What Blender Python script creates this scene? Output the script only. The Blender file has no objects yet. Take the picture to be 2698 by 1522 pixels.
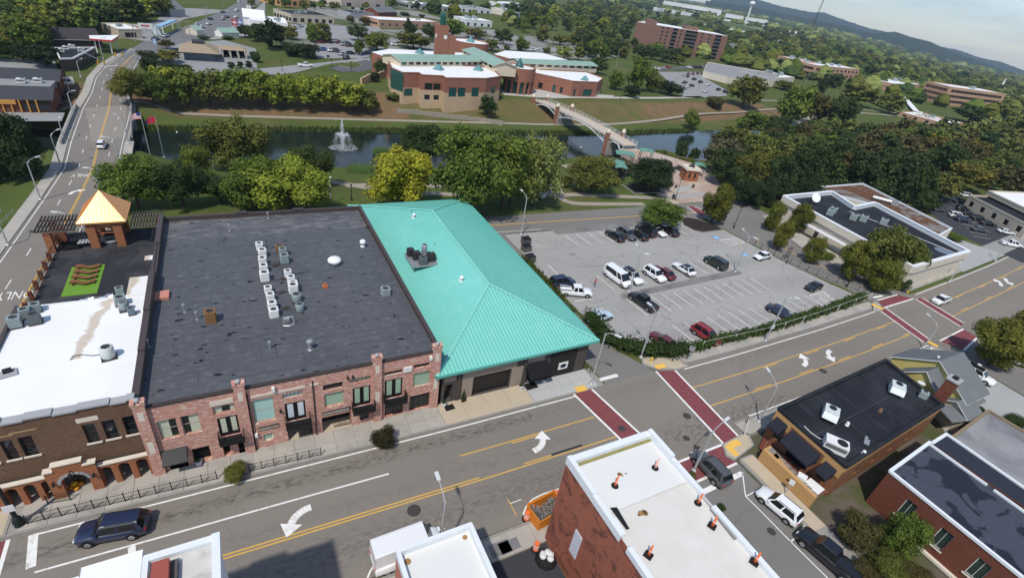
import bpy, math, random
import numpy as np
from mathutils import Vector, Matrix
random.seed(7)
R = math.radians
SC = bpy.context.scene
COL = SC.collection
# camera
IMW, IMH, FPX = 2698.0, 1522.0, 1341.12
YAW, PITCH, ROLL = -0.54888381, 0.5469012, 0.1616647
CAM = Vector((0.0, 0.0, 42.0))
_rz = Matrix.Rotation(YAW, 3, 'Z')
_fw = _rz @ Vector((0, math.cos(PITCH), -math.sin(PITCH)))
_rt = _rz @ Vector((1, 0, 0))
_up = _rt.cross(_fw)
_r2 = math.cos(ROLL) * _rt + math.sin(ROLL) * _up
_u2 = -math.sin(ROLL) * _rt + math.cos(ROLL) * _up
cam_data = bpy.data.cameras.new("camera")
cam_data.sensor_width = 36.0
cam_data.sensor_fit = 'HORIZONTAL'
cam_data.lens = 36.0 * FPX / IMW
cam_data.clip_start = 0.5
cam_data.clip_end = 40000.0
cam = bpy.data.objects.new("camera", cam_data)
COL.objects.link(cam)
_m = Matrix((_r2, _u2, -_fw)).transposed().to_4x4()
_m.translation = CAM
cam.matrix_world = _m
SC.camera = cam
# light
SUN_AZ, SUN_EL = R(44.0), R(57.0)         # direction the shadows fall, height of the sun
world = bpy.data.worlds.new("World")
SC.world = world
world.use_nodes = True
wt = world.node_tree
wt.nodes.clear()
w_out = wt.nodes.new('ShaderNodeOutputWorld')
w_bg = wt.nodes.new('ShaderNodeBackground')
w_sky = wt.nodes.new('ShaderNodeTexSky')
w_sky.sky_type = 'NISHITA'
w_sky.sun_disc = False
w_sky.sun_elevation = SUN_EL
w_sky.altitude = 300
w_sky.air_density = 1.0
w_sky.dust_density = 0.5
w_sky.ozone_density = 1.5
# the sun stands at azimuth SUN_AZ + 180 deg (counted from +X); sun_rotation counts clockwise from +Y
w_sky.sun_rotation = math.pi / 2 - (SUN_AZ + math.pi)
w_bg.inputs['Strength'].default_value = 0.134
# broken cloud layer: noise over the direction, projected on a flat ceiling
w_tc = wt.nodes.new('ShaderNodeTexCoord')
w_sep = wt.nodes.new('ShaderNodeSeparateXYZ')
wt.links.new(w_tc.outputs['Generated'], w_sep.inputs[0])
def wmath(op, a, b):
 n = wt.nodes.new('ShaderNodeMath'); n.operation = op
 for i, v in enumerate((a, b)):
  if isinstance(v, (int, float)): n.inputs[i].default_value = v
  else: wt.links.new(v, n.inputs[i])
 return n.outputs[0]
zc = wmath('ADD', wmath('MAXIMUM', w_sep.outputs[2], 0.0), 0.12)
w_cmb = wt.nodes.new('ShaderNodeCombineXYZ')
wt.links.new(wmath('DIVIDE', w_sep.outputs[0], zc), w_cmb.inputs[0])
wt.links.new(wmath('DIVIDE', w_sep.outputs[1], zc), w_cmb.inputs[1])
w_n = wt.nodes.new('ShaderNodeTexNoise')
w_n.inputs['Scale'].default_value = 0.42
w_n.inputs['Detail'].default_value = 9
w_n.inputs['Roughness'].default_value = 0.55
w_n.inputs['Distortion'].default_value = 0.4
w_of = wt.nodes.new('ShaderNodeVectorMath'); w_of.inputs[1].default_value = (3.7, 1.9, 0.0)
wt.links.new(w_cmb.outputs[0], w_of.inputs[0])
wt.links.new(w_of.outputs[0], w_n.inputs['Vector'])
w_r = wt.nodes.new('ShaderNodeValToRGB')
w_r.color_ramp.elements[0].position = 0.46
w_r.color_ramp.elements[1].position = 0.70
wt.links.new(w_n.outputs['Fac'], w_r.inputs[0])
w_n2 = wt.nodes.new('ShaderNodeTexNoise')
w_n2.inputs['Scale'].default_value = 1.1
w_n2.inputs['Detail'].default_value = 6
wt.links.new(w_cmb.outputs[0], w_n2.inputs['Vector'])
w_cc = wt.nodes.new('ShaderNodeMixRGB')
w_cc.inputs[1].default_value = (2.5, 2.9, 3.5, 1)
w_cc.inputs[2].default_value = (5.0, 5.2, 5.5, 1)
wt.links.new(w_n2.outputs['Fac'], w_cc.inputs[0])
w_mix = wt.nodes.new('ShaderNodeMixRGB')
wt.links.new(wmath('MULTIPLY', w_r.outputs[0], 0.78), w_mix.inputs[0])
wt.links.new(w_sky.outputs[0], w_mix.inputs[1])
wt.links.new(w_cc.outputs[0], w_mix.inputs[2])
wt.links.new(w_mix.outputs[0], w_bg.inputs['Color'])
wt.links.new(w_bg.outputs[0], w_out.inputs[0])
sun_data = bpy.data.lights.new("sun", 'SUN')
sun_data.energy = 2.95
sun_data.angle = R(1.6)
sun_data.color = (1.0, 0.94, 0.84)
sun = bpy.data.objects.new("sun", sun_data)
COL.objects.link(sun)
SUN_DIR = Vector((math.cos(SUN_AZ) * math.cos(SUN_EL), math.sin(SUN_AZ) * math.cos(SUN_EL), -math.sin(SUN_EL)))
sun.rotation_euler = SUN_DIR.to_track_quat('-Z', 'Y').to_euler()
sun.location = (-60, -60, 120)
vs = SC.view_settings
vs.view_transform = 'Standard'
vs.look = 'None'
vs.exposure = 0.36
vs.gamma = 1.0
vs.use_curve_mapping = False
SC.cycles.max_bounces = 6
SC.cycles.transparent_max_bounces = 12
SC.cycles.use_denoising = True
# survey: a sight line through the lens met with a level plane
ZK = 700.0 / 2543.0
ZO = [(x, y) for y in (0, 370, 740, 1122) for x in (0, 660, 1320, 1998)]
def sight(px, py):
 return _r2 * ((px - IMW / 2) / FPX) + _u2 * (-(py - IMH / 2) / FPX) + _fw
def lvl(px, py, z=0.0):
 d = sight(px, py)
 return CAM + d * ((z - CAM.z) / d.z)
def zp(i, a, b): return (ZO[i][0] + a * ZK, ZO[i][1] + b * ZK)
def q(i, a, b, z=0.0): return lvl(*zp(i, a, b), z)
def q2(i, a, b, z=0.0):
 p = q(i, a, b, z); return (p.x, p.y)
def rise(i, b, t, j=None, z0=0.0):
 "height above z0 of a point seen at t that stands over the ground point seen at b"
 p = q(i, b[0], b[1], z0); d = sight(*zp(i if j is None else j, *t))
 return CAM.z + d.z * math.hypot(p.x, p.y) / math.hypot(d.x, d.y) - z0
def per_m(p):
 "photo pixels per metre at a point"
 return FPX / max(1.0, (Vector(p) - CAM).dot(_fw))
# objects
def tag(o, label=None, cat=None, group=None, kind=None):
 if label: o['label'] = label
 if cat: o['category'] = cat
 if group: o['group'] = group
 if kind: o['kind'] = kind
 return o
def thing(name, label, cat, loc=(0, 0, 0), rotz=0.0, group=None):
 o = bpy.data.objects.new(name, None)
 o.empty_display_size = 0.3
 COL.objects.link(o)
 o.location = loc
 o.rotation_euler = (0, 0, rotz)
 return tag(o, label, cat, group)
def copy_tree(o, parent=None):
 c = o.copy(); COL.objects.link(c)
 if parent is not None: c.parent = parent
 for ch in o.children: copy_tree(ch, c)
 return c
class MB:
 def __init__(s): s.v = []; s.f = []; s.m = []
 def face(s, pts, m=0):
  n = len(s.v); s.v += [tuple(p) for p in pts]; s.f.append(tuple(range(n, n + len(pts)))); s.m.append(m); return s
 def box(s, x0, x1, y0, y1, z0, z1, m=0, skip=''):
  n = len(s.v)
  s.v += [(x0,y0,z0),(x1,y0,z0),(x1,y1,z0),(x0,y1,z0),(x0,y0,z1),(x1,y0,z1),(x1,y1,z1),(x0,y1,z1)]
  for key, f in (('b',(3,2,1,0)),('t',(4,5,6,7)),('s',(0,1,5,4)),('e',(1,2,6,5)),('n',(2,3,7,6)),('w',(3,0,4,7))):
   if key not in skip: s.f.append(tuple(n + i for i in f)); s.m.append(m)
  return s
 def obox(s, c, sx, sy, z0, z1, a=0.0, m=0):
  ca, sa = math.cos(a), math.sin(a); n = len(s.v)
  for z in (z0, z1):
   for dx, dy in ((-1,-1),(1,-1),(1,1),(-1,1)):
    x, y = dx*sx/2, dy*sy/2
    s.v.append((c[0]+x*ca-y*sa, c[1]+x*sa+y*ca, z))
  for f in ((3,2,1,0),(4,5,6,7),(0,1,5,4),(1,2,6,5),(2,3,7,6),(3,0,4,7)):
   s.f.append(tuple(n+i for i in f)); s.m.append(m)
  return s
 def prism(s, poly, z0, z1, m=0, mt=None, bottom=True):
  n = len(s.v); k = len(poly)
  if sum(poly[i][0]*poly[(i+1)%k][1]-poly[(i+1)%k][0]*poly[i][1] for i in range(k)) < 0: poly = poly[::-1]
  s.v += [(p[0],p[1],z0) for p in poly] + [(p[0],p[1],z1) for p in poly]
  for i in range(k):
   j = (i+1) % k; s.f.append((n+i, n+j, n+k+j, n+k+i)); s.m.append(m)
  s.f.append(tuple(n+k+i for i in range(k))); s.m.append(m if mt is None else mt)
  if bottom: s.f.append(tuple(n+i for i in reversed(range(k)))); s.m.append(m)
  return s
 def tube(s, p0, p1, r0, r1=None, n=8, caps=True, m=0):
  r1 = r0 if r1 is None else r1
  p0, p1 = Vector(p0), Vector(p1); d = (p1-p0).normalized()
  a = d.orthogonal().normalized(); b = d.cross(a); k = len(s.v)
  for p, r in ((p0, r0), (p1, r1)):
   for i in range(n):
    t = 2*math.pi*i/n; s.v.append(tuple(p + a*(r*math.cos(t)) + b*(r*math.sin(t))))
  for i in range(n):
   j = (i+1) % n; s.f.append((k+i, k+j, k+n+j, k+n+i)); s.m.append(m)
  if caps:
   s.f.append(tuple(k+i for i in reversed(range(n)))); s.f.append(tuple(k+n+i for i in range(n))); s.m += [m, m]
  return s
 def path(s, pts, r, n=6, m=0):
  for a, b in zip(pts, pts[1:]): s.tube(a, b, r, r, n, True, m)
  return s
 def lathe(s, prof, n=16, c=(0,0,0), m=0):
  k = len(s.v)
  for r, z in prof:
   for i in range(n):
    t = 2*math.pi*i/n; s.v.append((c[0]+r*math.cos(t), c[1]+r*math.sin(t), c[2]+z))
  for j in range(len(prof)-1):
   for i in range(n):
    i2 = (i+1) % n; s.f.append((k+j*n+i, k+j*n+i2, k+(j+1)*n+i2, k+(j+1)*n+i)); s.m.append(m)
  s.f.append(tuple(k+i for i in reversed(range(n)))); s.m.append(m)
  e = k+(len(prof)-1)*n; s.f.append(tuple(e+i for i in range(n))); s.m.append(m)
  return s
 def mesh(s, name, mats, smooth=False):
  me = bpy.data.meshes.new(name)
  me.from_pydata(s.v, [], s.f)
  mats = mats if isinstance(mats, (list, tuple)) else [mats]
  for mm in mats: me.materials.append(mm)
  if len(mats) > 1: me.polygons.foreach_set('material_index', s.m)
  if smooth: me.polygons.foreach_set('use_smooth', [True]*len(s.f))
  me.update()
  return me
 def build(s, name, mats, parent=None, loc=None, rotz=0.0, smooth=False):
  return put(name, s.mesh(name, mats, smooth), parent, loc, rotz)
def put(name, me, parent=None, loc=None, rotz=0.0, scale=None):
 o = bpy.data.objects.new(name, me)
 COL.objects.link(o)
 if parent is not None: o.parent = parent
 if loc is not None: o.location = loc
 if rotz: o.rotation_euler = (0, 0, rotz)
 if scale is not None: o.scale = scale
 return o
def struct(name, mb, mats, smooth=False, kind='structure', label=None):
 return tag(mb.build(name, mats, smooth=smooth), label=label, kind=kind)
# materials
MATS = {}
class NT:
 def __init__(s, name):
  s.mat = bpy.data.materials.new(name); s.mat.use_nodes = True
  s.t = s.mat.node_tree; s.t.nodes.clear()
  s.out = s.n('ShaderNodeOutputMaterial'); s.b = s.n('ShaderNodeBsdfPrincipled')
  s.l(s.b.outputs[0], s.out.inputs[0])
  MATS[name] = s.mat
 def n(s, t, **kw):
  nd = s.t.nodes.new(t)
  for k, v in kw.items(): setattr(nd, k, v)
  return nd
 def l(s, a, b): s.t.links.new(a, b)
 def pos(s):
  return s.n('ShaderNodeNewGeometry').outputs['Position']
 def math(s, op, a, b=None, c=None):
  nd = s.n('ShaderNodeMath', operation=op)
  for i, v in enumerate((a, b, c)):
   if v is None: continue
   if isinstance(v, (int, float)): nd.inputs[i].default_value = v
   else: s.l(v, nd.inputs[i])
  return nd.outputs[0]
 def noise(s, scale, detail=4, rough=.55, vec=None, dist=0.0):
  nd = s.n('ShaderNodeTexNoise'); nd.inputs['Scale'].default_value = scale
  nd.inputs['Detail'].default_value = detail; nd.inputs['Roughness'].default_value = rough
  nd.inputs['Distortion'].default_value = dist
  s.l(vec if vec is not None else s.pos(), nd.inputs['Vector']); return nd.outputs['Fac']
 def ramp(s, f, a, b, ca=(0,0,0,1), cb=(1,1,1,1)):
  nd = s.n('ShaderNodeValToRGB'); e = nd.color_ramp.elements
  e[0].position = a; e[1].position = b; e[0].color = ca; e[1].color = cb
  s.l(f, nd.inputs[0]); return nd.outputs[0]
 def mix(s, f, a, b, mode='MIX'):
  nd = s.n('ShaderNodeMixRGB', blend_type=mode)
  for i, v in enumerate((f, a, b)):
   if isinstance(v, (int, float)): nd.inputs[i].default_value = v
   elif isinstance(v, tuple): nd.inputs[i].default_value = (*v[:3], 1)
   else: s.l(v, nd.inputs[i])
  return nd.outputs[0]
 def scale(s, vec, x, y, z):
  nd = s.n('ShaderNodeVectorMath', operation='MULTIPLY'); s.l(vec, nd.inputs[0]); nd.inputs[1].default_value = (x, y, z)
  return nd.outputs[0]
 def bump(s, h, strength=.3, dist=.05):
  nd = s.n('ShaderNodeBump'); nd.inputs['Strength'].default_value = strength; nd.inputs['Distance'].default_value = dist
  s.l(h, nd.inputs['Height']); s.l(nd.outputs[0], s.b.inputs['Normal'])
 def col(s, c):
  if isinstance(c, tuple): s.b.inputs['Base Color'].default_value = (*c[:3], 1)
  else: s.l(c, s.b.inputs['Base Color'])
 def set(s, rough=None, metal=None, spec=None, coat=None):
  if rough is not None: s.b.inputs['Roughness'].default_value = rough
  if metal is not None: s.b.inputs['Metallic'].default_value = metal
  if spec is not None: s.b.inputs['Specular IOR Level'].default_value = spec
  if coat is not None: s.b.inputs['Coat Weight'].default_value = coat
  return s.mat
def pm(name, col, rough=.8, var=.18, scale=.6, fine=9.0, spec=.3, metal=0.0, bump=0.0, col2=None, lo=.42, hi=.62):
 "plain weathered surface: two sizes of mottling, optional patches of a second colour"
 if name in MATS: return MATS[name]
 s = NT(name)
 a = tuple(max(0, c*(1-var)) for c in col); b = tuple(min(1, c*(1+var)) for c in col)
 c = s.mix(s.noise(scale, 5), a, b)
 if fine: c = s.mix(.35*min(1, var*4), c, s.mix(s.noise(fine, 3), (.35,.35,.35), (.65,.65,.65)), 'OVERLAY')
 if col2 is not None: c = s.mix(s.ramp(s.noise(scale*.8, 6, .62, dist=.6), lo, hi), c, col2)
 s.col(c)
 if bump: s.bump(s.noise(fine or 8, 4), bump, .03)
 return s.set(rough, metal, spec)
# GROUND
def itp(x, xs, ys): return float(np.interp(x, xs, ys))
def yo(x): return itp(x, (-60, -20, 0, 17, 34, 60, 80, 97, 115, 135, 152, 200, 300, 500), (1.6, .8, .45, .1, 0, 0, .4, 1.1, 2.2, 3.7, 5.1, 10.2, 23, 52))
LAKE_N = ((-90, -40, 7, 20, 28, 50, 87, 101, 125, 143, 165, 190, 230), (137, 135, 133, 127.5, 123.5, 125, 129, 131, 128, 125, 124, 128, 140))
LAKE_F = ((-90, -30, 9, 50, 95, 127, 179, 230), (155, 155.5, 156, 155.6, 154.3, 154.8, 160, 168))
WATER_Z = -4.0
def sst(t): t = max(0.0, min(1.0, t)); return t*t*(3-2*t)
_az = [math.degrees(math.atan2(sight(a, b).y, sight(a, b).x)) for a, b in ((2900,200),(2698,170),(2500,130),(2356,100),(2200,72),(1998,30),(1788,0),(1500,-30))]
def th(x, y):
 "height of the land; beyond the town it tilts gently, up towards the north, down towards the east"
 r = math.hypot(x, y); z = th0(x, y)
 if r > 480 and y > 0: z += float(np.interp(math.degrees(math.atan2(y, x)), _az, (-.019,-.0155,-.0115,-.004,.004,.007,.008,.006)))*(r-480)
 return z
def land_px(px, py):
 "where the sight line first meets the land"
 d = sight(px, py); h = math.hypot(d.x, d.y); r, last = 15.0, 15.0
 while r < 16000:
  p = CAM+d*(r/h)
  if p.z < th(p.x, p.y):
   for _ in range(12):
    mid = (last+r)/2; p = CAM+d*(mid/h)
    if p.z < th(p.x, p.y): r = mid
    else: last = mid
   return Vector((p.x, p.y, th(p.x, p.y)))
  last = r; r *= 1.015
 return Vector((p.x, p.y, th(p.x, p.y)))
def th0(x, y):
 n, f = itp(x, *LAKE_N), itp(x, *LAKE_F)
 if y < n: z = -3.85*sst((y-92)/(n-92)) if y > 92 else 0.0
 elif y > f:
  d = y-f
  pl = sst((x-15)/30); z = -4 + 1.0*sst(d/8) if d < 10 else -3 + (3.0+pl)*sst((d-11)/20)
 else:
  z = -4 - 1.6*math.sin(math.pi*(y-n)/(f-n))
 flat = sst((x-15)/30)*sst((y-150)/40)
 if x > 190: z = z + (flat - z)*sst((x-190)/110)
 if x < -75: z = z + (flat - z)*sst((-75-x)/60)
 if -32.5 < x < -19.5 and not 128 < y < 166: z = max(z, -0.12)
 elif -44 < x < -10 and not 130 < y < 164:
  e = -(min(abs(x+32.5), abs(x+19.5)))*.42
  z = max(z, e-.1)
 if y > 400 or x > 420:
  z += 2.2*math.sin(x*.011+1)*math.sin(y*.009)*min(1, max(y-400, x-420)/200)
 return z
def soil(x, y):
 f = itp(x, *LAKE_F); d = y-f
 s = 0.0
 if -60 < x < 260: s = sst((d-7)/6)*(1-sst((d-26)/8))
 if 52 < x < 106: s *= .5
 if 108 < x < 165: s *= .55
 return s
s = NT('grass')
at = s.n('ShaderNodeAttribute', attribute_name='soil')
g1 = s.mix(s.noise(.09, 5, .6), (.040,.066,.016), (.105,.130,.034))
g2 = s.mix(.5, g1, s.mix(s.noise(1.6, 4), (.3,.3,.3), (.7,.7,.7)), 'OVERLAY')
dry = s.mix(s.noise(.5, 5), (.10,.075,.034), (.17,.12,.065))
g3 = s.mix(s.math('MULTIPLY', s.ramp(s.noise(.05, 6, .65), .5, .68), .55), g2, dry)
br = s.mix(s.noise(.8, 6, .7), (.11,.068,.036), (.24,.15,.085))
mk = s.math('MULTIPLY', at.outputs['Fac'], s.ramp(s.noise(.16, 6, .65), .30, .52))
s.col(s.mix(mk, g3, br)); s.bump(s.noise(3, 5), .5, .15)
M_grass = s.set(.95, spec=.1)
fx = list(np.arange(-90, 300, 3.0)); xs = fx[:]; st = 4.0
while xs[-1] < 9000: st *= 1.13; xs.append(xs[-1]+st)
st = 4.0
while xs[0] > -3000: st *= 1.2; xs.insert(0, xs[0]-st)
fy = list(np.arange(84, 230, 2.0)); ys = fy[:]; st = 3.0
while ys[-1] < 9000: st *= 1.13; ys.append(ys[-1]+st)
st = 3.0
while ys[0] > -900: st *= 1.5; ys.insert(0, ys[0]-st)
xs[0], xs[-1], ys[0], ys[-1] = -3000, 9000, -900, 9000
nx, ny = len(xs), len(ys)
gm = bpy.data.meshes.new('ground')
gm.from_pydata([(x, y, th(x, y)) for y in ys for x in xs], [], [(j*nx+i, j*nx+i+1, (j+1)*nx+i+1, (j+1)*nx+i) for j in range(ny-1) for i in range(nx-1)])
a_ = gm.attributes.new('soil', 'FLOAT', 'POINT')
a_.data.foreach_set('value', [soil(x, y) for y in ys for x in xs])
gm.polygons.foreach_set('use_smooth', [True]*len(gm.polygons))
gm.materials.append(M_grass)
tag(put('ground', gm), kind='structure')
# lake
s = NT('lake_water')
s.col(s.mix(s.noise(.06, 3), (.008,.015,.012), (.015,.024,.020)))
s.bump(s.noise(.9, 5, .6, vec=s.scale(s.pos(), .6, 1.6, 1)), .18, .06)
M_water = s.set(.10, spec=.32)
m = MB()
lx = list(np.arange(-120, 236, 6.0))
for a, b in zip(lx, lx[1:]):
 m.face([(a, itp(a,*LAKE_N)-3, WATER_Z), (b, itp(b,*LAKE_N)-3, WATER_Z), (b, itp(b,*LAKE_F)+2.5, WATER_Z), (a, itp(a,*LAKE_F)+2.5, WATER_Z)])
struct('lake', m, M_water)
# road materials
def asphalt(name, c, streak=None, crack=.16):
 s = NT(name); p = s.pos()
 base = s.mix(s.noise(.12, 5, .6, vec=s.scale(p, .25, 1, 1)), tuple(v*.80 for v in c), tuple(v*1.18 for v in c))
 base = s.mix(.30, base, s.mix(s.noise(14, 3), (.3,.3,.3), (.7,.7,.7)), 'OVERLAY')
 if streak:
  sx = s.n('ShaderNodeSeparateXYZ'); s.l(p, sx.inputs[0])
  def band(yc, hw, x0, x1):
   d = s.math('ABSOLUTE', s.math('SUBTRACT', sx.outputs[1], yc))
   f = s.math('SUBTRACT', 1.0, s.math('DIVIDE', d, hw))
   f = s.math('MAXIMUM', f, 0.0)
   gx = s.math('MULTIPLY', s.math('GREATER_THAN', sx.outputs[0], x0), s.math('LESS_THAN', sx.outputs[0], x1))
   return s.math('MULTIPLY', f, gx)
  for (yc, hw, x0, x1, amt, dark) in streak:
   f = band(yc, hw, x0, x1)
   sp = s.ramp(s.noise(2.6, 6, .7, vec=s.scale(p, .5, 1.1, 1)), .44, .60)
   base = s.mix(s.math('MULTIPLY', s.math('MULTIPLY', f, sp), amt), base, dark)
 # hairline cracks
 vo = s.n('ShaderNodeTexVoronoi', feature='DISTANCE_TO_EDGE'); vo.inputs['Scale'].default_value = .13
 wn = s.n('ShaderNodeTexNoise'); wn.inputs['Scale'].default_value = .4; s.l(p, wn.inputs['Vector'])
 va = s.n('ShaderNodeVectorMath', operation='ADD'); s.l(s.scale(wn.outputs['Color'], 3.5, 3.5, 0), va.inputs[0]); s.l(p, va.inputs[1]); s.l(va.outputs[0], vo.inputs['Vector'])
 ck = s.ramp(vo.outputs['Distance'], .002, .009, (1,1,1,1), (0,0,0,1))
 base = s.mix(s.math('MULTIPLY', ck, crack), base, tuple(v*.35 for v in c))
 s.col(base); s.bump(s.noise(22, 3), .25, .01)
 return s.set(.9, spec=.2)
M_asph = asphalt('asphalt_main', (.200,.180,.155), [(33.6,1.5,26,400,.4,(.10,.092,.083)),(25.4,2.2,40,400,.4,(.10,.093,.085)),(33.7, 1.0, -30, 26, .75, (.05,.043,.038)), (29.6, .9, -30, 30, .22, (.05,.046,.042)), (25.6, 2.6, -30, 60, .6, (.09,.085,.08))])
M_asph_side = asphalt('asphalt_side', (.180,.170,.158))
M_asph_dark = asphalt('asphalt_dark', (.045,.047,.053))
M_lot = asphalt('lot_concrete', (.315,.305,.29), [(71.5,3.2,50,96,.5,(.13,.125,.12)),(57,3,50,90,.5,(.13,.125,.12)),(48.6,3,50,96,.45,(.14,.135,.13)),(41,3,50,98,.45,(.14,.135,.13))], .5)
M_ave = asphalt('asphalt_avenue', (.195,.176,.155))
M_slab = pm('bridge_deck', (.24,.215,.185), .9, .1, .3)
M_walk = pm('pavement_concrete', (.37,.345,.305), .9, .16, .5, 7, .2, bump=.2, col2=(.27,.255,.23), lo=.5, hi=.72)
M_walk_tan = pm('pavement_tan', (.44,.37,.275), .9, .12, .5, 7, .2)
M_walk_new = pm('pavement_new', (.40,.40,.385), .9, .08, .5, 7, .2)
M_kerb = pm('kerb_concrete', (.27,.26,.24), .9, .2, 1.2, 9, .2)
M_path = pm('path_concrete', (.30,.265,.215), .95, .14, .4, 6, .1)
M_paint = pm('white_paint', (.72,.71,.68), .7, .10, 2.0, 18, .3, col2=(.42,.40,.37), lo=.52, hi=.76)
M_yell = pm('yellow_paint', (.62,.36,.065), .7, .12, 2.0, 18, .3, col2=(.42,.27,.09), lo=.56, hi=.76)
M_tact = pm('tactile_yellow', (.72,.43,.08), .8, .08, 2, 18)
M_iron = pm('manhole_iron', (.05,.045,.04), .7, .2, 4, 30)
s = NT('crosswalk_brick')
bk = s.n('ShaderNodeTexBrick'); bk.inputs['Scale'].default_value = 2.4; bk.inputs['Color1'].default_value = (.20,.040,.050,1); bk.inputs['Color2'].default_value = (.13,.026,.034,1)
bk.inputs['Mortar'].default_value = (.25,.12,.115,1); bk.inputs['Mortar Size'].default_value = .025
s.l(s.pos(), bk.inputs['Vector']); s.col(s.mix(.3, bk.outputs[0], s.mix(s.noise(.8, 5), (.2,.2,.2), (.8,.8,.8)), 'OVERLAY'))
M_xwalk = s.set(.85, spec=.2)
def strip(m, x0, x1, ya, yb, z, step=4.0, f=None, mi=0):
 n = max(1, int(math.ceil((x1-x0)/step))); f = f or yo
 px = [x0+(x1-x0)*i/n for i in range(n+1)]
 for a, b in zip(px, px[1:]):
  m.face([(a, ya+f(a), z), (b, ya+f(b), z), (b, yb+f(b), z), (a, yb+f(a), z)], mi)
 return m
def quadp(m, pts, z, mi=0): return m.face([(p[0], p[1], z) for p in pts], mi)
# base land in the town: hard ground round the buildings
m = MB(); m.face([(-60,-60,.008),(420,-60,.008),(420,34,.008),(-60,34,.008)]);
struct('yard', m, pm('yard_ground', (.115,.095,.075), .95, .25, .3, 6, .1, col2=(.075,.085,.035), lo=.45, hi=.6))
# main street
m = MB(); strip(m, -60, 440, 22.2, 35.3, .02)
road = struct('main_road', m, M_asph)
m = MB(); strip(m, 37.4, 44.6, -60, 22.4, .016, f=lambda x: 0)
side_road = struct('side_road', m, M_asph_side)
m = MB(); m.face([(37.6,35.2,.016),(45.8,35.2,.016),(43.2,41,.016),(42.6,48,.016),(43.4,77,.016),(37.9,77,.016),(37.6,40,.016)])
struct('alley', m, M_asph_side)
m = MB(); m.face([(101,34,.016),(113,34,.016),(113,48,.016),(114.5,62,.016),(116.5,74,.016),(118,84,.016),(95,84,.016),(96,70,.016),(96.6,58,.016),(98,50,.016),(100.5,43,.016)])
struct('east_side_road', m, M_asph_side)
m = MB(); m.face([(37.5,77,.012),(100,75.6,.012),(101,84,.012),(37.5,85,.012)])
m.face([(-20,79,.012),(37.5,77,.012),(37.5,85,.012),(-20,88,.012)])
back_road = struct('back_road', m, M_asph_side)
m = MB(); m.face([(97,-40,.016),(108,-40,.016),(111,27,.016),(99,27,.016)])
struct('south_east_road', m, M_asph_side)
# avenue on the left, crossing the lake on a bridge
AVE = [(56,-31.5,-20.4),(70,-31.2,-20.3),(84,-30.4,-20.3),(104,-29.6,-20.2),(118,-29.2,-20.3),(134,-30.6,-20.9),(160,-32.2,-21.6),(176,-32.4,-23.8),(194,-33.6,-25.4),(211,-33.2,-25.0),(228,-31.0,-24.8),(243,-28.2,-22.0)]
m = MB()
for (ya,a,b), (yb,c,d) in zip(AVE, AVE[1:]): m.face([(a,ya,.02),(b,ya,.02),(d,yb,.02),(c,yb,.02)])
m.face([(-31.5,34,.018),(-20.4,34,.018),(-20.4,56,.018),(-31.5,56,.018)])
avenue = struct('avenue', m, M_ave)
# its continuation past the junction, bending right to the far business strip
far_a = [(-31.5,226),(-26,262),(-12,312),(6,395),(20,470),(56,640)]
far_b = [(-21.5,222),(-11,262),(6,312),(28,395),(48,470),(92,640)]
m = MB()
for i in range(len(far_a)-1): m.face([(*far_a[i],.03),(*far_b[i],.03),(*far_b[i+1],.03),(*far_a[i+1],.03)])
struct('far_road', m, pm('far_asphalt', (.15,.15,.155), .9, .12, .1, 0))
m = MB(); m.face([(-31.2,134,.032),(-21.1,136.6,.032),(-23.4,165,.032),(-32.3,160.5,.032)])
m.v = [(-26.6,133.9,.032),(-21.2,136.8,.032),(-23.4,165,.032),(-31.4,160.4,.032)]
m.build('deck_surface', M_slab, avenue)
# bridge body and parapets
br = thing('road_bridge', 'concrete road bridge carrying the avenue over the lake', 'bridge')
m = MB().prism([(-31.6,128),(-19.9,128),(-21.6,166),(-33.4,166)], -1.0, -.05); m.build('deck', M_kerb, br)
for yy in (136, 146, 156): MB().obox((-26.4,yy), 10.5, .9, -6, -.9).build('pier', M_kerb, br)
for (a, b) in (((-31.3,132),(-32.9,161)), ((-19.9,137),(-22.2,164))):
 m = MB(); v = Vector(b)-Vector(a); ang = math.atan2(v.y, v.x); c = (Vector(a)+Vector(b))/2
 m.obox(c, v.length, .3, -.02, .85, ang); m.build('parapet', M_kerb, br)
 m = MB(); m.tube((*a,1.15), (*b,1.15), .05)
 for i in range(13):
  p = Vector(a)+v*i/12; m.tube((p.x,p.y,.8),(p.x,p.y,1.15), .035, n=5)
 m.build('rail', MATS.setdefault('x', pm('galvanised', (.42,.43,.44), .45, .1, 3, 0, .5, .6)), br)
# parking lot
m = MB()
m.face([(45.0,41),(52.3,38.2),(69,37.0),(100.5,38.6),(98.5,46),(96.5,56),(95.4,70),(91,76.2),(57,76.6),(50,77),(43.3,77),(43.4,60),(43.3,48)] and [(45.0,41,.012),(52.3,38.2,.012),(69,37.0,.012),(100.5,38.6,.012),(98.5,46,.012),(96.5,56,.012),(95.4,70,.012),(91,76.2,.012),(57,76.6,.012),(50,77,.012),(43.3,77,.012),(43.4,60,.012),(43.3,48,.012)])
lot = struct('parking_lot', m, M_lot)
def line(parent, name, pts, w, z, mt=None):
 m = MB()
 for a, b in zip(pts, pts[1:]):
  a, b = Vector(a[:2]), Vector(b[:2]); d = (b-a).normalized(); n_ = Vector((-d.y, d.x))*w/2
  m.face([(*(a-n_),z),(*(b-n_),z),(*(b+n_),z),(*(a+n_),z)])
 return m.build(name, mt or M_paint, parent)
STALL_N = [55.5+2.78*i for i in range(14)]
for x in STALL_N:
 line(lot, 'stall_line', [(x+.5, 69.6), (x, 74.4)], .12, .018)
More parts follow.
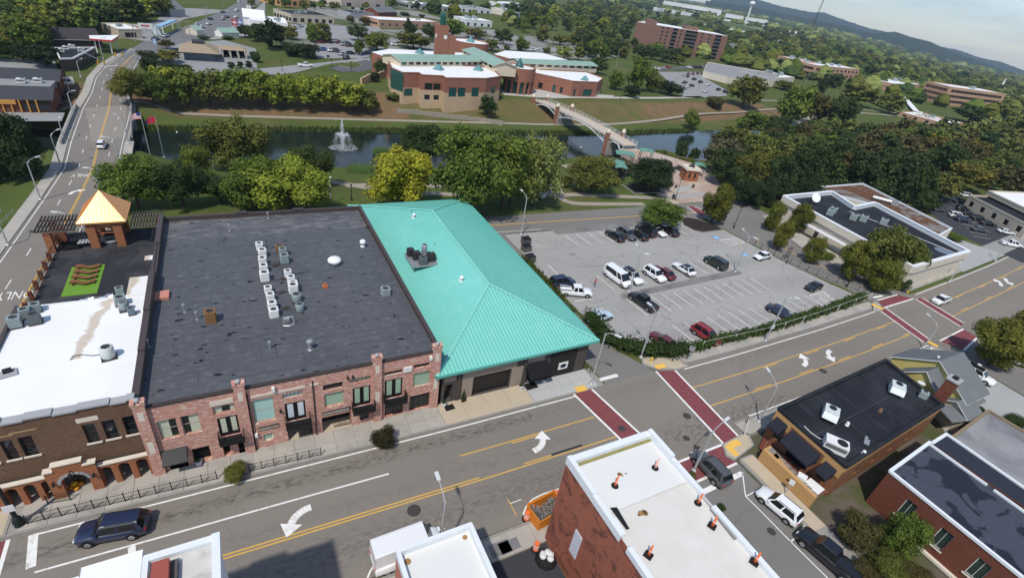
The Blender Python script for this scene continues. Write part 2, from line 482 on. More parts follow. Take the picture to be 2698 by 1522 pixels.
for i in range(13):
 x = 52.5+2.45*i
 line(lot, 'stall_line', [(x+.55, 54.6), (x+.2, 59.3)], .12, .018)
 line(lot, 'stall_line', [(x+1.2, 46.4), (x+.9, 51.0)], .12, .018)
for i in range(16):
 x = 56+2.5*i; line(lot, 'stall_line', [(x+.4, 38.8+.03*i), (x, 43.2+.03*i)], .12, .018)
for y in (50, 53, 56, 59.5): line(lot, 'stall_line', [(44.2, y), (47.8, y)], .12, .018)
line(lot, 'stall_line', [q2(6,450,1190), q2(6,560,1300)], .12, .018)
# accessible bays: hatched aisles and blue tiles
M_blue = pm('blue_paint', (.10,.33,.62), .7, .1, 3, 0)
for (i,a,b) in ((6,2060,930),(6,2330,1090)):
 p = q(i,a,b); m = MB().obox(p, 1.3, 1.3, .013, .019); t_ = m.build('accessible_tile', M_blue, lot)
 m = MB(); m.lathe([(.36,0),(.36,.002)], 12, (p.x,p.y-.12,.021)); m.lathe([(.24,0),(.24,.003)], 12, (p.x,p.y-.12,.022), 1); m.obox((p.x,p.y+.2), .1, .5, .02, .024, 0.2); m.lathe([(.09,0),(.09,.003)], 8, (p.x,p.y+.45,.021))
 m.build('wheelchair_mark', [M_paint, M_blue], lot)
def hatch(P4, n):
 a, b, c, d = [Vector(p) for p in P4]
 line(lot, 'hatch_line', [a, b, c, d, a], .13, .018)
 for i in range(1, n):
  line(lot, 'hatch_line', [a+(b-a)*i/n, d+(c-d)*min(1, (i+.8)/n)], .13, .018)
hatch([q2(6,2090,955), q2(6,2240,930), q2(6,2330,975), q2(6,2200,1005)], 5)
hatch([q2(11,490,140), q2(11,630,100), q2(11,780,230), q2(11,650,260)], 6)
# islands with kerbs
def island(name, pts, h=.13, top=None, parent=None, w=.28):
 m = MB().prism(pts, .0, h); o = m.build(name, M_kerb, parent)
 if parent is None: tag(o, kind='structure')
 if top is not None:
  c = Vector((sum(p[0] for p in pts)/len(pts), sum(p[1] for p in pts)/len(pts)))
  in_ = [(p[0]+(c.x-p[0])*min(.4, w/max(.5,(Vector(p[:2])-c).length)), p[1]+(c.y-p[1])*min(.4, w/max(.5,(Vector(p[:2])-c).length))) for p in pts]
  MB().face([(p[0],p[1],h+.012) for p in in_]).build('fill', top, o)
 return o
M_mulch = pm('mulch', (.035,.028,.024), .95, .3, 2, 12, .1, bump=.5)
M_isle = pm('island_stain', (.20,.195,.185), .9, .25, .6, 8, .2, col2=(.11,.105,.10), lo=.45, hi=.7)
island('parking_island', [(53.4,75.6),(54.2,74.8),(60,74.7),(75,75.0),(78.5,75.3),(78.5,77.2),(60,77.0),(54.4,76.9)], top=M_isle)
island('parking_island', [(52.4,51.4),(82.6,52.7),(82.5,54.2),(57.4,53.0),(53,52.6)], top=M_isle)
island('tree_island', [(88.2,76.2),(86.5,73.4),(86.9,70.6),(88.6,69.2),(95.2,69.4),(95.4,71),(93,75.8),(90.8,77.2)], top=M_mulch)
# pavements of slabs
SLABS = {}
def slab_run(parent, x0, x1, ya, yb, z, w, mats, f=None):
 "concrete slabs side by side, each its own piece; narrow joints between them"
 n = max(1, round((x1-x0)/w)); ww = (x1-x0)/n; f = f or yo
 for i in range(n):
  a, b = x0+i*ww+.015, x0+(i+1)*ww-.015
  mt = mats[(i*7+3) % len(mats)] if isinstance(mats, list) else mats
  m = MB(); m.prism([(a,ya+f(a)),(b,ya+f(b)),(b,yb+f(b)),(a,yb+f(a))], z-.1, z)
  m.build('slab', mt, parent)
def pavement(name, x0, x1, ya, yb, kerb=None, f=None):
 m = MB(); strip(m, x0, x1, ya, yb, .10, f=f); o = tag(m.build(name, M_kerb), kind='structure')
 if kerb is not None:
  n = max(1, int((x1-x0)/3)); ff = f or yo
  m = MB()
  for i in range(n):
   a, b = x0+(x1-x0)*i/n, x0+(x1-x0)*(i+1)/n
   m.prism([(a,kerb+ff(a)),(b,kerb+ff(b)),(b,kerb+.18+ff(b)),(a,kerb+.18+ff(a))], 0, .15)
  m.build('kerb', M_kerb, o)
 return o
w1 = [M_walk, M_walk, pm('pavement_worn', (.345,.325,.29), .9, .16, .6, 7, .2, col2=(.25,.24,.215), lo=.5, hi=.72)]
pn = pavement('north_pavement', -19.6, 37.3, 35.2, 38.6, 35.15)
slab_run(pn, -19.0, 16.2, 35.36, 36.8, .15, 1.9, w1); slab_run(pn, -19.0, 16.2, 36.83, 38.55, .15, 1.9, w1)
slab_run(pn, 16.25, 27.2, 35.36, 38.55, .15, 2.7, M_walk_tan)
slab_run(pn, 27.25, 36.4, 35.36, 36.9, .15, 1.5, M_walk_new); slab_run(pn, 27.25, 36.4, 36.93, 38.6, .15, 1.5, M_walk_new)
island('corner_apron', [(-22.5,36.0),(-19.62,36.0),(-19.62,39.2),(-22.5,39.2)], .15, M_walk_tan)
pe = pavement('north_east_pavement', 50, 100.2, 35.2, 37.0, 35.15)
slab_run(pe, 51, 99.8, 35.36, 36.9, .15, 2.4, w1)
island('corner_apron', [q2(10,1340,740), q2(10,1400,735), q2(10,1690,745), q2(10,1745,790), q2(10,1800,820), q2(10,1700,855), q2(10,1480,850), q2(10,1350,800)], .15, M_walk_tan)
island('corner_apron', [q2(11,1075,240), q2(11,1110,190), q2(11,1160,225), q2(11,1185,275), q2(11,1170,300), q2(11,1100,290)], .15, M_walk)
pb = pavement('bank_pavement', 113, 190, 36.2, 40.6, 36.1)
slab_run(pb, 113.2, 141, 36.35, 40.5, .15, 3.0, w1)
M_lot2 = pm('lot_pale', (.33,.33,.32), .9, .12, .3, 5, .2)
m = MB().face([(139.5,39.9,.155),(166,42.2,.155),(160,62,.155),(141.5,44.5,.155)]); struct('bank_apron', m, M_lot2)
ps = pavement('south_pavement', -60, 37.2, 19.9, 22.1, 22.0, f=lambda x: 0)
slab_run(ps, -10, 37, 19.95, 21.95, .15, 2.2, w1, f=lambda x: 0)
island('corner_apron', [q2(14,2110,180), q2(14,2300,80), (49.4,22.6), (48.6,21.0), q2(14,2230,335), q2(14,2150,290)], .15, M_walk_tan)
pc = pavement('corner_pavement', 45.2, 47.2, -30, 20.2, f=lambda x: 0)
slab_run(pc, 45.35, 47.2, 10.8, 20.0, .15, 2, M_walk_tan, f=lambda x: 0)
for y in range(-8, 20, 2): MB().box(44.95, 45.2, y, y+1.97, 0, .15).build('kerb', M_kerb, pc)
psb = pavement('south_pavement_east', 49, 98, 22.4, 24.4, 24.3)
slab_run(psb, 49, 97, 22.45, 24.25, .15, 2.4, w1)
struct('bank_walk', MB().face([(108.5,40.4,.15),(112.5,40.4,.15),(114.4,58,.15),(117.8,74,.15),(113.5,74,.15),(107.5,58,.15)]), M_walk)
struct('back_alley', MB().face([(12.05,-20,.016),(19.85,-20,.016),(19.85,19.85,.016),(12.05,19.85,.016)]), M_asph_dark)
struct('patio', MB().face([(75,0,.02),(97.5,0,.02),(98.5,21,.02),(84,22,.02),(75,12,.02)]), M_lot2)
# pavement of the west side of the avenue and east verge
for nm, sgn, w in (('avenue_pavement', -1, 1.7), ('avenue_pavement', 1, 1.6)):
 m = MB()
 for (ya,a,b), (yb,c,d) in zip(AVE, AVE[1:]):
  if sgn < 0: pts = [(a-w,ya),(a,ya),(c,yb),(c-w,yb)]
  else:
   if yb > 140: continue
   pts = [(b,ya),(b+w,ya),(d+w,yb),(d,yb)]
  m.prism(pts, -.1, .13)
 struct(nm, m, M_walk)
# small stuff on the pavements
for (i,a,b,sx,sy,rot) in ((10,765,1030,1.5,.9,0),(10,1525,815,1.6,.8,0),(14,2240,165,1.5,.8,0),(14,2210,230,.8,1.6,0),(11,1140,245,.9,2.0,.3),(11,1665,600,.9,1.6,.2)):
 p = q(i,a,b,.15); MB().obox(p, sx, sy, .145, .172, rot).build('tactile_pad', M_tact, {10:pn}.get(i, pe))
for (i,a,b,r) in ((13,1565,805,.62),(10,1155,1410,.45),(10,1780,1290,.5),(14,1885,210,.4),(14,1775,115,.4),(11,620,860,.55),(15,125,1005,.42)):
 p = q(i,a,b,.02); m = MB(); m.lathe([(r,0),(r,.012)], 20, (p.x,p.y,.02)); m.lathe([(r*.8,0),(r*.8,.004)], 20, (p.x,p.y,.033)); m.build('manhole_cover', M_iron, road if i != 15 else side_road)
for (i,a,b,sx,sy) in ((13,2390,1165,1.9,1.2),(14,130,1120,.85,1.0),(14,40,1160,1.0,1.1)):
 p = q(i,a,b,.155); MB().obox(p, sx, sy, .152, .165).build('access_cover', pm('cover_steel',(.17,.17,.175),.7,.2,3,12) if i==14 and a==130 else M_isle, ps)
# painted markings
def mark(ya, x0, x1, w, mt, name='lane_line', z=.026):
 m = MB(); strip(m, x0, x1, ya-w/2, ya+w/2, z, 5); return m.build(name, mt, road)
mark(34.75, -17.8, 32.6, .16, M_paint, 'edge_line'); mark(34.4, 50.2, 98.8, .16, M_paint, 'edge_line'); mark(34.9, 114.5, 300, .16, M_paint, 'edge_line')
mark(31.35, -17.2, 9.0, .16, M_paint); mark(31.05, -17.2, 9, .01, M_paint) if False else None
for (a, b) in ((-12.5, 33.6), (47.8, 96.8), (113.5, 300)):
 mark(27.75, a, b, .13, M_yell)
for (a, b) in ((16.2, 32.9), (47.2, 99), (115, 300)):
 mark(31.12, a, b, .13, M_yell)
mark(28.05, -12.5, 17.0, .13, M_yell)
for x in (22, 57, 66.5, 76, 85.5, 95): mark(28.02, x, x+3.2, .13, M_yell)
for x in (22, 62, 72, 82, 92): mark(30.86, x, x+3.2, .13, M_yell)
for x in (118, 130, 142, 154, 166): mark(28.02, x, x+3.2, .13, M_yell); mark(30.86, x+5, x+8.2, .13, M_yell)
mark(28.05, 25.3, 29.2, .22, pm('patch_tar', (.02,.02,.02), .7, .1), 'tar_patch')
# south edge: parking lane line and bays
for a, b in ((52, 97),): mark(24.75-.0, a, b, .14, M_paint, 'edge_line')
for p in ([q2(14,210,850), q2(14,240,770), q2(14,300,700), q2(14,400,650), q2(14,555,600), (29,24.6), (36,24.7)], [q2(13,1120,1450), q2(13,1140,1400), q2(13,1180,1330), (8,24.3), (12,24.4)]):
 line(road, 'bay_line', p, .14, .026)
line(road, 'bay_line', [q2(14,490,620), q2(14,455,720)], .3, .027)
line(road, 'bay_line', [q2(14,60,690), q2(14,150,860)], .08, .027, M_yell); line(road, 'bay_line', [q2(14,90,740), q2(14,195,700)], .08, .027)
line(road, 'stop_line', [(-17.5, 32.6), (-17.9, 35.6)], .6, .027)
line(road, 'stop_line', [(-11.3, 31.9), (-11.2, 31.2)], .5, .027)
line(side_road, 'stop_line', [(37.9, 18.5), (44.0, 18.7)], .55, .022)
line(side_road, 'bay_line', [q2(14,2310,440), q2(14,2340,670), q2(15,0,790), q2(15,310,1105), q2(15,650,1440), (42.6,-8)], .12, .022)
line(side_road, 'bay_line', [q2(14,2345,670), q2(14,2480,600)], .12, .022); line(side_road, 'bay_line', [q2(15,305,1105), q2(15,440,1010)], .12, .022)
line(road, 'stop_line', [q2(10,915,955), q2(10,1115,900)], .55, .026)
line(road, 'stop_line', [q2(11,1100,160), q2(11,1190,140)], .5, .026)
# crosswalks: brick-red band with white edges
def xwalk(a0, a1, b0, b1, name='crosswalk', par=None):
 a0, a1, b0, b1 = map(Vector, (a0, a1, b0, b1))
 m = MB().face([(*a0,.030),(*a1,.030),(*b1,.030),(*b0,.030)]); o = m.build(name, M_xwalk, par or road)
 line(o, 'crosswalk_edge', [a0, b0], .28, .036); line(o, 'crosswalk_edge', [a1, b1], .28, .036)
xwalk((32.6,35.2), (35.3,35.2), (34.6,22.3), (37.3,22.3))
xwalk((45.9,35.3), (48.7,34.6), (45.2,22.6), (47.9,22.6))
xwalk((37.6,22.4), (38.2,19.7), (45.0,22.5), (44.5,19.9))
xwalk((99.4,35.6), (101.6,35.8), (97.0,26.6), (99.1,26.6))
xwalk((112.4,36.0), (114.6,35.9), (110.8,27.3), (112.9,27.6))
xwalk((102.8,38.0), (101.3,35.9), (110.0,38.2), (112.0,36.2))
xwalk((100.6,25.9), (102.2,22.9), (110.4,26.6), (110.0,24.2))
xwalk((-21.8,35.7), (-19.4,35.7), (-21.6,23), (-19.2,23))
def arrow(pos, d, left=True, s_=1.0, name='turn_arrow', parent=None):
 "curved turn arrow: stem bending into a barbed head; d = travel direction (radians)"
 m = MB(); pts = []; L = 1.0 if left else -1.0
 for i in range(9):
  t = i/8; a = t*R(72); pts.append((1.9*math.sin(a)*1.0-.9, L*(1.75*(1-math.cos(a)))-.3*L))
 w = .33
 for (x0,y0), (x1,y1) in zip(pts, pts[1:]):
  dv = Vector((x1-x0, y1-y0)).normalized(); n_ = Vector((-dv.y, dv.x))*w
  m.face([(x0-n_.x,y0-n_.y,0),(x1-n_.x,y1-n_.y,0),(x1+n_.x,y1+n_.y,0),(x0+n_.x,y0+n_.y,0)])
 dv = Vector((pts[-1][0]-pts[-2][0], pts[-1][1]-pts[-2][1])).normalized(); n_ = Vector((-dv.y, dv.x)); e = Vector(pts[-1])
 m.face([(*(e-n_*.9-dv*.15),.001),(*(e+dv*1.05),.001),(*(e+n_*.9-dv*.15),.001)])
 o = m.build(name, M_paint, parent or road, (pos[0], pos[1], .03), d, ); o.scale = (s_, s_, 1)
arrow((.9, 29.8+yo(0)), math.pi, True, 1.0)
arrow((24.6, 29.5), 0, True, 1.0)
arrow((69.8, 29.6), 0, True, 1.0); arrow((76.2, 30.1), math.pi, True, 1.0)
arrow((143.2, 29.6+yo(143)), 0, True, 1.1); arrow((147.6, 30+yo(147)), math.pi, True, 1.1)
# avenue markings
av = lambda f_: [(a+(b-a)*f_, y) for y, a, b in AVE]
line(avenue, 'lane_line', av(.52), .13, .04, M_yell); line(avenue, 'lane_line', [(x+.22, y) for x, y in av(.52)], .1, .04, M_yell)
line(avenue, 'edge_line', av(.055), .13, .04); line(avenue, 'edge_line', av(.955), .11, .04)
def dash(f_, y0, y1, on, off, w=.12):
 y = y0
 while y < y1:
  pts = [(itp(yy, [k[0] for k in AVE], [k[1]+(k[2]-k[1])*f_ for k in AVE]), yy) for yy in (y, min(y1, y+on))]
  line(avenue, 'lane_dash', pts, w, .042); y += on+off
dash(.29, 66, 226, 2.3, 6.4); dash(.76, 90, 226, 2.3, 6.4)
line(avenue, 'stop_line', [q2(0,980,640), q2(0,1130,630)], .5, .042); line(avenue, 'stop_line', [q2(0,1040,838), q2(0,1190,832)], .6, .042)
arrow(q2(4,695,500), R(90), False, .9, parent=avenue)
def text_mark(txt, pos, rot, size, parent, mt, name='road_lettering', z=.045, stretch=1.0, up=False, align='CENTER', ext=.002):
 c = bpy.data.curves.new(name, 'FONT'); c.body = txt; c.size = size; c.align_x = align; c.align_y = 'CENTER'; c.extrude = ext; c.resolution_u = 2
 o = bpy.data.objects.new(name, c); COL.objects.link(o)
 dg = bpy.context.evaluated_depsgraph_get(); me = bpy.data.meshes.new_from_object(o.evaluated_get(dg)); bpy.data.objects.remove(o)
 me.materials.clear(); me.materials.append(mt)
 o = put(name, me, parent, (pos[0], pos[1], z)); o.scale = (1, stretch, 1)
 o.rotation_euler = (R(90) if up else 0, 0, rot); return o
text_mark('ONLY', q2(4,785,335), math.pi, 1.15, avenue, M_paint, stretch=1.9)
text_mark('ONLY', q2(8,150,135), math.pi, 1.35, avenue, M_paint, stretch=2.0)
arrow(q2(4,1080,440), R(90), True, .5, parent=avenue)
line(back_road, 'lane_line', [(-18,83.8),(37.5,81.2),(60,80.5),(97,78.9)], .22, .03, M_yell)
line(back_road, 'edge_line', [(37.5,78.2),(52,77.6)], .12, .03)
line(road, 'lane_line', [(102.6,62), (103,56), (105,48), (107,42)], .2, .03, M_yell)
# park paths
def ribbon(name, pts, w, mt, lift=.05, smooth=3):
 P_ = [Vector(p[:2]) for p in pts]; fine = []
 for i in range(len(P_)-1):
  p0 = P_[max(0,i-1)]; p1 = P_[i]; p2 = P_[i+1]; p3 = P_[min(len(P_)-1,i+2)]
  nseg = max(2, int((p2-p1).length/2.5))
  for k in range(nseg):
   t = k/nseg; fine.append(.5*((2*p1)+(p2-p0)*t+(2*p0-5*p1+4*p2-p3)*t*t+(3*p1-p0-3*p2+p3)*t**3))
 fine.append(P_[-1]); m = MB(); last = None
 for i, p in enumerate(fine):
  d = (fine[min(i+1,len(fine)-1)]-fine[max(i-1,0)]).normalized(); n_ = Vector((-d.y, d.x))*w/2
  a, b = p-n_, p+n_; z = max(th(a.x,a.y), th(b.x,b.y), th(p.x,p.y))+lift
  cur = ((a.x,a.y,z),(b.x,b.y,z))
  if last: m.face([last[0], cur[0], cur[1], last[1]])
  last = cur
 return struct(name, m, mt)
ribbon('lake_path', [(-75,166),(-35,166.5),(-20,168.4),(5,166.9),(34,165.8),(60,164.8),(89,164),(106,163.4),(132,165),(165,172),(199,180.6),(231,184.6),(262,188)], 2.3, M_path)
ribbon('park_path', [(-18,112),(-6,117),(6,119.5),(14,116),(22,108),(31,101),(42,97)], 2.0, M_path)
ribbon('park_path', [(20,108),(30,108.5),(41,104),(52,99),(60,96),(67,92.5)], 2.0, M_path)
ribbon('park_path', [q2(6,1370,610), q2(6,900,610), q2(6,680,600), q2(6,560,550), q2(6,470,480)], 2.0, M_path, .06)
ribbon('park_path', [q2(6,1700,560), q2(6,1300,545), q2(6,950,530), q2(6,700,520), q2(6,560,530)], 2.1, M_path, .08)
ribbon('park_path', [q2(6,560,530), q2(6,510,430), q2(6,545,380)], 3.2, pm('path_pale', (.42,.36,.30), .9, .1), .07)
ribbon('park_path', [(84,120),(98,125),(112,124),(124,118),(133,110),(140,100)], 2.2, M_path)
ribbon('bank_path', [(112,190),(130,191.5),(162,195),(190,199),(224,206)], 3.2, pm('path_white', (.42,.40,.36), .9, .1), .07)
ribbon('east_path', [(215,150),(250,166),(290,178),(330,184),(378,178),(430,170)], 3.0, M_path, .12)
ribbon('east_path', [(260,205),(300,205),(340,196),(385,186)], 2.2, M_path, .12)
# plaza at the foot of the footbridge
m = MB()
m.prism([(91,84.2),(108,84.5),(118,90),(124,100),(126,112),(120,122),(113,127),(108,126),(107,112),(101,102),(94,92)], -1.6, .06)
m.v = [(x, y, z if z > 0 else z) for x, y, z in m.v]
struct('plaza', m, pm('plaza_pavers', (.36,.27,.215), .9, .14, .25, 5, .2, col2=(.44,.36,.30), lo=.45, hi=.6))
struct('plaza_band', MB().face([(95,86.5,.075),(108.5,87.5,.075),(109.5,90.5,.075),(96,89.5,.075)]), pm('plaza_grey', (.33,.31,.29), .9, .1))
island('tree_bed', [q2(6,1160,430), q2(6,1420,410), q2(6,1550,500), q2(6,1280,515)], .2, M_mulch)
island('tree_bed', [q2(6,1640,270), q2(6,1700,240), q2(6,1790,290), q2(6,1730,315)], .25, M_mulch)
xwalk(q2(6,1780,635), q2(6,1850,630), q2(6,1900,720), q2(6,1990,700), par=back_road)
# BUILDING PIECES
def brick_mat(name, c1, c2, mortar, scale=1.0, patch=None, rough=.9, mott=.35):
 s = NT(name); p = s.pos(); sx = s.n('ShaderNodeSeparateXYZ'); s.l(p, sx.inputs[0])
 cb = s.n('ShaderNodeCombineXYZ'); s.l(s.math('ADD', sx.outputs[0], sx.outputs[1]), cb.inputs[0]); s.l(sx.outputs[2], cb.inputs[1])
 bk = s.n('ShaderNodeTexBrick'); bk.inputs['Scale'].default_value = 2.3*scale; bk.inputs['Mortar Size'].default_value = .012
 bk.inputs['Bias'].default_value = 0.0; bk.inputs['Color1'].default_value = (*c1,1); bk.inputs['Color2'].default_value = (*c2,1); bk.inputs['Mortar'].default_value = (*mortar,1)
 bk.inputs['Brick Width'].default_value = .5; bk.inputs['Row Height'].default_value = .18
 s.l(cb.outputs[0], bk.inputs['Vector'])
 c = s.mix(mott, bk.outputs[0], s.mix(s.noise(.7, 5), (.25,.25,.25), (.75,.75,.75)), 'OVERLAY')
 if patch: c = s.mix(s.ramp(s.noise(4.6, 5, .7, vec=s.scale(p, .5, .5, 1.6)), .50, .64), c, patch)
 s.col(c); s.bump(bk.outputs['Fac'], .35, -.02)
 return s.set(rough, spec=.2)
M_pink = brick_mat('brick_pink', (.52,.25,.19), (.42,.18,.135), (.48,.37,.31), 1.0, (.68,.52,.45))
M_brown = brick_mat('brick_brown', (.155,.085,.05), (.095,.05,.03), (.22,.17,.125), 1.15)
M_orange = brick_mat('brick_orange', (.36,.13,.055), (.27,.09,.04), (.30,.19,.12), 1.1)
M_redbr = brick_mat('brick_red', (.17,.055,.032), (.12,.035,.022), (.19,.11,.08), 1.1)
M_lib = brick_mat('brick_library', (.29,.125,.085), (.25,.105,.07), (.30,.16,.11), .9, None, .9, .2)
M_apt = brick_mat('brick_apartment', (.21,.115,.09), (.16,.085,.066), (.22,.15,.125), .5, None, .9, .25)
M_stone = pm('limestone', (.62,.56,.47), .85, .10, 1.5, 12)
M_grey_stone = pm('coping_grey', (.33,.335,.345), .85, .12, 1.2, 10, .2)
M_black = pm('black_metal', (.012,.012,.013), .45, .2, 3, 0, .4)
M_trim_dark = pm('dark_trim', (.045,.035,.032), .7, .15, 1.5, 8)
M_glass = NT('window_glass'); M_glass.col((.012,.017,.019)); M_glass = M_glass.set(.07, spec=.6)
M_glass_g = NT('glass_green'); M_glass_g.col((.015,.085,.075)); M_glass_g = M_glass_g.set(.12, spec=.6)
M_blind = pm('blind_green', (.30,.42,.31), .6, .06, .8, 0, .4)
M_blind2 = pm('blind_aqua', (.36,.56,.52), .5, .06, .8, 0, .4)
M_curtain = NT('curtain')
wv = M_curtain.n('ShaderNodeTexWave'); wv.inputs['Scale'].default_value = 3.2; wv.inputs['Distortion'].default_value = .8; M_curtain.l(M_curtain.pos(), wv.inputs['Vector'])
M_curtain.col(M_curtain.mix(wv.outputs[1], (.36,.40,.30), (.60,.62,.50))); M_curtain = M_curtain.set(.8, spec=.1)
M_white = pm('white_paint_wood', (.72,.72,.70), .6, .06, 1.5, 0, .4)
M_dark_in = pm('dark_interior', (.016,.014,.013), .95, .3, 1, 0, .05)
M_tan_frame = pm('frame_tan', (.40,.30,.22), .7, .08, 2, 0)
def wall_local(m, L, z0, z1, ops, depth=.25, mi=0, mr=None):
 "front skin at local y=0 with openings (u0,u1,v0,v1,arch) and reveals going back"
 mr = mi if mr is None else mr
 us = sorted({0, L, *[o[0] for o in ops], *[o[1] for o in ops]}); vs_ = sorted({z0, z1, *[o[2] for o in ops], *[o[3] for o in ops]})
 for a, b in zip(us, us[1:]):
  for c, d in zip(vs_, vs_[1:]):
   uc, vc = (a+b)/2, (c+d)/2
   if any(o[0] < uc < o[1] and o[2] < vc < o[3] for o in ops): continue
   m.face([(a,0,c),(b,0,c),(b,0,d),(a,0,d)], mi)
 for o in ops:
  u0, u1, v0, v1 = o[:4]; arch = o[4] if len(o) > 4 else 0
  dp = o[5] if len(o) > 5 else depth
  m.face([(u0,0,v0),(u0,dp,v0),(u0,dp,v1),(u0,0,v1)][::-1], mr); m.face([(u1,0,v0),(u1,0,v1),(u1,dp,v1),(u1,dp,v0)][::-1], mr)
  m.face([(u0,0,v0),(u1,0,v0),(u1,dp,v0),(u0,dp,v0)], mr)
  if not arch: m.face([(u0,0,v1),(u0,dp,v1),(u1,dp,v1),(u1,0,v1)], mr)
  else:
   n = 10; uc, hw = (u0+u1)/2, (u1-u0)/2; pts = [(uc-hw*math.cos(math.pi*i/n), v1-arch+arch*math.sin(math.pi*i/n)) for i in range(n+1)]
   for (a, c), (b, d) in zip(pts, pts[1:]):
    m.face([(a,0,c),(b,0,d),(b,0,v1),(a,0,v1)], mi); m.face([(a,0,c),(a,dp,c),(b,dp,d),(b,0,d)], mr)
 return m
def frame_of(p0, p1):
 v = Vector(p1[:2])-Vector(p0[:2]); return v.length, math.atan2(v.y, v.x)
def wall(parent, p0, p1, z0, z1, mat, ops=(), name='wall', depth=.25):
 L, a = frame_of(p0, p1); m = MB(); wall_local(m, L, z0, z1, list(ops), depth)
 return m.build(name, mat, parent, (p0[0], p0[1], 0), a)
def window(parent, p0, p1, u0, u1, v0, v1, cols=2, rows=2, frame=None, pane=None, depth=.2, name='window', fw=.07, sill=None, blind=None):
 L, a = frame_of(p0, p1); m = MB(); d0, d1 = depth-.08, depth-.02
 m.box(u0,u1,d0,d1,v0,v0+fw); m.box(u0,u1,d0,d1,v1-fw,v1); m.box(u0,u0+fw,d0+.002,d1,v0+fw,v1-fw); m.box(u1-fw,u1,d0+.002,d1,v0+fw,v1-fw)
 for i in range(1, cols): u = u0+(u1-u0)*i/cols; m.box(u-fw*.35,u+fw*.35,d0+.02,d1,v0+fw,v1-fw)
 for i in range(1, rows): v = v0+(v1-v0)*i/rows; m.box(u0+fw,u1-fw,d0+.021,d1,v-fw*.35,v+fw*.35)
 o = m.build(name, frame or M_white, parent, (p0[0], p0[1], 0), a)
 MB().face([(u0,depth-.03,v0),(u1,depth-.03,v0),(u1,depth-.03,v1),(u0,depth-.03,v1)]).build('pane', pane or M_glass, o)
 if blind:
  for (f0, f1, mt) in blind:
   MB().face([(u0+(u1-u0)*f0,depth-.036,v0+fw),(u0+(u1-u0)*f1,depth-.036,v0+fw),(u0+(u1-u0)*f1,depth-.036,v1-fw),(u0+(u1-u0)*f0,depth-.036,v1-fw)]).build('curtain', mt, o)
 if sill: MB().box(u0-.12,u1+.12,-.10,depth,v0-.16,v0).build('sill', sill, o)
 return o
def lbox(parent, p0, p1, name, mat, u0, u1, y0, y1, z0, z1):
 L, a = frame_of(p0, p1); return MB().box(u0,u1,y0,y1,z0,z1).build(name, mat, parent, (p0[0], p0[1], 0), a)
def lettering(parent, txt, x, y, z, size, mat, rot=0, sx=1.0):
 o = text_mark(txt, (x, y), rot, size, parent, mat, 'lettering', z, 1.0, True, ext=.015); o.scale = (sx, 1, 1); return o
# PINK BRICK BLOCK WITH DARK ROOF
FY = 38.6
pk = thing('commercial_building', 'long two storey pink brick shopfront block with big dark flat roof', 'building', (3, 57, 0))
pk.location = (0, 0, 0)
X0, X1, BK = -10.0, 16.3, 76.5
P0, P1 = (X0, FY), (X1, FY)
U = lambda x: x-X0
ops = []
def op(x0, x1, z0, z1, *r): ops.append((U(x0), U(x1), z0, z1, *r)); return (U(x0), U(x1), z0, z1)
w_a = op(-8.9,-7.5,4.0,6.25); w_b = op(-7.2,-5.85,4.0,6.25); d_a = op(-8.95,-7.5,.15,1.75,0,1.2); d_b = op(-7.05,-5.65,.25,2.1,0,.5)
t1 = op(-4.75,-3.05,5.6,6.55); f1 = op(-4.6,-2.98,2.75,5.15); e1 = op(-4.65,-4.05,.2,1.8,0,.6); e2 = op(-3.4,-2.7,.15,1.9,0,.6)
w3 = op(-1.7,.12,3.45,6.4); sm1 = op(-1.22,-.36,.9,1.8)
t2 = op(.88,2.62,5.87,6.42); f2 = op(.95,2.75,2.75,5.15); o2 = op(.92,3.22,.1,2.35,0,1.6)
t3 = op(4.46,6.28,5.75,6.5); w4 = op(4.5,6.36,3.5,5.3); o3 = op(4.12,7.0,.1,2.25,0,1.6)
t4 = op(7.1,8.95,6.0,6.55); f3 = op(7.18,8.95,2.7,5.3); sm2 = op(7.85,8.76,.65,1.65)
t5 = op(10.36,12.18,6.03,6.52); t6 = op(13.4,15.12,6.2,6.72); f4 = op(10.4,12.25,2.8,5.42); w5 = op(13.4,15.3,3.6,5.52)
d4 = op(10.4,12.4,.2,2.4,0,.3); d5 = op(13.1,15.4,.2,2.4,0,.3)
wall(pk, P0, P1, 0, 7.95, M_pink, ops)
wall(pk, (X1, FY), (X1, BK), 0, 7.6, M_brown); wall(pk, (X0, BK), (X0, FY), 0, 8.2, M_trim_dark); wall(pk, (X1, BK), (X0, BK), 0, 7.6, M_brown)
C3 = [(0,.5,M_curtain)]
for (o_, bl) in ((w_a,[(0,.58,M_curtain)]), (w_b,[(.42,1,M_curtain)])): window(pk, P0, P1, *o_, cols=1, rows=2, frame=M_tan_frame, blind=bl, depth=.25)
window(pk, P0, P1, *t1, cols=1, rows=1, frame=M_tan_frame, blind=[(0,.4,M_curtain),(.78,1,M_curtain)], depth=.25)
for o_ in (t2,t3,t4,t5,t6): window(pk, P0, P1, *o_, cols=5, rows=1, frame=M_trim_dark, depth=.25, name='transom_window', fw=.05, blind=[(0,1,M_blind if o_ in (t4,) else M_blind2)] if o_ in (t2,t4) else None)
def craftsman(o_, bl, split=False):
 w = window(pk, P0, P1, *o_, cols=1, rows=2 if split else 1, frame=M_tan_frame, blind=[(0,1,bl)], depth=.25, fw=.08)
 u0,u1,v0,v1 = o_; m = MB()
 for u in (u0+.3, u1-.3): m.box(u-.04,u+.04,.17,.205,v0+.1,v1-.1)
 for v in (v1-.32, v0+.32): m.box(u0+.1,u1-.1,.192,.207,v-.04,v+.04)
 m.build('glazing_bar', M_trim_dark, w, (P0[0],P0[1],0))
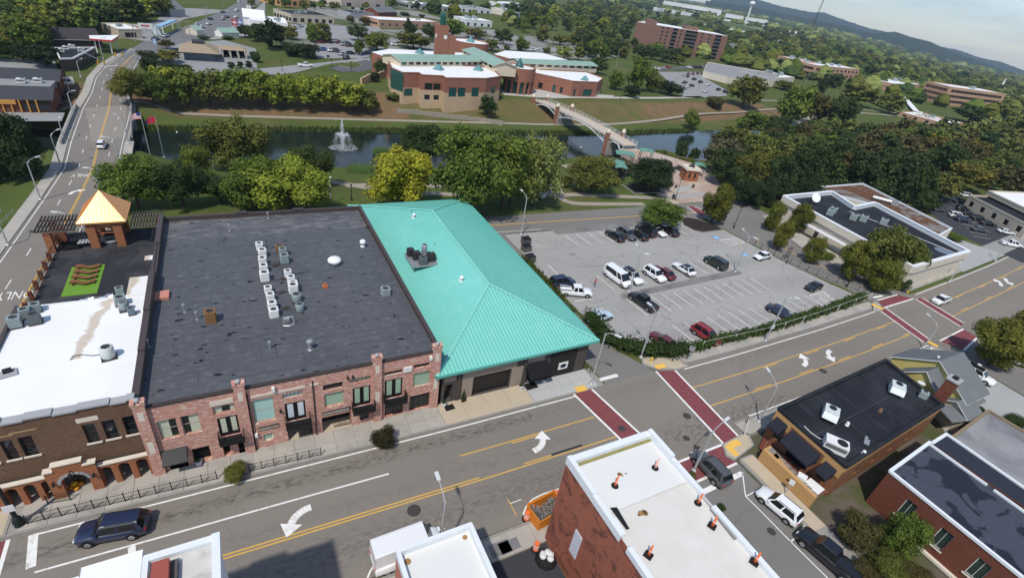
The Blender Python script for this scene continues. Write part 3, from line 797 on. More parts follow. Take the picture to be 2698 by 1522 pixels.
craftsman(w3, M_blind2, True); craftsman(w4, M_blind); craftsman(w5, M_blind)
window(pk, P0, P1, *sm1, cols=1, rows=1, frame=M_white, blind=[(0,1,M_blind)], depth=.2); window(pk, P0, P1, *sm2, cols=1, rows=1, frame=M_trim_dark, depth=.2)
M_door_in = pm('pane_bright', (.55,.62,.66), .35, .05, 1, 0, .5)
for k, o_ in enumerate((f1, f2, f3, f4)):
 u0,u1,v0,v1 = o_; um = (u0+u1)/2
 for (a, b) in ((u0, um-.01), (um+.01, u1)):
  dd = MB().box(a,b,.1,.17,v0,v1).build('french_door', M_black, pk, (P0[0],P0[1],0))
  MB().box(a+.22,b-.16,.085,.099,v0+.45,v1-.22).build('pane', (M_curtain, M_door_in, M_blind, M_blind)[k], dd, (0,0,0))
 # balcony: floor, rails, balusters
 x0_, x1_ = u0-.12, u1+.3; bal = MB().box(x0_,x1_,-.95,-.002,v0-.3,v0-.12).build('balcony', M_black, pk, (P0[0],P0[1],0))
 m = MB()
 for (a, b) in (((x0_,-.93),(x1_,-.93)), ((x0_+.02,-.93),(x0_+.02,-.02)), ((x1_-.02,-.93),(x1_-.02,-.02))):
  n = max(2, int((Vector(b)-Vector(a)).length/.11))
  for z in (v0-.1, v0+.85): m.tube((*a,z),(*b,z),.03,n=5)
  for i in range(n+1):
   p = Vector(a)+(Vector(b)-Vector(a))*i/n; m.tube((p.x,p.y,v0-.1),(p.x,p.y,v0+.85),.022 if k else .016,n=4)
 m.build('railing', M_black, bal)
# recessed shop fronts
def shop(o_, dep, glass=M_glass, name='shop_window'):
 u0,u1,v0,v1 = o_
 b = MB().box(u0,u1,dep-.02,dep+.02,v0,v1).build(name, glass, pk, (P0[0],P0[1],0)); m = MB()
 for i in range(5): u = u0+(u1-u0)*i/4; m.box(max(u0,u-.03),min(u1,u+.03),dep-.07,dep-.022,v0,v1)
 m.box(u0,u1,dep-.072,dep-.024,v1-.5,v1-.44); m.build('mullion', M_trim_dark, b)
shop(d4,.3); shop(d5,.3); shop(o2,1.55); shop(o3,1.55)
for (o_,dp) in ((d_a,1.15),(d_b,.45),(e1,.55),(e2,.55)):
 u0,u1,v0,v1 = o_; MB().box(u0,u1,dp,dp+.04,v0,v1).build('door', M_dark_in, pk, (P0[0],P0[1],0))
for (o_) in (o2, o3):
 u0,u1,v0,v1 = o_; m = MB(); n = 9
 for z in (.3, .95): m.tube((u0+1.2,.35,z),(u1-.1,.25,z),.025,n=5)
 for i in range(n+1): u = u0+1.2+(u1-u0-1.3)*i/n; m.tube((u,.3,.15),(u,.3,.95),.015 if i % 3 else .03,n=4)
 m.build('hand_rail', M_black, pk, (P0[0],P0[1],0))
 MB().box(u0+.02,u1-.02,.01,1.5,.12,.16).build('porch_floor', M_walk_tan, pk, (P0[0],P0[1],0))
# stone bands, tablets, pilasters with ball finials
for (x0,x1,z0,z1) in ((-4.85,-3.05,6.72,7.25),(-1.68,2.9,6.72,6.98),(3.3,4.1,6.75,6.95)): MB().box(U(x0),U(x1),-.06,.02,z0,z1).build('stone_band', M_stone, pk, (P0[0],P0[1],0))
for xc in (-9.68, -2.45, 9.6, 15.8):
 pi = MB().box(U(xc)-.42,U(xc)+.42,-.32,.35,0,8.6).build('pilaster', M_pink, pk, (P0[0],P0[1],0))
 MB().box(U(xc)-.5,U(xc)-.18,-.36,.3,8.602,8.95).box(U(xc)+.18,U(xc)+.5,-.36,.3,8.602,8.95).box(U(xc)-.178,U(xc)+.178,-.34,.28,8.601,8.75).build('pilaster_cap', M_pink, pi)
 MB().lathe([(.001,0),(.12,.03),(.2,.12),(.23,.24),(.2,.36),(.12,.44),(.001,.47)], 14, (U(xc),-.02,8.75)).build('ball_finial', M_grey_stone, pi, smooth=True)
 for (z0,z1,w) in ((6.9,7.9,.2),(3.0,4.4,.22)) if xc != -2.45 else ((6.9,7.9,.2),): MB().box(U(xc)-w,U(xc)+w,-.335,-.319,z0,z1).build('stone_tablet', M_stone, pi)
for x in (-1.95, 3.55): MB().tube((U(x),-.08,.1),(U(x),-.08,7.4),.06,n=6).build('downpipe', M_trim_dark, pk, (P0[0],P0[1],0))
# hood over the left door
hd = MB(); hd.prism([(U(-9.15),-1.3),(U(-7.3),-1.3),(U(-7.3),-.01),(U(-9.15),-.01)], 2.0, 2.1); hd.face([(U(-9.15),-1.3,2.12),(U(-7.3),-1.3,2.12),(U(-7.3),-.02,2.75),(U(-9.15),-.02,2.75)])
hd.face([(U(-9.15),-1.3,2.1),(U(-9.15),-.02,2.75),(U(-9.15),-.02,2.1)]); hd.face([(U(-7.3),-1.3,2.1),(U(-7.3),-.02,2.1),(U(-7.3),-.02,2.75)])
hd.build('door_hood', M_black, pk, (P0[0],P0[1],0))
# white wall boxes
for (x,z,s_) in ((15.15,7.15,.26),(-2.0+.25,1.95,.24),(-.2+.4,7.2,.26)): MB().box(U(x)-s_/2,U(x)+s_/2,-.3,-.001,z,z+s_*1.6).build('wall_box', M_white, pk, (P0[0],P0[1],0))
for x in (12.3, 12.75): MB().box(U(x),U(x)+.42,-.12,-.001,6.05,6.7).build('vent_box', M_white, pk, (P0[0],P0[1],0))
for (x,z) in ((6.75,6.75),(7.25,6.75),(9.7,4.9),(.55,4.35)): MB().lathe([(.03,0),(.1,.05),(.12,.25),(.05,.36)],8,(U(x),-.2,z)).box(U(x)-.03,U(x)+.03,-.2,-.002,z+.3,z+.36).build('wall_lamp', M_black, pk, (P0[0],P0[1],0))
# shop signs: pale script on dark plates, too small to read
for (x0, x1, z) in ((-1.5,.22,2.72),(4.2,6.9,2.82)):
 sg = MB(); sg.box(U(x0),U(x1),-.1,-.002,z-.2,z+.2); sg = sg.build('shop_sign', M_trim_dark, pk, (P0[0],P0[1],0)); m = MB(); n = int((x1-x0)/.17); rr = random.Random(5)
 for i in range(n):
  u = U(x0)+.06+i*.17; h = rr.uniform(.09,.16)
  m.lathe([(.075,-.03),(.075,.0)],8,(0,0,0)) if False else None
  m.box(u,u+.035,-.13,-.101,z-h,z+h); m.box(u+.036,u+.12,-.129,-.102,z-h+.02,z-h+.06); m.box(u+.036,u+.11,-.129,-.102,z+.02,z+.06)
 m.build('lettering', M_stone, sg)
# roof: dark felt in lapped sheets with patched holes
s = NT('roof_felt'); p = s.pos()
c = s.mix(s.noise(.16, 6, .65), (.050,.053,.060), (.098,.101,.110))
stk = s.ramp(s.noise(1.1, 6, .72, vec=s.scale(p, .8, 1.5, 1)), .50, .76)
c = s.mix(s.math('MULTIPLY', stk, .55), c, (.19,.19,.20))
sx = s.n('ShaderNodeSeparateXYZ'); s.l(p, sx.inputs[0])
lap = s.math('LESS_THAN', s.math('FRACT', s.math('DIVIDE', s.math('ADD', sx.outputs[1], s.math('MULTIPLY', s.noise(.6, 2), .1)), 1.95)), .035)
c = s.mix(s.math('MULTIPLY', lap, .5), c, (.022,.023,.027))
row = s.math('FLOOR', s.math('DIVIDE', sx.outputs[1], 1.95))
xl = s.math('LESS_THAN', s.math('FRACT', s.math('DIVIDE', s.math('ADD', sx.outputs[0], s.math('MULTIPLY', row, 3.7)), 9.0)), .010)
c = s.mix(s.math('MULTIPLY', xl, .4), c, (.020,.021,.024))
# worn, bleached back strip
wr = s.math('MULTIPLY', s.ramp(s.noise(.9, 5, .7, vec=s.scale(p, .6, 1.6, 1)), .46, .66), s.math('GREATER_THAN', sx.outputs[1], 70.0))
c = s.mix(s.math('MULTIPLY', wr, .5), c, (.27,.25,.225))
hl = s.ramp(s.noise(.85, 2, .4, vec=s.scale(p, 1, 1.9, 1)), .685, .70)
c = s.mix(hl, c, (.010,.010,.012))
s.col(c); s.bump(s.noise(1.2, 4), .3, .04); M_felt = s.set(.55, spec=.35)
rf = MB().face([(X0+.25,FY+.28,7.42),(X1-.28,FY+.28,7.42),(X1-.28,BK-.3,7.16),(X0+.25,BK-.3,7.16)]).build('roof', M_felt, pk)
for k in range(12):
 y = 44+k*2.6; MB().obox((1.0+.35*k % 2.1, y), .05, 2.3, 7.3, 7.412-.0067*(y-40)+.022, .02).build('felt_lap', M_trim_dark, rf) if k % 3 == 0 else None
M_cap = pm('parapet_metal', (.06,.045,.042), .5, .15, 1, 6, .4)
MB().box(X0+.001,X1+.001,FY-.09,FY+.28,7.952,8.1).build('parapet_cap', M_trim_dark, rf)
MB().box(X1-.28,X1+.13,FY+.32,BK-.2,7.5,7.93).build('parapet', M_cap, rf)
MB().box(X0-.35,X1+.02,BK-.3,BK+.08,7.15,7.75).build('parapet', M_cap, rf)
for (y0,y1,z) in ((FY+.35,46,8.35),(46,52.5,8.5),(52.5,60.5,8.65),(60.6,68,8.1),(68,BK,8.25)): MB().box(X0-.3,X0+.25,y0,y1-.02,7.2,z).build('party_wall', M_cap, rf)
for x in (-1.2, 6.4): MB().box(x,x+1.5,BK-.36,BK+.12,7.76,7.95).build('parapet_step', M_cap, rf)
# TEAL ROOFED HALL
tl = thing('metal_roof_hall', 'single storey hall with bright teal standing seam hip roof and grey walls', 'building')
M_twall = pm('wall_grey_brown', (.072,.062,.055), .75, .12, .8, 8)
M_tan_rib = NT('panel_tan_rib'); wv = M_tan_rib.n('ShaderNodeTexWave'); wv.inputs['Scale'].default_value = 2.6; M_tan_rib.l(M_tan_rib.pos(), wv.inputs['Vector'])
M_tan_rib.col(M_tan_rib.mix(M_tan_rib.ramp(wv.outputs[1], .75, .95), (.33,.275,.225), (.20,.165,.135))); M_tan_rib.bump(wv.outputs[1], .4, .04); M_tan_rib = M_tan_rib.set(.6, spec=.3)
s = NT('teal_metal'); c = s.mix(s.noise(.35, 5), (.165,.50,.43), (.215,.58,.50)); c = s.mix(s.ramp(s.noise(.4, 7, .75, vec=s.scale(s.pos(), 2.2, .7, 1)), .48, .78), c, (.24,.58,.51)); s.col(c); M_teal = s.set(.42, spec=.5)
M_teal_rib = pm('teal_rib', (.10,.38,.325), .45, .06, .5, 0, .5)
TW0, TW1, TF, TB = 16.75, 36.2, 38.7, 82.3
A0, A1 = (TW0, TF), (TW1, TF); V_ = lambda x: x-TW0
to = [(V_(17.1),V_(18.1),.1,2.75,0,.9),(V_(20.6),V_(25.35),.1,3.0,0,.35),(V_(27.7),V_(29.6),.1,2.6,0,1.0)]
wall(tl, A0, A1, 0, 4.75, M_twall, to); wall(tl, A1, (TW1,TB), 0, 4.75, M_twall); wall(tl, (TW1,TB), (TW0,TB), 0, 4.75, M_twall); wall(tl, (TW0,TB), A0, 0, 4.75, M_twall)
L0 = (A0[0], A0[1], 0)
for i in range(6): MB().box(V_(20.6),V_(25.35),.3,.34,.12+i*.48,.12+i*.48+.465).build('garage_door_panel', M_black, tl, L0)
MB().box(V_(17.1),V_(18.1),.85,.9,.1,2.75).build('door', M_glass, tl, L0); MB().box(V_(27.7),V_(29.6),.95,1.0,.1,2.6).build('door', M_glass, tl, L0)
for (x0,x1,z0,z1) in ((16.95,18.4,3.15,3.85),(19.15,26.05,3.1,4.0),(19.15,20.5,.1,3.08),(25.45,27.0,.1,3.08),(27.4,29.8,3.35,4.1)): MB().box(V_(x0),V_(x1),-.05,-.003,z0,z1).build('tan_panel', M_tan_rib, tl, L0)
for x in (18.75, 27.2): MB().box(V_(x)-.22,V_(x)+.22,-.14,-.001,0,4.5).build('pier', M_twall, tl, L0)
for i in range(15): x = 30.75+i*.262; MB().box(V_(x),V_(x)+.12,-.14,-.004,.15,4.25).build('screen_slat', pm('slat_black', (.022,.02,.02), .6, .1), tl, L0)
MB().box(V_(30.7),V_(34.65),-.02,-.001,.12,4.28).build('screen_back', M_trim_dark if False else pm('screen_back', (.085,.075,.068), .7, .1), tl, L0)
aw = MB(); aw.face([(V_(27.3),-1.55,2.15),(V_(30.35),-1.55,2.15),(V_(30.35),-.01,3.15),(V_(27.3),-.01,3.15)]); aw.face([(V_(27.3),-1.55,1.85),(V_(30.35),-1.55,1.85),(V_(30.35),-1.55,2.15),(V_(27.3),-1.55,2.15)])
aw.face([(V_(27.3),-1.55,1.85),(V_(27.3),-1.55,2.15),(V_(27.3),-.01,3.15),(V_(27.3),-.01,2.4)]); aw.face([(V_(30.35),-1.55,1.85),(V_(30.35),-.01,2.4),(V_(30.35),-.01,3.15),(V_(30.35),-1.55,2.15)])
aw.build('awning', pm('awning_cloth', (.014,.014,.017), .9, .15, 2, 0, .1), tl, L0)
sg = MB().box(V_(32.05),V_(33.4),-.24,-.16,1.25,2.3).build('sign_board', M_white, tl, L0)
m = MB(); uc = V_(32.72)
for (a,b,z,h) in ((-.5,.5,1.72,.16),(-.38,.38,1.9,.14),(-.4,.4,1.54,.13)): m.box(uc+a,uc+b,-.256,-.241,z,z+h)
m.lathe([(.24,0),(.24,.01)],18,(0,0,0)); m.v[-36:] = [(uc+v[0], -.25+(v[2]-.005)*1.2, 1.79+v[1]*1.35) for v in m.v[-36:]]
m.build('sign_emblem', pm('emblem_blue', (.03,.06,.10), .6, .3, 4, 0), sg)
# hip roof
EX0, EX1, EY0, EY1, EZ, RZ = 15.75, 37.2, 38.0, 83.2, 4.95, 8.25
RA, RB = Vector((26.5,49.2,RZ)), Vector((26.75,72.0,RZ))
c00, c10, c11, c01 = Vector((EX0,EY0,EZ)), Vector((EX1,EY0+.2,EZ)), Vector((EX1+.2,EY1,EZ)), Vector((EX0,EY1,EZ))
rf = MB()
for f in ([c00,c10,RA],[c10,c11,RB,RA],[c11,c01,RB],[c01,c00,RA,RB]): rf.face(f)
rf.face([c00-Vector((0,0,.25)),c01-Vector((0,0,.25)),c11-Vector((0,0,.25)),c10-Vector((0,0,.25))])
rf = rf.build('roof', M_teal, tl)
def rib_mesh():
 m = MB()
 def seam(a, b, n_):
  d = (b-a).normalized(); w = d.cross(n_).normalized()*.03; h = n_*.075
  m.face([a-w,b-w,b-w+h,a-w+h]); m.face([a+w+h,b+w+h,b+w,a+w]); m.face([a-w+h,b-w+h,b+w+h,a+w+h])
 def side(c0, c1, r0, r1, step=.45):
  L = (c1-c0).length; e = (c1-c0)/L; n_ = (c1-c0).cross(r0-c0).normalized()
  if n_.z < 0: n_ = -n_
  k = 1
  while k*step < L:
   p = c0+e*(k*step); t = k*step; t0, t1 = (r0-c0).dot(e), (r1-c0).dot(e)
   up = (r0-c0)-e*t0
   if t < t0: f = t/t0
   elif t > t1: f = (L-t)/max(1e-6, L-t1)
   else: f = 1.0
   seam(p, p+up*f, n_); k += 1
 side(c00,c10,RA,RA); side(c10,c11,RA,RB); side(c11,c01,RB,RB); side(c01,c00,RB,RA)
 return m
rb = rib_mesh().build('standing_seams', M_teal_rib, rf); tag(rb, kind='stuff')
for (a, b) in ((c00,RA),(c10,RA),(c11,RB),(c01,RB),(RA,RB)):
 d = (b-a).normalized(); w = d.cross(Vector((0,0,1))).normalized()*.2; z = Vector((0,0,.11))
 MB().face([a-w+z*.8,b-w+z*.8,b+z*1.5,a+z*1.5]).face([a+z*1.5,b+z*1.5,b+w+z*.8,a+w+z*.8]).build('ridge_cap', M_teal, rf)
for (a, b) in ((c00,c10),(c10,c11),(c11,c01),(c01,c00)):
 v = b-a; MB().obox(((a+b)/2)[:2], v.length+.1, .14, EZ-.28, EZ+.03, math.atan2(v.y, v.x)).build('gutter', M_teal_rib, rf)
for (i,a,b) in ((5,1560,790),(9,2010,85),(5,1540,745),(5,1760,1060)):
 x, y = q2(i,a,b,6.4 if i==5 else 6.0)
 sz = EZ+(x-EX0)*(RZ-EZ)/(26.6-EX0); vt = MB()
 vt.lathe([(.09,-.2),(.09,.35)],8,(x,y,sz));
 if (a,b) in ((1560,790),(2010,85)): vt.lathe([(.1,.3),(.28,.36),(.3,.55),(.12,.7)],10,(x,y,sz)); vt.box(x-.3,x+.3,y-.3,y+.3,sz-.1,sz+.06)
 vt.build('roof_vent', M_white if len(vt.v) > 30 else M_teal_rib, rf)
# BROWN BRICK BUILDING WITH ARCADE AND WHITE ROOF
bw = thing('arcade_building', 'brown brick building with orange brick arcade at street level and white roof', 'building')
BX0, BX1 = -21.6, -10.05
B0, B1 = (BX0, 39.25), (BX1, 39.25); K0 = (BX0, 39.25, 0); UB = lambda x: x-BX0
bo = [(UB(x0),UB(x1),4.85,6.9) for x0, x1 in ((-13.8,-13.0),(-12.55,-11.7),(-11.2,-10.4),(-17.72,-16.88),(-18.75,-18.05),(-20.0,-19.3))]
wall(bw, B0, B1, 2.6, 8.5, M_brown, bo)
for o_ in bo: window(bw, B0, B1, *o_, cols=1, rows=2, frame=M_trim_dark, sill=M_stone, depth=.25)
wall(bw, (BX0,58.8), B0, 0, 7.0, M_brown); wall(bw, (BX1,58.8), (BX0,58.8), 0, 6.7, M_brown)
C0, C1 = (BX0, 38.62), (BX1, 38.62); KC = (BX0, 38.62, 0)
ar = [(UB(x0),UB(x1),.1,2.35,.3,.5) for x0, x1 in ((-13.6,-12.85),(-12.4,-11.6),(-11.15,-10.35),(-17.45,-16.75),(-18.55,-17.85),(-19.7,-18.95))]
ar2 = (UB(-16.2),UB(-14.4),.1,2.6,.75,.5)
wall(bw, C0, C1, 0, 2.62, M_orange, ar+[ar2], 'arcade', .5)
MB().box(0,UB(BX1),1.9,2.0,0,2.6).build('arcade_back', M_dark_in if False else M_redbr, bw, KC); MB().box(.01,UB(BX1)-.01,.02,1.9,.02,.12).build('arcade_floor', M_walk, bw, KC)
MB().box(0,UB(BX1),.0,.64,2.622,2.66).build('arcade_roof', M_trim_dark, bw, KC)
for (x0, x1, z) in ((-21.6,-16.95,2.665),(-13.7,-10.06,2.665)): MB().box(UB(x0),UB(x1),-.1,.3,z,z+.12).build('stone_ledge', M_stone, bw, KC)
pt = MB()
wall_local(pt, 3.3, 0, 3.35, [(.95-.12,2.45+.12,.1,2.6,.75,.55)], .55); wall_local(pt, 2.1, 0, 0, []) if False else None
pt.box(.0,.65,.001,.4,3.351,3.352) if False else None
po = pt.build('portal', M_orange, bw, (-16.95, 38.4, 0))
MB().box(.6,2.5,.0,.3,3.36,3.9).build('portal_step', M_orange, po); MB().box(0,3.3,.3,.75,0.1,.2)
for (a,b,z) in ((.55,2.55,3.902),(.0-.05,.62,3.37),(2.48,3.35,3.37)): MB().box(a,b,-.1,.42,z,z+.13).build('portal_coping', M_stone, po)
m = MB(); n = 9
for i in range(n):
 a0, a1 = math.pi*i/n, math.pi*(i+1)/n-.04
 p = lambda a, r, h: (1.64-r*math.cos(a), 1.82+h*math.sin(a))
 pts = [p(a0,.88,.8), p(a1,.88,.8), p(a1,1.12,1.04), p(a0,1.12,1.04)]
 m = MB(); m.face([(x,-.06,z) for x, z in pts]); m.face([(pts[3][0],-.06,pts[3][1]),(pts[2][0],-.06,pts[2][1]),(pts[2][0],.02,pts[2][1]),(pts[3][0],.02,pts[3][1])])
 m.build('arch_stone', M_grey_stone, po)
MB().lathe([(.04,0),(.13,.06),(.15,.42),(.06,.55)],8,(1.64,-.35,2.55)).box(1.61,1.67,-.35,0,3.05,3.1).build('hanging_lantern', M_black, po)
for x in (.35, 2.95): MB().lathe([(.03,0),(.1,.05),(.12,.25),(.05,.36)],8,(x,-.2,1.9)).box(x-.03,x+.03,-.2,-.002,2.2,2.26).build('wall_lamp', M_black, po)
for i, (a, b, z) in enumerate(((-21.6,-20.1,8.5),(-20.1,-18.2,8.62),(-18.2,-16.9,8.5),(-16.9,-15.2,8.62),(-15.2,-13.7,8.5),(-13.7,-11.6,8.62),(-11.6,-10.5,8.5),(-10.5,-9.95,8.62))):
 MB().box(UB(a)+.01,UB(b)-.01,-.14,.62,z,z+.16).box(UB(a)+.02,UB(b)-.02,0.002,.3,8.4,z).build('coping_stone', M_grey_stone, bw, K0)
MB().box(UB(-14.0),UB(-12.6),-.03,.001,7.2,7.65).build('stone_tablet', M_stone, bw, K0)
for (x,z) in ((-17.2,7.45),(-18.6,7.3)): MB().box(UB(x)-.8,UB(x)+.8,-.03,.001,z,z+.07).build('stone_band', pm('band_ochre',(.42,.30,.14),.8,.1), bw, K0)
s = NT('roof_white'); c = s.mix(s.noise(.25, 5), (.70,.70,.71), (.82,.82,.83)); p = s.pos(); sx = s.n('ShaderNodeSeparateXYZ'); s.l(p, sx.inputs[0])
xo = s.math('ADD', sx.outputs[0], s.math('MULTIPLY', s.math('SUBTRACT', s.noise(.55, 5, .65), .5), 2.6))
ln = s.math('ADD', -15.2, s.math('MULTIPLY', s.math('SUBTRACT', sx.outputs[1], 52.0), .14))
st_ = s.ramp(s.math('ABSOLUTE', s.math('SUBTRACT', xo, ln)), .35, .62, (1,1,1,1), (0,0,0,1))
st_ = s.math('MULTIPLY', s.math('MULTIPLY', st_, s.math('GREATER_THAN', sx.outputs[1], 48.6)), s.math('LESS_THAN', sx.outputs[0], -10.0))
c = s.mix(s.math('MULTIPLY', st_, .8), c, s.mix(s.noise(1.6, 5, .7), (.34,.25,.16), (.62,.52,.40)))
c = s.mix(s.math('MULTIPLY', s.ramp(s.noise(1.2, 6, .7), .66, .80), .35), c, (.42,.42,.43))
s.col(c); s.bump(s.noise(1.5, 4), .15, .03); M_wroof = s.set(.6, spec=.3)
wr_ = MB().face([(BX0+.1,39.6,6.75),(BX1-.1,39.6,6.75),(BX1-.1,58.7,6.62),(BX0+.1,58.7,6.62)]).build('roof', M_wroof, bw)
MB().box(BX0+.02,BX1-.02,39.55,39.9,6.5,8.52).build('parapet', M_white, wr_)
MB().box(BX0-.15,BX0+.12,39.9,58.7,6.4,7.0).build('parapet', M_cap, wr_); MB().box(BX0+.13,BX1-.1,58.55,58.85,6.4,6.72).build('parapet', M_white, wr_)
# roof terrace behind it with turf, railing and pergola tower
tr = thing('roof_terrace', 'dark roof terrace with green turf square behind the white roof', 'terrace')
M_deck = pm('terrace_rubber', (.028,.029,.034), .85, .25, .3, 6, .2, col2=(.05,.051,.056), lo=.45, hi=.6)
TX0, TX1, TY0, TY1, TZ = -22.2, -10.35, 58.9, 81.5, 4.0
MB().box(TX0,TX1,TY0,TY1,0,TZ-.02).build('base', M_brown, tr)
for i in range(4):
 for j in range(7):
  a, b = TX0+.1+(TX1-TX0-.2)*i/4, TX0+.1+(TX1-TX0-.2)*(i+1)/4; c_, d_ = TY0+(TY1-TY0)*j/7, TY0+(TY1-TY0)*(j+1)/7
  MB().box(a+.012,b-.012,c_+.012,d_-.012,TZ-.019,TZ+.004*((i+j)%3)).build('rubber_sheet', M_deck, tr)
MB().obox((-18.15,68.0),3.3,6.9,TZ+.012,TZ+.04).build('turf', pm('turf_green', (.13,.26,.035), .95, .1, 3, 20, .1), tr)
M_wood = pm('wood_brown', (.20,.085,.035), .7, .2, 2, 8)
for i in range(4):
 m = MB(); y = 67.0+i*1.25; pts = [(-19.3+2.4*t/8, y+.24*math.sin(t*.9+.4)) for t in range(9)]
 for (a,b),(c_,d_) in zip(pts, pts[1:]): m.prism([(a,b-.3),(c_,d_-.3),(c_,d_+.3),(a,b+.3)], TZ+.3, TZ+.38+.08*math.sin((a+20)*2))
 for x in (-19.1, -17.1): m.box(x,x+.1,y-.25,y+.25,TZ+.04,TZ+.3)
 tag(m.build('wave_lounger', M_wood), 'wavy brown wooden lounger on the green turf, %s' % ('nearest the white roof','second from the white roof','third from the white roof','farthest from the white roof')[i], 'lounger', 'wooden loungers on the turf')
MB().box(-13.6,-10.5,60.4,67.4,TZ+.012,TZ+.05).build('white_sheet', M_wroof, tr); MB().box(-12.4,-10.5,71.6,72.8,TZ+.012,TZ+.05).build('white_sheet', M_wroof, tr)
ra = MB(); n = 9
for i in range(n):
 y0, y1 = 60.0+i*2.3, 60.0+(i+1)*2.3
 MB().box(TX0-.25,TX0+.12,y0-.14,y0+.14,TZ-.1,TZ+1.15).build('rail_post', M_redbr, tr)
 m = MB()
 for z in (TZ+.25, TZ+1.0): m.tube((TX0-.05,y0+.14,z),(TX0-.05,y1-.14,z),.03,n=5)
 for k in range(1, 5): m.tube((TX0-.05,y0+.14+k*.4,TZ+.25),(TX0-.05,y0+.14+k*.4,TZ+1.0),.016,n=4)
 m.tube((TX0-.05,y0+.2,TZ+.25),(TX0-.05,y1-.2,TZ+1.0),.02,n=4); m.build('railing', M_black, tr)
m = MB()
for z in (TZ+.2, TZ+1.0): m.tube((TX0,TY1-.1,z),(TX1,TY1-.1,z),.03,n=5)
for k in range(30): x = TX0+(TX1-TX0)*k/29; m.tube((x,TY1-.1,TZ),(x,TY1-.1,TZ+1.0),.035 if k % 5 == 0 else .014,n=4)
m.build('railing', M_black, tr)
pg = thing('pergola_tower', 'brick pergola with copper pyramid roof on the roof terrace', 'pergola')
s = NT('copper_roof'); s.col(s.mix(s.noise(.5, 4), (.72,.36,.15), (.80,.44,.20))); M_copper = s.set(.30, metal=.5, spec=.5)
TC = (-16.55, 79.0)
for (dx, dy) in ((-1.4,-2.4),(1.4,-2.4),(-1.4,1.6),(1.4,1.6)): MB().obox((TC[0]+dx,TC[1]+dy),.95,.95,TZ,7.2).build('brick_leg', M_orange, pg)
for (dy) in (-2.4, 1.6):
 m = MB(); wall_local(m, 3.75, TZ+2.0, 7.5, [(.95,2.8,TZ+2.0,TZ+2.75,.6,.5)], .5); m.build('arch_panel', M_orange, pg, (TC[0]-1.875, TC[1]+dy-.25 if dy < 0 else TC[1]+dy-.2, 0))
e0, e1, f0, f1 = TC[0]-2.6, TC[0]+2.55, 75.9, 82.1; ap = Vector((-16.5, 79.0, 10.9)); EZ2 = 7.75
cs = [Vector((e0,f0,EZ2)),Vector((e1,f0,EZ2)),Vector((e1,f1,EZ2)),Vector((e0,f1,EZ2))]
m = MB()
for a, b in zip(cs, cs[1:]+cs[:1]): m.face([a,b,ap])
m.face([c-Vector((0,0,.02)) for c in reversed(cs)]); pr = m.build('pyramid_roof', M_copper, pg); m = MB()
for a, b in zip(cs, cs[1:]+cs[:1]):
 n_ = (b-a).cross(ap-a).normalized(); e = (b-a)
 for k in range(1, 12):
  t = k/12; pA = a+e*t; top = pA+(ap-(a+b)/2)*(1-abs(2*t-1)); d = (top-pA).normalized(); w = d.cross(n_)*.02
  m.face([pA-w,top-w,top-w+n_*.05,pA-w+n_*.05]); m.face([pA+w+n_*.05,top+w+n_*.05,top+w,pA+w]); m.face([pA-w+n_*.05,top-w+n_*.05,top+w+n_*.05,pA+w+n_*.05])
tag(m.build('standing_seams', M_copper, pr), kind='stuff')
for a, b in zip(cs, cs[1:]+cs[:1]): v = b-a; MB().obox(((a+b)/2)[:2], v.length+.1, .12, EZ2-.16, EZ2+.02, math.atan2(v.y,v.x)).build('eave_board', M_copper, pr)
for (x0, x1) in ((-23.4,-19.5),(-13.6,-10.2)):
 for y in (76.0, 77.6, 79.2): MB().box(x0,x1,y-.09,y+.09,6.75,7.0).build('pergola_beam', pm('beam_pale',(.40,.34,.27),.8,.12), pg)
 n = int((x1-x0)/.33)
 for i in range(n+1): x = x0+(x1-x0)*i/n; MB().box(x-.06,x+.06,75.5,80.3,7.002,7.2).build('pergola_slat', pm('slat_dark',(.05,.042,.038),.8,.2), pg)
for (x, y) in ((-22.4,76.2),(-22.4,79.2),(-21.3,77.6),(-10.75,79.2)): MB().obox((x,y),.75,.75,TZ,6.74).build('brick_leg', M_orange, pg)
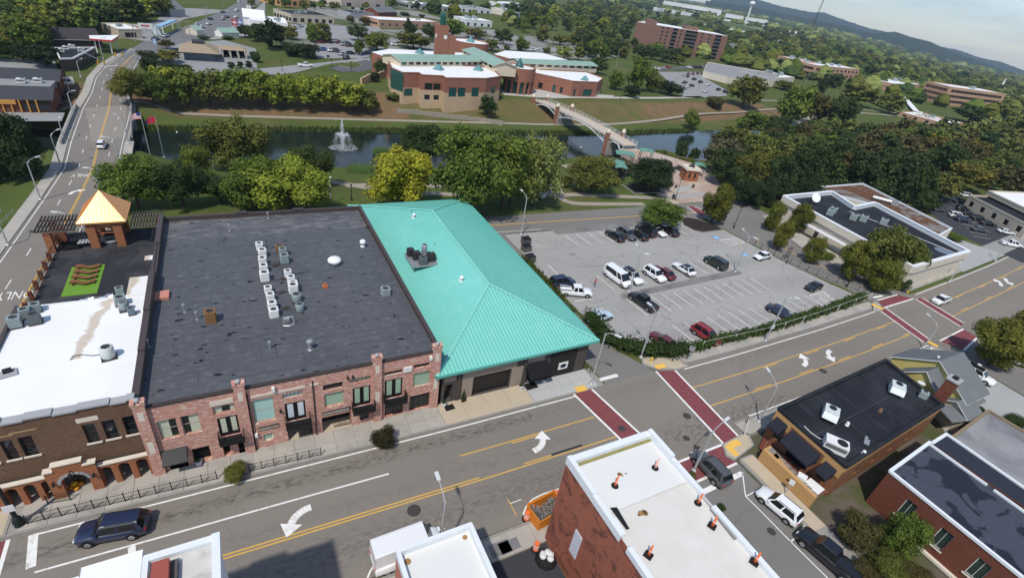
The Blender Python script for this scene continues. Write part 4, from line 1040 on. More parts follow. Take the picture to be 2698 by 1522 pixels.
# OTHER BUILDINGS
def ccw(poly):
 k = len(poly)
 return list(poly) if sum(poly[i][0]*poly[(i+1)%k][1]-poly[(i+1)%k][0]*poly[i][1] for i in range(k)) > 0 else list(poly)[::-1]
def block(name, label, poly, z0, z1, wm, rm, par=.35, wins=(), cat='building', group=None, cap=None, parent=None, band=None):
 """flat roofed block. wins: (edge index or 'f' for every camera-facing edge, n, w, h, sill height, material)"""
 poly = ccw(poly); t = parent or thing(name, label, cat, group=group); k = len(poly)
 for i in range(k):
  a, b = poly[i], poly[(i+1)%k]; L, ang = frame_of(a, b); ops_ = []; mine = []
  nrm = Vector((b[1]-a[1], -(b[0]-a[0]))); facing = nrm.dot(Vector((CAM.x-a[0], CAM.y-a[1]))) > 0
  for (e, n, w, h, sl, mt) in wins:
   if e == i or (e == 'f' and facing and L > 6):
    for j in range(n):
     u = L*(j+.5)/n
     if u-w/2 > .15 and u+w/2 < L-.15 and sl+h < z1-z0-.1: mine.append((u-w/2,u+w/2,z0+sl,z0+sl+h,mt))
  vals = [m_[:4] for m_ in mine]
  wall(t, a, b, z0, z1, wm, vals, 'wall', .15)
  for (u0,u1,v0,v1,mt) in mine:
   m = MB().face([(u0,.12,v0),(u1,.12,v0),(u1,.12,v1),(u0,.12,v1)]); m.build('window', mt, t, (a[0],a[1],0), ang)
  if band: lbox(t, a, b, 'base_band', band[0], .0, L, -.06, -.003, z0, z0+band[1])
 m = MB().face([(p[0],p[1],z1-par) for p in poly]); ro = m.build('roof', rm, t)
 if par > .05:
  for i in range(k):
   a, b = Vector(poly[i]), Vector(poly[(i+1)%k]); d = (b-a).normalized(); n_ = Vector((-d.y, d.x))
   m = MB(); m.prism([a-n_*.06, b-n_*.06, b+n_*.26, a+n_*.26], z1-par-.05-.004*i, z1+.06+.004*i); m.build('parapet', cap or wm, ro)
 return t
def gable(parent, p0, p1, w, ze, zr, rm, wm, z0=0, ov=.35, fascia=None):
 "gabled wing: ridge from p0 to p1, total width w"
 p0, p1 = Vector(p0), Vector(p1); d = (p1-p0).normalized(); n_ = Vector((-d.y, d.x)); h = w/2
 a, b, c, e = p0-n_*h, p1-n_*h, p1+n_*h, p0+n_*h; m = MB()
 for (u, v) in ((a,b),(b,c),(c,e),(e,a)): m.face([(*u,z0),(*v,z0),(*v,ze),(*u,ze)])
 m.face([(*a,ze),(*p0,zr-.1),(*e,ze)][::-1]); m.face([(*b,ze),(*c,ze),(*p1,zr-.1)]); m.build('wall', wm, parent)
 P0_, P1_ = p0-d*ov, p1+d*ov; sl = (zr-ze)/h; m = MB()
 for sgn in (-1, 1):
  q0, q1 = P0_+n_*sgn*(h+ov), P1_+n_*sgn*(h+ov); zz = ze-ov*sl
  f = [(*P0_,zr),(*P1_,zr),(*q1,zz),(*q0,zz)]; m.face(f if sgn < 0 else f[::-1]); g_ = [(x,y,z-.14) for x,y,z in f]; m.face(g_[::-1] if sgn < 0 else g_)
  for (u, v) in ((0,3),(1,2),(2,3)): m.face([f[u],f[v],g_[v],g_[u]], 1)
 return m.build('roof', [rm, fascia or M_white], parent)
def acbox(p, w, d, h, rot, label, mat, cat='air conditioner', group=None, hood=False):
 t = thing('roof_unit', label, cat, p, rot, group); m = MB().box(-w/2,w/2,-d/2,d/2,.12,h); m.box(-w/2+.02,w/2-.02,-d/2-.01,d/2+.01,h*.35,h*.37); m.build('casing', mat, t)
 MB().box(-w/2+.05,w/2-.05,-d/2+.05,d/2-.05,0,.12).build('curb', M_trim_dark, t)
 MB().lathe([(w*.24,0),(w*.24,.05)],14,(w*.2,0,h)).build('fan_opening', M_black, t)
 if hood:
  m = MB(); m.face([(-w/2,-d/2,h*.95),(-w/2,d/2,h*.95),(-w/2-.55,d/2,h*.45),(-w/2-.55,-d/2,h*.45)][::-1]); m.face([(-w/2,-d/2,h*.95),(-w/2-.55,-d/2,h*.45),(-w/2,-d/2,h*.3)]); m.face([(-w/2,d/2,h*.95),(-w/2,d/2,h*.3),(-w/2-.55,d/2,h*.45)]); m.build('intake_hood', mat, t)
 MB().box(-w/2+.1,w/2-.1,-d/2-.02,-d/2-.003,h*.45,h*.85).build('grille', pm('grille_grey',(.12,.125,.13),.6,.1), t)
 return t
M_flatw = pm('flat_white', (.74,.74,.73), .6, .06, .3, 4, .3, col2=(.60,.60,.58), lo=.58, hi=.75)
M_flatg = pm('flat_grey', (.24,.24,.24), .8, .12, .3, 4, .2)
M_flatd = pm('flat_dark', (.013,.014,.018), .7, .25, .25, 4, .2, col2=(.024,.026,.032), lo=.45, hi=.6)
M_beige = pm('stucco_beige', (.48,.42,.33), .85, .08, .5, 6)
M_cream = pm('stucco_cream', (.60,.54,.45), .85, .07, .5, 6)
M_tan = pm('stucco_tan', (.46,.27,.11), .85, .1, .6, 6)
M_salmon = pm('stucco_salmon', (.50,.20,.14), .85, .1, .6, 6)
M_palew = pm('wall_pale', (.62,.63,.64), .8, .08, .5, 6)
M_shing = pm('shingle_grey', (.14,.15,.155), .9, .15, .6, 14, .2, bump=.3)
M_galv = MATS['galvanised']
M_ac = pm('ac_pale', (.52,.56,.54), .5, .06, 2, 0, .4); M_acg = pm('ac_green_grey', (.23,.28,.28), .5, .06, 2, 0, .4); M_acw = pm('ac_white', (.66,.66,.65), .5, .06, 2, 0, .4); M_acb = pm('ac_brown', (.20,.105,.045), .6, .12, 2, 6, .3)
# red painted building with cones on its white roof
rd = thing('red_wall_building', 'tall red painted building with white roof and orange cones on it', 'building')
s = NT('red_stained'); p = s.pos(); c = s.mix(s.noise(.35, 6, .65), (.26,.085,.055), (.35,.13,.085)); c = s.mix(s.ramp(s.noise(.7, 8, .75, dist=.8), .50, .62), c, (.12,.05,.04)); c = s.mix(s.math('MULTIPLY', s.ramp(s.noise(.45, 7, .7, vec=s.scale(p,1,1,.5)), .60, .72), .7), c, (.28,.105,.07)); s.col(c); s.bump(s.noise(3,5), .4, .05); M_redst = s.set(.9, spec=.15)
s = NT('roof_white_old'); p = s.pos(); c = s.mix(s.noise(.2, 5), (.60,.60,.58), (.69,.68,.65)); sx = s.n('ShaderNodeSeparateXYZ'); s.l(p, sx.inputs[0])
c = s.mix(s.math('MULTIPLY', s.math('LESS_THAN', sx.outputs[1], 15.2), s.math('MULTIPLY', s.noise(.6, 4), .9)), c, (.54,.49,.42))
c = s.mix(s.math('MULTIPLY', s.ramp(s.noise(1.4, 7, .75), .64, .78), .5), c, (.40,.37,.33)); s.col(c); M_wold = s.set(.65, spec=.25)
for (a, b, mt) in (((19.9,20.2),(28.2,20.2),M_redst),((28.2,20.2),(28.2,2),M_palew),((28.2,2),(19.9,2),M_redst),((19.9,2),(19.9,20.2),M_redst)): wall(rd, a, b, 0, 10.6, mt)
ro = MB().face([(20.1,15.1,10.35),(28.1,15.1,10.35),(28.1,20.0,10.35),(20.1,20.0,10.35)]).face([(20.1,2.1,10.15),(28.1,2.1,10.15),(28.1,15.1,10.33),(20.1,15.1,10.33)]).build('roof', M_wold, rd)
M_wcap = pm('cap_white', (.66,.69,.71), .6, .07, 1, 0, .4)
for (y0,y1,z) in ((16.6,20.2,11.0),(13.2,16.58,10.85),(8.0,12.4,10.7),(2,7.98,10.6)): MB().box(19.78,20.18,y0,y1,10.2,z).build('parapet_cap', M_wcap, ro)
for (y0,y1,z) in ((17.2,20.2,11.0),(13.6,17.18,10.75),(2,12.6,10.65)): MB().box(28.0,28.4,y0,y1,10.2,z).build('parapet_cap', M_wcap, ro)
MB().box(20.2,28.0,19.75,20.3,10.2,10.75).build('parapet_cap', M_wcap, ro); MB().box(20.25,27.95,19.45,19.7,10.36,10.42).build('gutter_moss', pm('moss',(.25,.23,.09),.95,.3,2,9,.1), ro)
MB().prism([q2(14,1045,780,10.4), q2(14,1110,775,10.4), q2(14,1230,980,10.4), q2(14,1200,985,10.4)], 10.36, 10.42).build('tarp', M_black, ro)
MB().prism([q2(14,1060,890,10.7), q2(14,1100,870,10.7), q2(14,1200,1030,10.7), q2(14,1160,1060,10.7)], 10.6, 10.72).build('sheet_cover', M_wcap, ro)
MB().prism([q2(14,2000,795,10.4), q2(14,2020,790,10.4), q2(14,2255,1080,10.4), q2(14,2235,1085,10.4)], 10.36, 10.44).build('dark_batten', pm('batten',(.22,.22,.22),.8,.15), ro)
for (a,b,r) in ((1165,455,.5),(1360,835,.65)):
 p = q(14,a,b,10.4); rr = random.Random(a)
 for k in range(5): MB().lathe([(r*rr.uniform(.12,.4),0),(r*.1,.004)],9,(p.x+rr.uniform(-.35,.35),p.y+rr.uniform(-.15,.15),10.354+.006*k)).build('rust_stain', pm('rust_%d'%(k%2), ((.30,.17,.07),(.10,.065,.035))[k%2], .95, .4, 3, 14, .1), ro)
MB().box(19.8,19.87,16.2,17.1,3.2,6.0).build('poster', pm('poster_pale',(.55,.57,.62),.8,.15,1.5,0), rd)
M_cone = pm('cone_orange', (.75,.16,.05), .6, .08, 3, 0, .3); M_coneb = pm('cone_pale', (.80,.42,.33), .6, .06, 3, 0, .3); M_rubber = pm('rubber_black', (.012,.012,.012), .8, .2, 4, 0, .2)
for (a,b,lb,sq) in ((1475,400,'pale orange cone nearest the road end of the white roof',0),(1090,570,'orange cone beside the rust stain on the white roof',0),(1885,735,'orange cone at the seam by the right roof edge',0),(2020,955,'orange cone on a square base right of the roof middle',1),(1410,1235,'orange cone on a square base by the left roof edge',1),(2425,1300,'orange cone on a square base at the far right roof edge',1)):
 p = q(14,a,b,10.36); t = thing('delineator_cone', lb, 'cone', (p.x,p.y,10.36), 0.4, 'orange cones on the white roof')
 (MB().box(-.28,.28,-.28,.28,0,.07) if sq else MB().lathe([(.3,0),(.28,.06),(.18,.1)],10)).build('base', M_rubber, t)
 MB().lathe([(.12,.07),(.085,.6),(.06,1.05),(.05,1.15)],12).build('cone', M_cone if a != 1475 else M_coneb, t, smooth=True); MB().lathe([(.1,.5),(.09,.62)],12).build('band', M_coneb, t)
t = acbox((26.4,3.4,10.2), 1.6, 1.3, .9, .3, 'grey roof unit at the bottom edge of the white roof', M_acg)
# small building with salmon wall, bottom centre
sm = block('salmon_building', 'small building with salmon wall and white parapet roof, bottom centre', [(6.3,3),(12.0,3),(12.0,20.0),(6.3,20.0)], 0, 7.0, M_salmon, M_wold, .5, cap=M_wcap)
for (x,y,r) in ((6.9,19.2,.5),(11.3,19.4,.4)): MB().lathe([(r*.5,0),(r*.25,.006)],9,(x,y,6.508)).build('rust_stain', pm('rust_0',(.30,.17,.07),.95,.4,3,14,.1), sm)
# white building bottom left
bl = block('white_corner_building', 'tall white building with pale blue side wall in the bottom left corner', [(-7.0,6),(-3.65,6),(-3.65,20.4),(-7.0,20.4)], 0, 13.9, M_palew, pm('roof_dirty', (.55,.53,.50), .9, .14, .6, 8, .1, col2=(.33,.31,.29), lo=.52, hi=.7), .3, cap=M_wcap)
MB().box(-3.9,-3.5,6,20.55,13.5,14.05).build('side_cap', M_wcap, bl)
MB().tube((-7.0,20.52,13.85),(-3.9,20.52,13.85),.09,n=8).build('gutter', M_white, bl)
for x in (-6.4,-5.2,-4.2): MB().box(x,x+.06,20.2,20.5,13.8,13.95).build('gutter_bracket', M_white, bl)
MB().box(-6.5,-5.75,15,19.7,13.62,14.35).build('skylight_box', pm('red_box',(.30,.075,.055),.8,.12), bl); MB().box(-5.73,-5.45,16.5,19.75,13.62,13.95).build('rubble_strip', pm('rubble',(.10,.09,.085),.95,.5,5,14,.1), bl)
bl2 = block('white_block', 'plain white rendered block left of the tall white building', [(-9.6,6),(-7.02,6),(-7.02,20.9),(-9.6,20.9)], 0, 14.0, M_white, M_flatw, .05)
bl3 = block('white_low_building', 'white roof with gutter in the bottom left corner', [(-16,6),(-9.62,6),(-9.62,20.8),(-16,20.8)], 0, 13.3, M_palew, M_wold, .2, cap=M_wcap); MB().tube((-16,20.95,13.2),(-9.62,20.95,13.2),.09,n=8).build('gutter', M_white, bl3)
# tan and brick building with black roof and awnings
bk_ = thing('awning_building', 'brick and tan building with black flat roof and four black awnings', 'building')
c = [(50.5,13.1),(73.0,14.6),(75.0,23.0),(50.7,21.6)]
M_obr = brick_mat('brick_tanred', (.24,.105,.05), (.17,.07,.036), (.25,.16,.10), 1.1)
ww = [(0.9,1.9,1.2,2.9),(3.0,5.6,.2,2.9),(6.7,7.7,1.2,2.9)]
wall(bk_, c[3], c[0], 0, 4.7, M_obr, ww); wall(bk_, c[0], c[1], 0, 4.7, M_obr, [(4+4*i,5.2+4*i,1.3,2.9) for i in range(4)]); wall(bk_, c[1], c[2], 0, 4.7, M_obr); wall(bk_, c[2], c[3], 0, 4.7, M_obr, [(2+5*i,5+5*i,.6,2.9) for i in range(4)])
for (a,b) in ((c[3],c[0]),(c[0],c[1])):
 L, _ = frame_of(a,b); lbox(bk_, a, b, 'tan_band', M_tan, .0, L, -.05, -.003, 3.9 if a == c[0] else 4.05, 4.55)
for (u0,u1) in ((0,2.2),(6.4,8.5)): lbox(bk_, c[3], c[0], 'tan_panel', M_tan, u0, u1, -.045, -.004, 2.95, 4.04)
for o_ in ww: window(bk_, c[3], c[0], *o_, cols=2, rows=1, frame=M_black, depth=.2)
for i in range(4): window(bk_, c[0], c[1], 4+4*i,5.2+4*i,1.3,2.9, cols=1, rows=2, frame=M_trim_dark, depth=.2); window(bk_, c[2], c[3], 2+5*i,5+5*i,.6,2.9, cols=3, rows=1, frame=M_black, depth=.2)
M_awn = NT('awning_navy'); wv = M_awn.n('ShaderNodeTexWave'); wv.inputs['Scale'].default_value = 1.6; M_awn.l(M_awn.pos(), wv.inputs['Vector']); M_awn.col(M_awn.mix(wv.outputs[1], (.012,.014,.022), (.022,.025,.036))); M_awn = M_awn.set(.8, spec=.2)
L, a_ = frame_of(c[3], c[0])
for (u0,u1,zt,zb,pr_) in ((.35,1.85,3.85,2.9,1.15),(2.5,6.1,3.85,2.75,1.6),(6.75,8.05,3.7,2.75,1.15)):
 m = MB(); m.face([(u0,-pr_,zb),(u1,-pr_,zb),(u1,-.05,zt),(u0,-.05,zt)]); m.face([(u0,-pr_,zb-.25),(u1,-pr_,zb-.25),(u1,-pr_,zb),(u0,-pr_,zb)]); m.face([(u0,-pr_,zb-.25),(u0,-pr_,zb),(u0,-.05,zt),(u0,-.05,zb-.25)]); m.face([(u1,-pr_,zb-.25),(u1,-.05,zb-.25),(u1,-.05,zt),(u1,-pr_,zb)])
 m.build('awning', M_awn, bk_, (c[3][0],c[3][1],0), a_)
ro = MB().face([(p[0],p[1],4.5) for p in c]).build('roof', M_flatd, bk_)
for i in range(4):
 a, b = Vector(c[i]), Vector(c[(i+1)%4]); d = (b-a).normalized(); n_ = Vector((-d.y,d.x)); MB().prism([a-n_*.12,b-n_*.12,b+n_*.3,a+n_*.3], 4.56-.004*i, 4.85+.004*i).build('parapet', M_flatd, ro)
M_seam = pm('seam_pale', (.055,.057,.066), .6, .2)
for k in range(6): line(ro, 'roof_seam', [(54+k*3.5,13.9+k*.2),(54+k*3.5+.2,21.4+k*.2)], .07, 4.508, M_seam)
line(ro, 'roof_seam', [(51.2,17.3),(73.2,18.6)], .06, 4.51, M_seam)
m = MB(); pts = [q(15,440,0,4.56), q(15,500,60,4.56), q(15,580,115,4.56), q(15,660,150,4.56)]; m.path([(p.x,p.y,4.57) for p in pts], .045, 5); m.build('cable', M_white, ro)
acbox((69.3,18.5,4.5), 1.7, 1.5, 1.15, .5, 'pale green roof unit nearest the house chimney', M_ac, group='units on the black roof', hood=True)
acbox((55.9,18.7,4.5), 1.7, 1.5, 1.15, .5, 'pale green roof unit in the middle of the black roof', M_ac, group='units on the black roof', hood=True)
acbox((51.7,15.3,4.5), 2.2, 1.4, 1.2, -1.0, 'large white roof unit at the front corner of the black roof', M_acw, group='units on the black roof')
acbox((72.0,16.6,4.5), .9, .9, .9, .4, 'small grey condenser by the parapet of the black roof', M_acg, group='units on the black roof')
for (i,a,b,lb) in ((11,845,1380,'white capped vent near the middle of the black roof'),(15,1000,265,'small white vent by the edge of the black roof'),(11,1160,1250,'rusty little vent on the black roof')):
 p = q(i,a,b,4.5); m = MB().lathe([(.22,0),(.22,.12),(.1,.2),(.1,.3),(.2,.34),(.14,.48)],10); o = m.build('roof_vent', M_white if 'white' in lb else M_acb, None, (p.x,p.y,4.5)); tag(o, lb, 'vent', 'vents on the black roof')
p = q(15,1040,150,4.55); m = MB().obox((0,0),1.0,.5,0,.06,.4).obox((.4,.35),.3,.3,.0,.25,.2); tag(m.build('loose_flashing', M_galv, None, (p.x,p.y,4.51)), 'crumpled metal flashing lying on the black roof', 'scrap')
ch = thing('brick_chimney', 'tall brick chimney between the black roof and the grey house', 'chimney', (74.4,15.6,0), .1)
MB().box(-.75,.75,-.6,.6,0,7.6).build('stack', M_redbr, ch); MB().box(-.85,.85,-.7,.7,7.602,7.8).build('cap', M_grey_stone, ch); MB().lathe([(.33,0),(.33,.3),(.28,.3)],12,(0,0,7.8)).build('flue', M_black, ch)
# grey shingled house
hs = thing('shingle_house', 'grey shingled house with yellow gables and white trim', 'house')
M_ygab = pm('gable_yellow', (.50,.42,.14), .85, .08, .6, 6)
gable(hs, (78.9,18.9), (84.6,18.9), 9.4, 3.9, 6.9, M_shing, M_ygab); gable(hs, (76.2,18.7), (79.5,18.7), 5.0, 3.8, 6.0, M_shing, M_ygab); gable(hs, (77.6,14.6), (80.6,14.4), 3.4, 2.9, 4.0, M_shing, M_beige)
MB().face([(75.6,16.1,3.0),(78.8,13.9,3.0),(78.0,12.4,2.6),(74.6,13.2,2.6)][::-1]).face([(75.6,16.1,2.9),(78.8,13.9,2.9),(78.0,12.4,2.5),(74.6,13.2,2.5)]).build('porch_roof', M_shing, hs)
MB().face([(82,13.6,2.6),(84.6,13.6,2.6),(84.6,14.4,3.1),(82,14.4,3.1)]).build('porch_roof', M_shing, hs); MB().box(76.25,76.26,17.9,19.4,0,0) if False else None
w_ = MB().box(75.78,75.83,17.2,18.0,2.6,3.7).build('window', M_white, hs); MB().box(75.76,75.779,17.3,17.9,2.7,3.6).build('pane', M_glass, w_)
for (x,y,z) in ((83.9,21.9,5.3),(79.8,19.6,6.6)): MB().lathe([(.14,0),(.16,.2),(.05,.3)],10,(x,y,z)).build('roof_vent', M_white, hs)
MB().lathe([(.3,0),(.42,.06),(.45,.12)],14,(74.9,18.2,4.6)).build('satellite_dish', M_palew, hs)
# red brick building bottom right
rb_ = thing('brick_office', 'red brick building with dark wet roof in the bottom right corner', 'building')
A, B, C_, D = (54.4,11.0), (54.2,-14), (64.5,-14), (63.6,11.7)
WW = [(11.0-8.55,11.0-7.5),(11.0-5.3,11.0-4.2),(11.0-2.15,11.0-1.05),(11.0+1.1,11.0+2.2)]
wo = [(a,b,1.45,3.75) for a,b in WW]
wall(rb_, A, B, -.2, 5.0, M_redbr, wo); wall(rb_, B, C_, 0, 5, M_redbr); wall(rb_, C_, D, 0, 5, M_redbr); wall(rb_, D, A, 0, 5, M_redbr)
for o_ in wo: window(rb_, A, B, *o_, cols=2, rows=1, frame=pm('frame_pale',(.5,.52,.48),.6,.05), pane=pm('pane_green',(.03,.05,.042),.15,.3,.6,0,.6), sill=M_stone, depth=.2)
lbox(rb_, A, B, 'stone_ledge', M_stone, 3.2, 24, -.4, -.002, .15, .42)
s = NT('roof_wet'); c_ = s.ramp(s.noise(.32, 4, .5, dist=.8), .47, .50, (.014,.016,.025,1), (.050,.055,.072,1)); n2 = s.mix(.5, c_, s.mix(s.noise(1.5,5), (.3,.3,.3), (.7,.7,.7)), 'OVERLAY'); s.col(n2); M_wet = s.set(.5, spec=.25)
ro = MB().face([(A[0],A[1],4.78),(B[0],B[1],4.78),(C_[0],C_[1],4.78),(D[0],D[1],4.78)]).build('roof', M_wet, rb_)
for (a,b,dz) in ((A,B,0),(D,A,.005)):
 a, b = Vector(a), Vector(b); d = (b-a).normalized(); n_ = Vector((-d.y,d.x)); MB().prism([a-n_*.1,b-n_*.1,b+n_*.22,a+n_*.22], 4.8-dz, 5.06+dz).build('parapet_cap', M_wcap, ro)
for (y0,y1) in ((11.6,5.9),(5.3,-14)): MB().box(63.2,63.42,y1,y0,4.79,5.0).build('parapet_cap', M_wcap, ro)
block('rear_wing', 'dark roofed rear wing behind the red brick building', [(63.7,-14),(68.0,-14),(68.3,11.9),(63.7,11.7)], 0, 4.4, M_redbr, pm('roof_navy',(.024,.027,.040),.7,.2,.3,4,.2), .12, cap=M_wcap)
dk = block('grey_deck_building', 'low building with weathered grey flat roof beyond the red brick wing', [(70.6,-14),(84,-14),(82.5,12.6),(71.0,11.8)], 0, 2.8, pm('wall_weathered',(.22,.18,.14),.9,.2), pm('roof_weathered',(.26,.26,.265),.8,.2,.25,5,.3,col2=(.16,.16,.17),lo=.45,hi=.65), .2, cap=pm('cap_brown',(.22,.17,.11),.9,.2))
# retaining wall, stair, white sheets
rw = thing('tan_retaining_wall', 'low tan rendered wall beside the white parked car', 'wall');
MB().prism([(47.25,19.4),(47.25,12.9),(47.7,12.9),(47.75,16.6),(48.6,19.5)], 0, 1.75).build('wall', M_tan, rw); MB().box(47.2,47.24,15.6,15.9,.9,1.1).build('vent_slot', M_black, rw)
st_ = thing('stone_steps', 'rough stone coping steps behind the tan wall', 'steps')
for k in range(9): MB().obox((47.95+.05*k*.3,13.4+k*.68),.75,.6,0,1.4+.05*k,.05).build('stone', pm('step_stone',(.22,.20,.175),.95,.25,1.5,8,.2), st_)
struct('forecourt', MB().face([(48.2,13.1,1.0),(50.4,13.1,1.0),(50.6,21.4,.3),(48.6,20.5,.3)]), M_redbr)
t = thing('white_boards', 'white boards lying beside the tan wall', 'board', (48.9,14.0,1.3)); MB().obox((0,0),1.5,1.6,0,.09,.1).build('board', M_white, t); MB().obox((-.5,1.2),.8,.9,0,.5,.4).build('board', M_white, t)
# white bank on the corner
bn = thing('white_bank', 'white rendered building with black flat roof and deep white parapet', 'building')
BP = [(112.6,39.3),(137.4,40.5),(144.8,66.0),(134.4,64.9),(138.8,74.2),(118.2,73.6)]; k = len(BP)
for i in range(k):
 a, b = BP[i], BP[(i+1)%k]; L, _ = frame_of(a,b); n = 13 if i == 0 else 0
 ops_ = [(3.0+j*1.65,3.32+j*1.65,.7,2.5) for j in range(n) if 3.4+j*1.65 < L-1] if i == 0 else ([(12,13.2,.15,2.6),(22,22.5,1.2,2.6)] if i == 5 else [])
 wall(bn, a, b, 0, 5.0, M_cream, ops_)
 for o_ in ops_: window(bn, a, b, *o_, cols=1, rows=1, frame=M_trim_dark, depth=.2, fw=.03)
 d = (Vector(b)-Vector(a)).normalized(); n_ = Vector((-d.y,d.x)); MB().prism([Vector(a)-n_*.35,Vector(b)-n_*.35,Vector(b)-n_*.005,Vector(a)-n_*.005], 3.9-.004*i, 5.28+.003*i).build('cornice', M_cream, bn)
 MB().prism([Vector(a)-n_*.34,Vector(b)-n_*.34,Vector(b)+n_*.5,Vector(a)+n_*.5], 5.302, 5.42+.004*i).build('parapet_cap', M_wcap, bn)
 MB().prism([Vector(a)+n_*.02,Vector(b)+n_*.02,Vector(b)+n_*.45,Vector(a)+n_*.45], 4.4-.004*i, 5.27+.003*i).build('parapet', M_wcap, bn)
MB().face([(p[0],p[1],4.45) for p in BP]).build('roof', M_flatd, bn)
line(bn, 'roof_pipe', [(131,64),(133.4,52),(134.6,41.5)], .3, 4.6, M_white)
MB().lathe([(1.9,0),(1.9,.01)],16,(133,43,4.47)).build('puddle', pm('puddle',(.12,.14,.17),.1,.1), bn)
for (x0,y0,x1,y1) in ((113.4,52,112.2,60),):
 MB().prism([(113.9,50.5),(112.6,50.5),(114.0,63.5),(115.4,63.5)], 2.7, 2.9).build('entrance_canopy', M_palew, bn)
for i,(x,y) in enumerate(((122.4,63.5),(124.6,64.3),(126.5,60.2),(128.5,59),(132.6,56.5))): acbox((x,y,4.45), 2.0, 1.5, 1.4, .4, 'grey roof unit on the bank, %s' % ('nearest the corner','beside the corner unit','in the middle','right of the middle','farthest from the street corner')[i], M_acg, group='units on the bank roof')
t = thing('satellite_dish', 'large white dish on the bank roof', 'satellite dish', (124.6,69.8,4.45)); MB().tube((0,0,0),(0,0,1.6),.1).build('mast', M_galv, t); o = MB().lathe([(.1,0),(.7,.1),(1.15,.32),(1.18,.34)],18).build('dish', M_white, t, (0,-.1,1.6)); o.rotation_euler = (R(55),0,R(-20))
RBP = [(138.9,74.3),(134.6,65.1),(144.9,66.2),(139.5,47.5),(152.6,50.6),(161.8,79.3),(141,79)]
s = NT('roof_rusty'); c_ = s.mix(s.ramp(s.noise(.16, 7, .65, dist=.5), .44, .50), (.20,.195,.19), (.12,.062,.036)); c_ = s.mix(.5, c_, s.mix(s.noise(1.2,5), (.25,.25,.25), (.75,.75,.75)), 'OVERLAY'); s.col(c_); M_rusty = s.set(.9, spec=.1)
bn2 = block('bank_rear_wing', 'rear wing of the bank with rust brown weathered roof', [(138.95,74.3),(145.0,66.3),(139.8,48.2),(152.6,50.6),(161.8,79.3),(141,79)], 0, 4.6, M_cream, M_rusty, .3, cap=M_wcap)
t = thing('roof_duct', 'silver duct and fan housing on the rusty roof', 'duct', (151.5,67.5,4.3), -1.0); MB().tube((-2.5,0,.7),(2.0,0,.7),.55,n=12).build('duct', M_galv, t); MB().box(2.0,3.4,-.8,.8,.1,1.4).build('housing', M_galv, t)
# beige building and its car park at the right edge
bb_ = block('beige_office', 'beige rendered building with dark lower roof at the right edge', [(199.2,67),(188,47.2),(230,30),(246,56)], 0, 4.1, M_beige, M_flatd, .4, wins=(('f',5,1.6,1.6,1.2,M_glass),))
block('beige_office_upper', 'raised white roofed part of the beige office', [(207,66),(198,50),(232,36),(246,58)], 4.2, 5.6, M_beige, M_flatw, .3)
struct('office_car_park', MB().face([(166,38.5,.03),(190,40,.03),(199,66,.03),(214,74,.03),(184,72.5,.03),(168,55,.03)]), M_asph_dark)
for k in range(9): p = Vector((172+k*2.6,52+k*2.0)); line(bb_, 'bay_line', [(p.x,p.y),(p.x+3.8,p.y-2.6)], .12, .05)
# LIBRARY
lb = thing('library', 'brick library with green metal roofs, round entrance and skylights', 'library')
M_lgreen = pm('roof_sage', (.23,.35,.285), .55, .06, .3, 0, .4); M_ltan = pm('library_stone', (.50,.37,.24), .85, .1, .4, 4); M_lcream = pm('library_cream', (.62,.53,.40), .8, .06, .4, 0)
g_ = 1.0
s = NT('library_wall'); sx = s.n('ShaderNodeSeparateXYZ'); s.l(s.pos(), sx.inputs[0]); s.col(s.mix(s.math('LESS_THAN', sx.outputs[2], 4.7), s.mix(s.noise(.5,4), (.25,.11,.075), (.31,.14,.095)), s.mix(s.noise(.5,4), (.44,.32,.20), (.54,.41,.27)))); M_libw = s.set(.9, spec=.2)
def lib_block(pts, z, zl, wm, rm, rev, name='wing', wins=None, band=True):
 pts = ccw(pts); k = len(pts)
 for i in range(k):
  a, b = pts[i], pts[(i+1)%k]; L, an = frame_of(a,b); ops_ = []
  if wins and i in wins:
   for (u0,u1,v0,v1) in wins[i]:
    if u1 < L-.1: ops_.append((u0,u1,v0,v1))
  wall(lb, a, b, zl, z, wm, ops_)
  for o_ in ops_: window(lb, a, b, *o_, cols=max(2,int((o_[1]-o_[0])/1.2)), rows=max(2,int((o_[3]-o_[2])/1.2)), frame=M_trim_dark, pane=M_glass_g if o_[3]-o_[2] > 2.4 else M_glass, depth=.15, fw=.1)
  if band and L > 2: lbox(lb, a, b, 'stone_base', M_ltan, 0, L, -.06, -.004, zl, zl+band) if not ops_ else None
  n_ = Vector((-(b[1]-a[1]), b[0]-a[0])).normalized(); MB().prism([Vector(a)-n_*.08,Vector(b)-n_*.08,Vector(b)+n_*.3,Vector(a)+n_*.3], z-.05-.004*i, z+.28+.004*i).build('parapet', wm, lb)
 MB().face([(p[0],p[1],z-.1) for p in pts]).build('roof', rm, lb)
zr_ = 9.4
W_ = [q2(1,1350,655,zr_), q2(1,1455,700,zr_), q2(1,1610,702,zr_), q2(1,1640,722,zr_), q2(1,1840,732,zr_), q2(1,1870,752,zr_), q2(1,2260,757,zr_), q2(1,2400,737,zr_)]
W_ += [(W_[-1][0]+4, W_[-1][1]+18), (W_[0][0]+2.5, W_[0][1]+14)]
wn_ = {1:[(.8,4.0,2.0,4.4)], 3:[(1.2,4.0,4.9,7.0),(4.3,7.0,4.9,7.0),(1.2,3.2,1.6,3.2),(4.6,6.6,1.6,3.2)], 5:[(1.5,4.6,3.4,6.4),(5.2,8.3,3.4,6.4),(11,14,3.4,6.4)], 6:[(4,7,4,6.4)]}
lib_block(W_, zr_, -3.0, M_libw, M_flatw, False, wins=wn_, band=0)
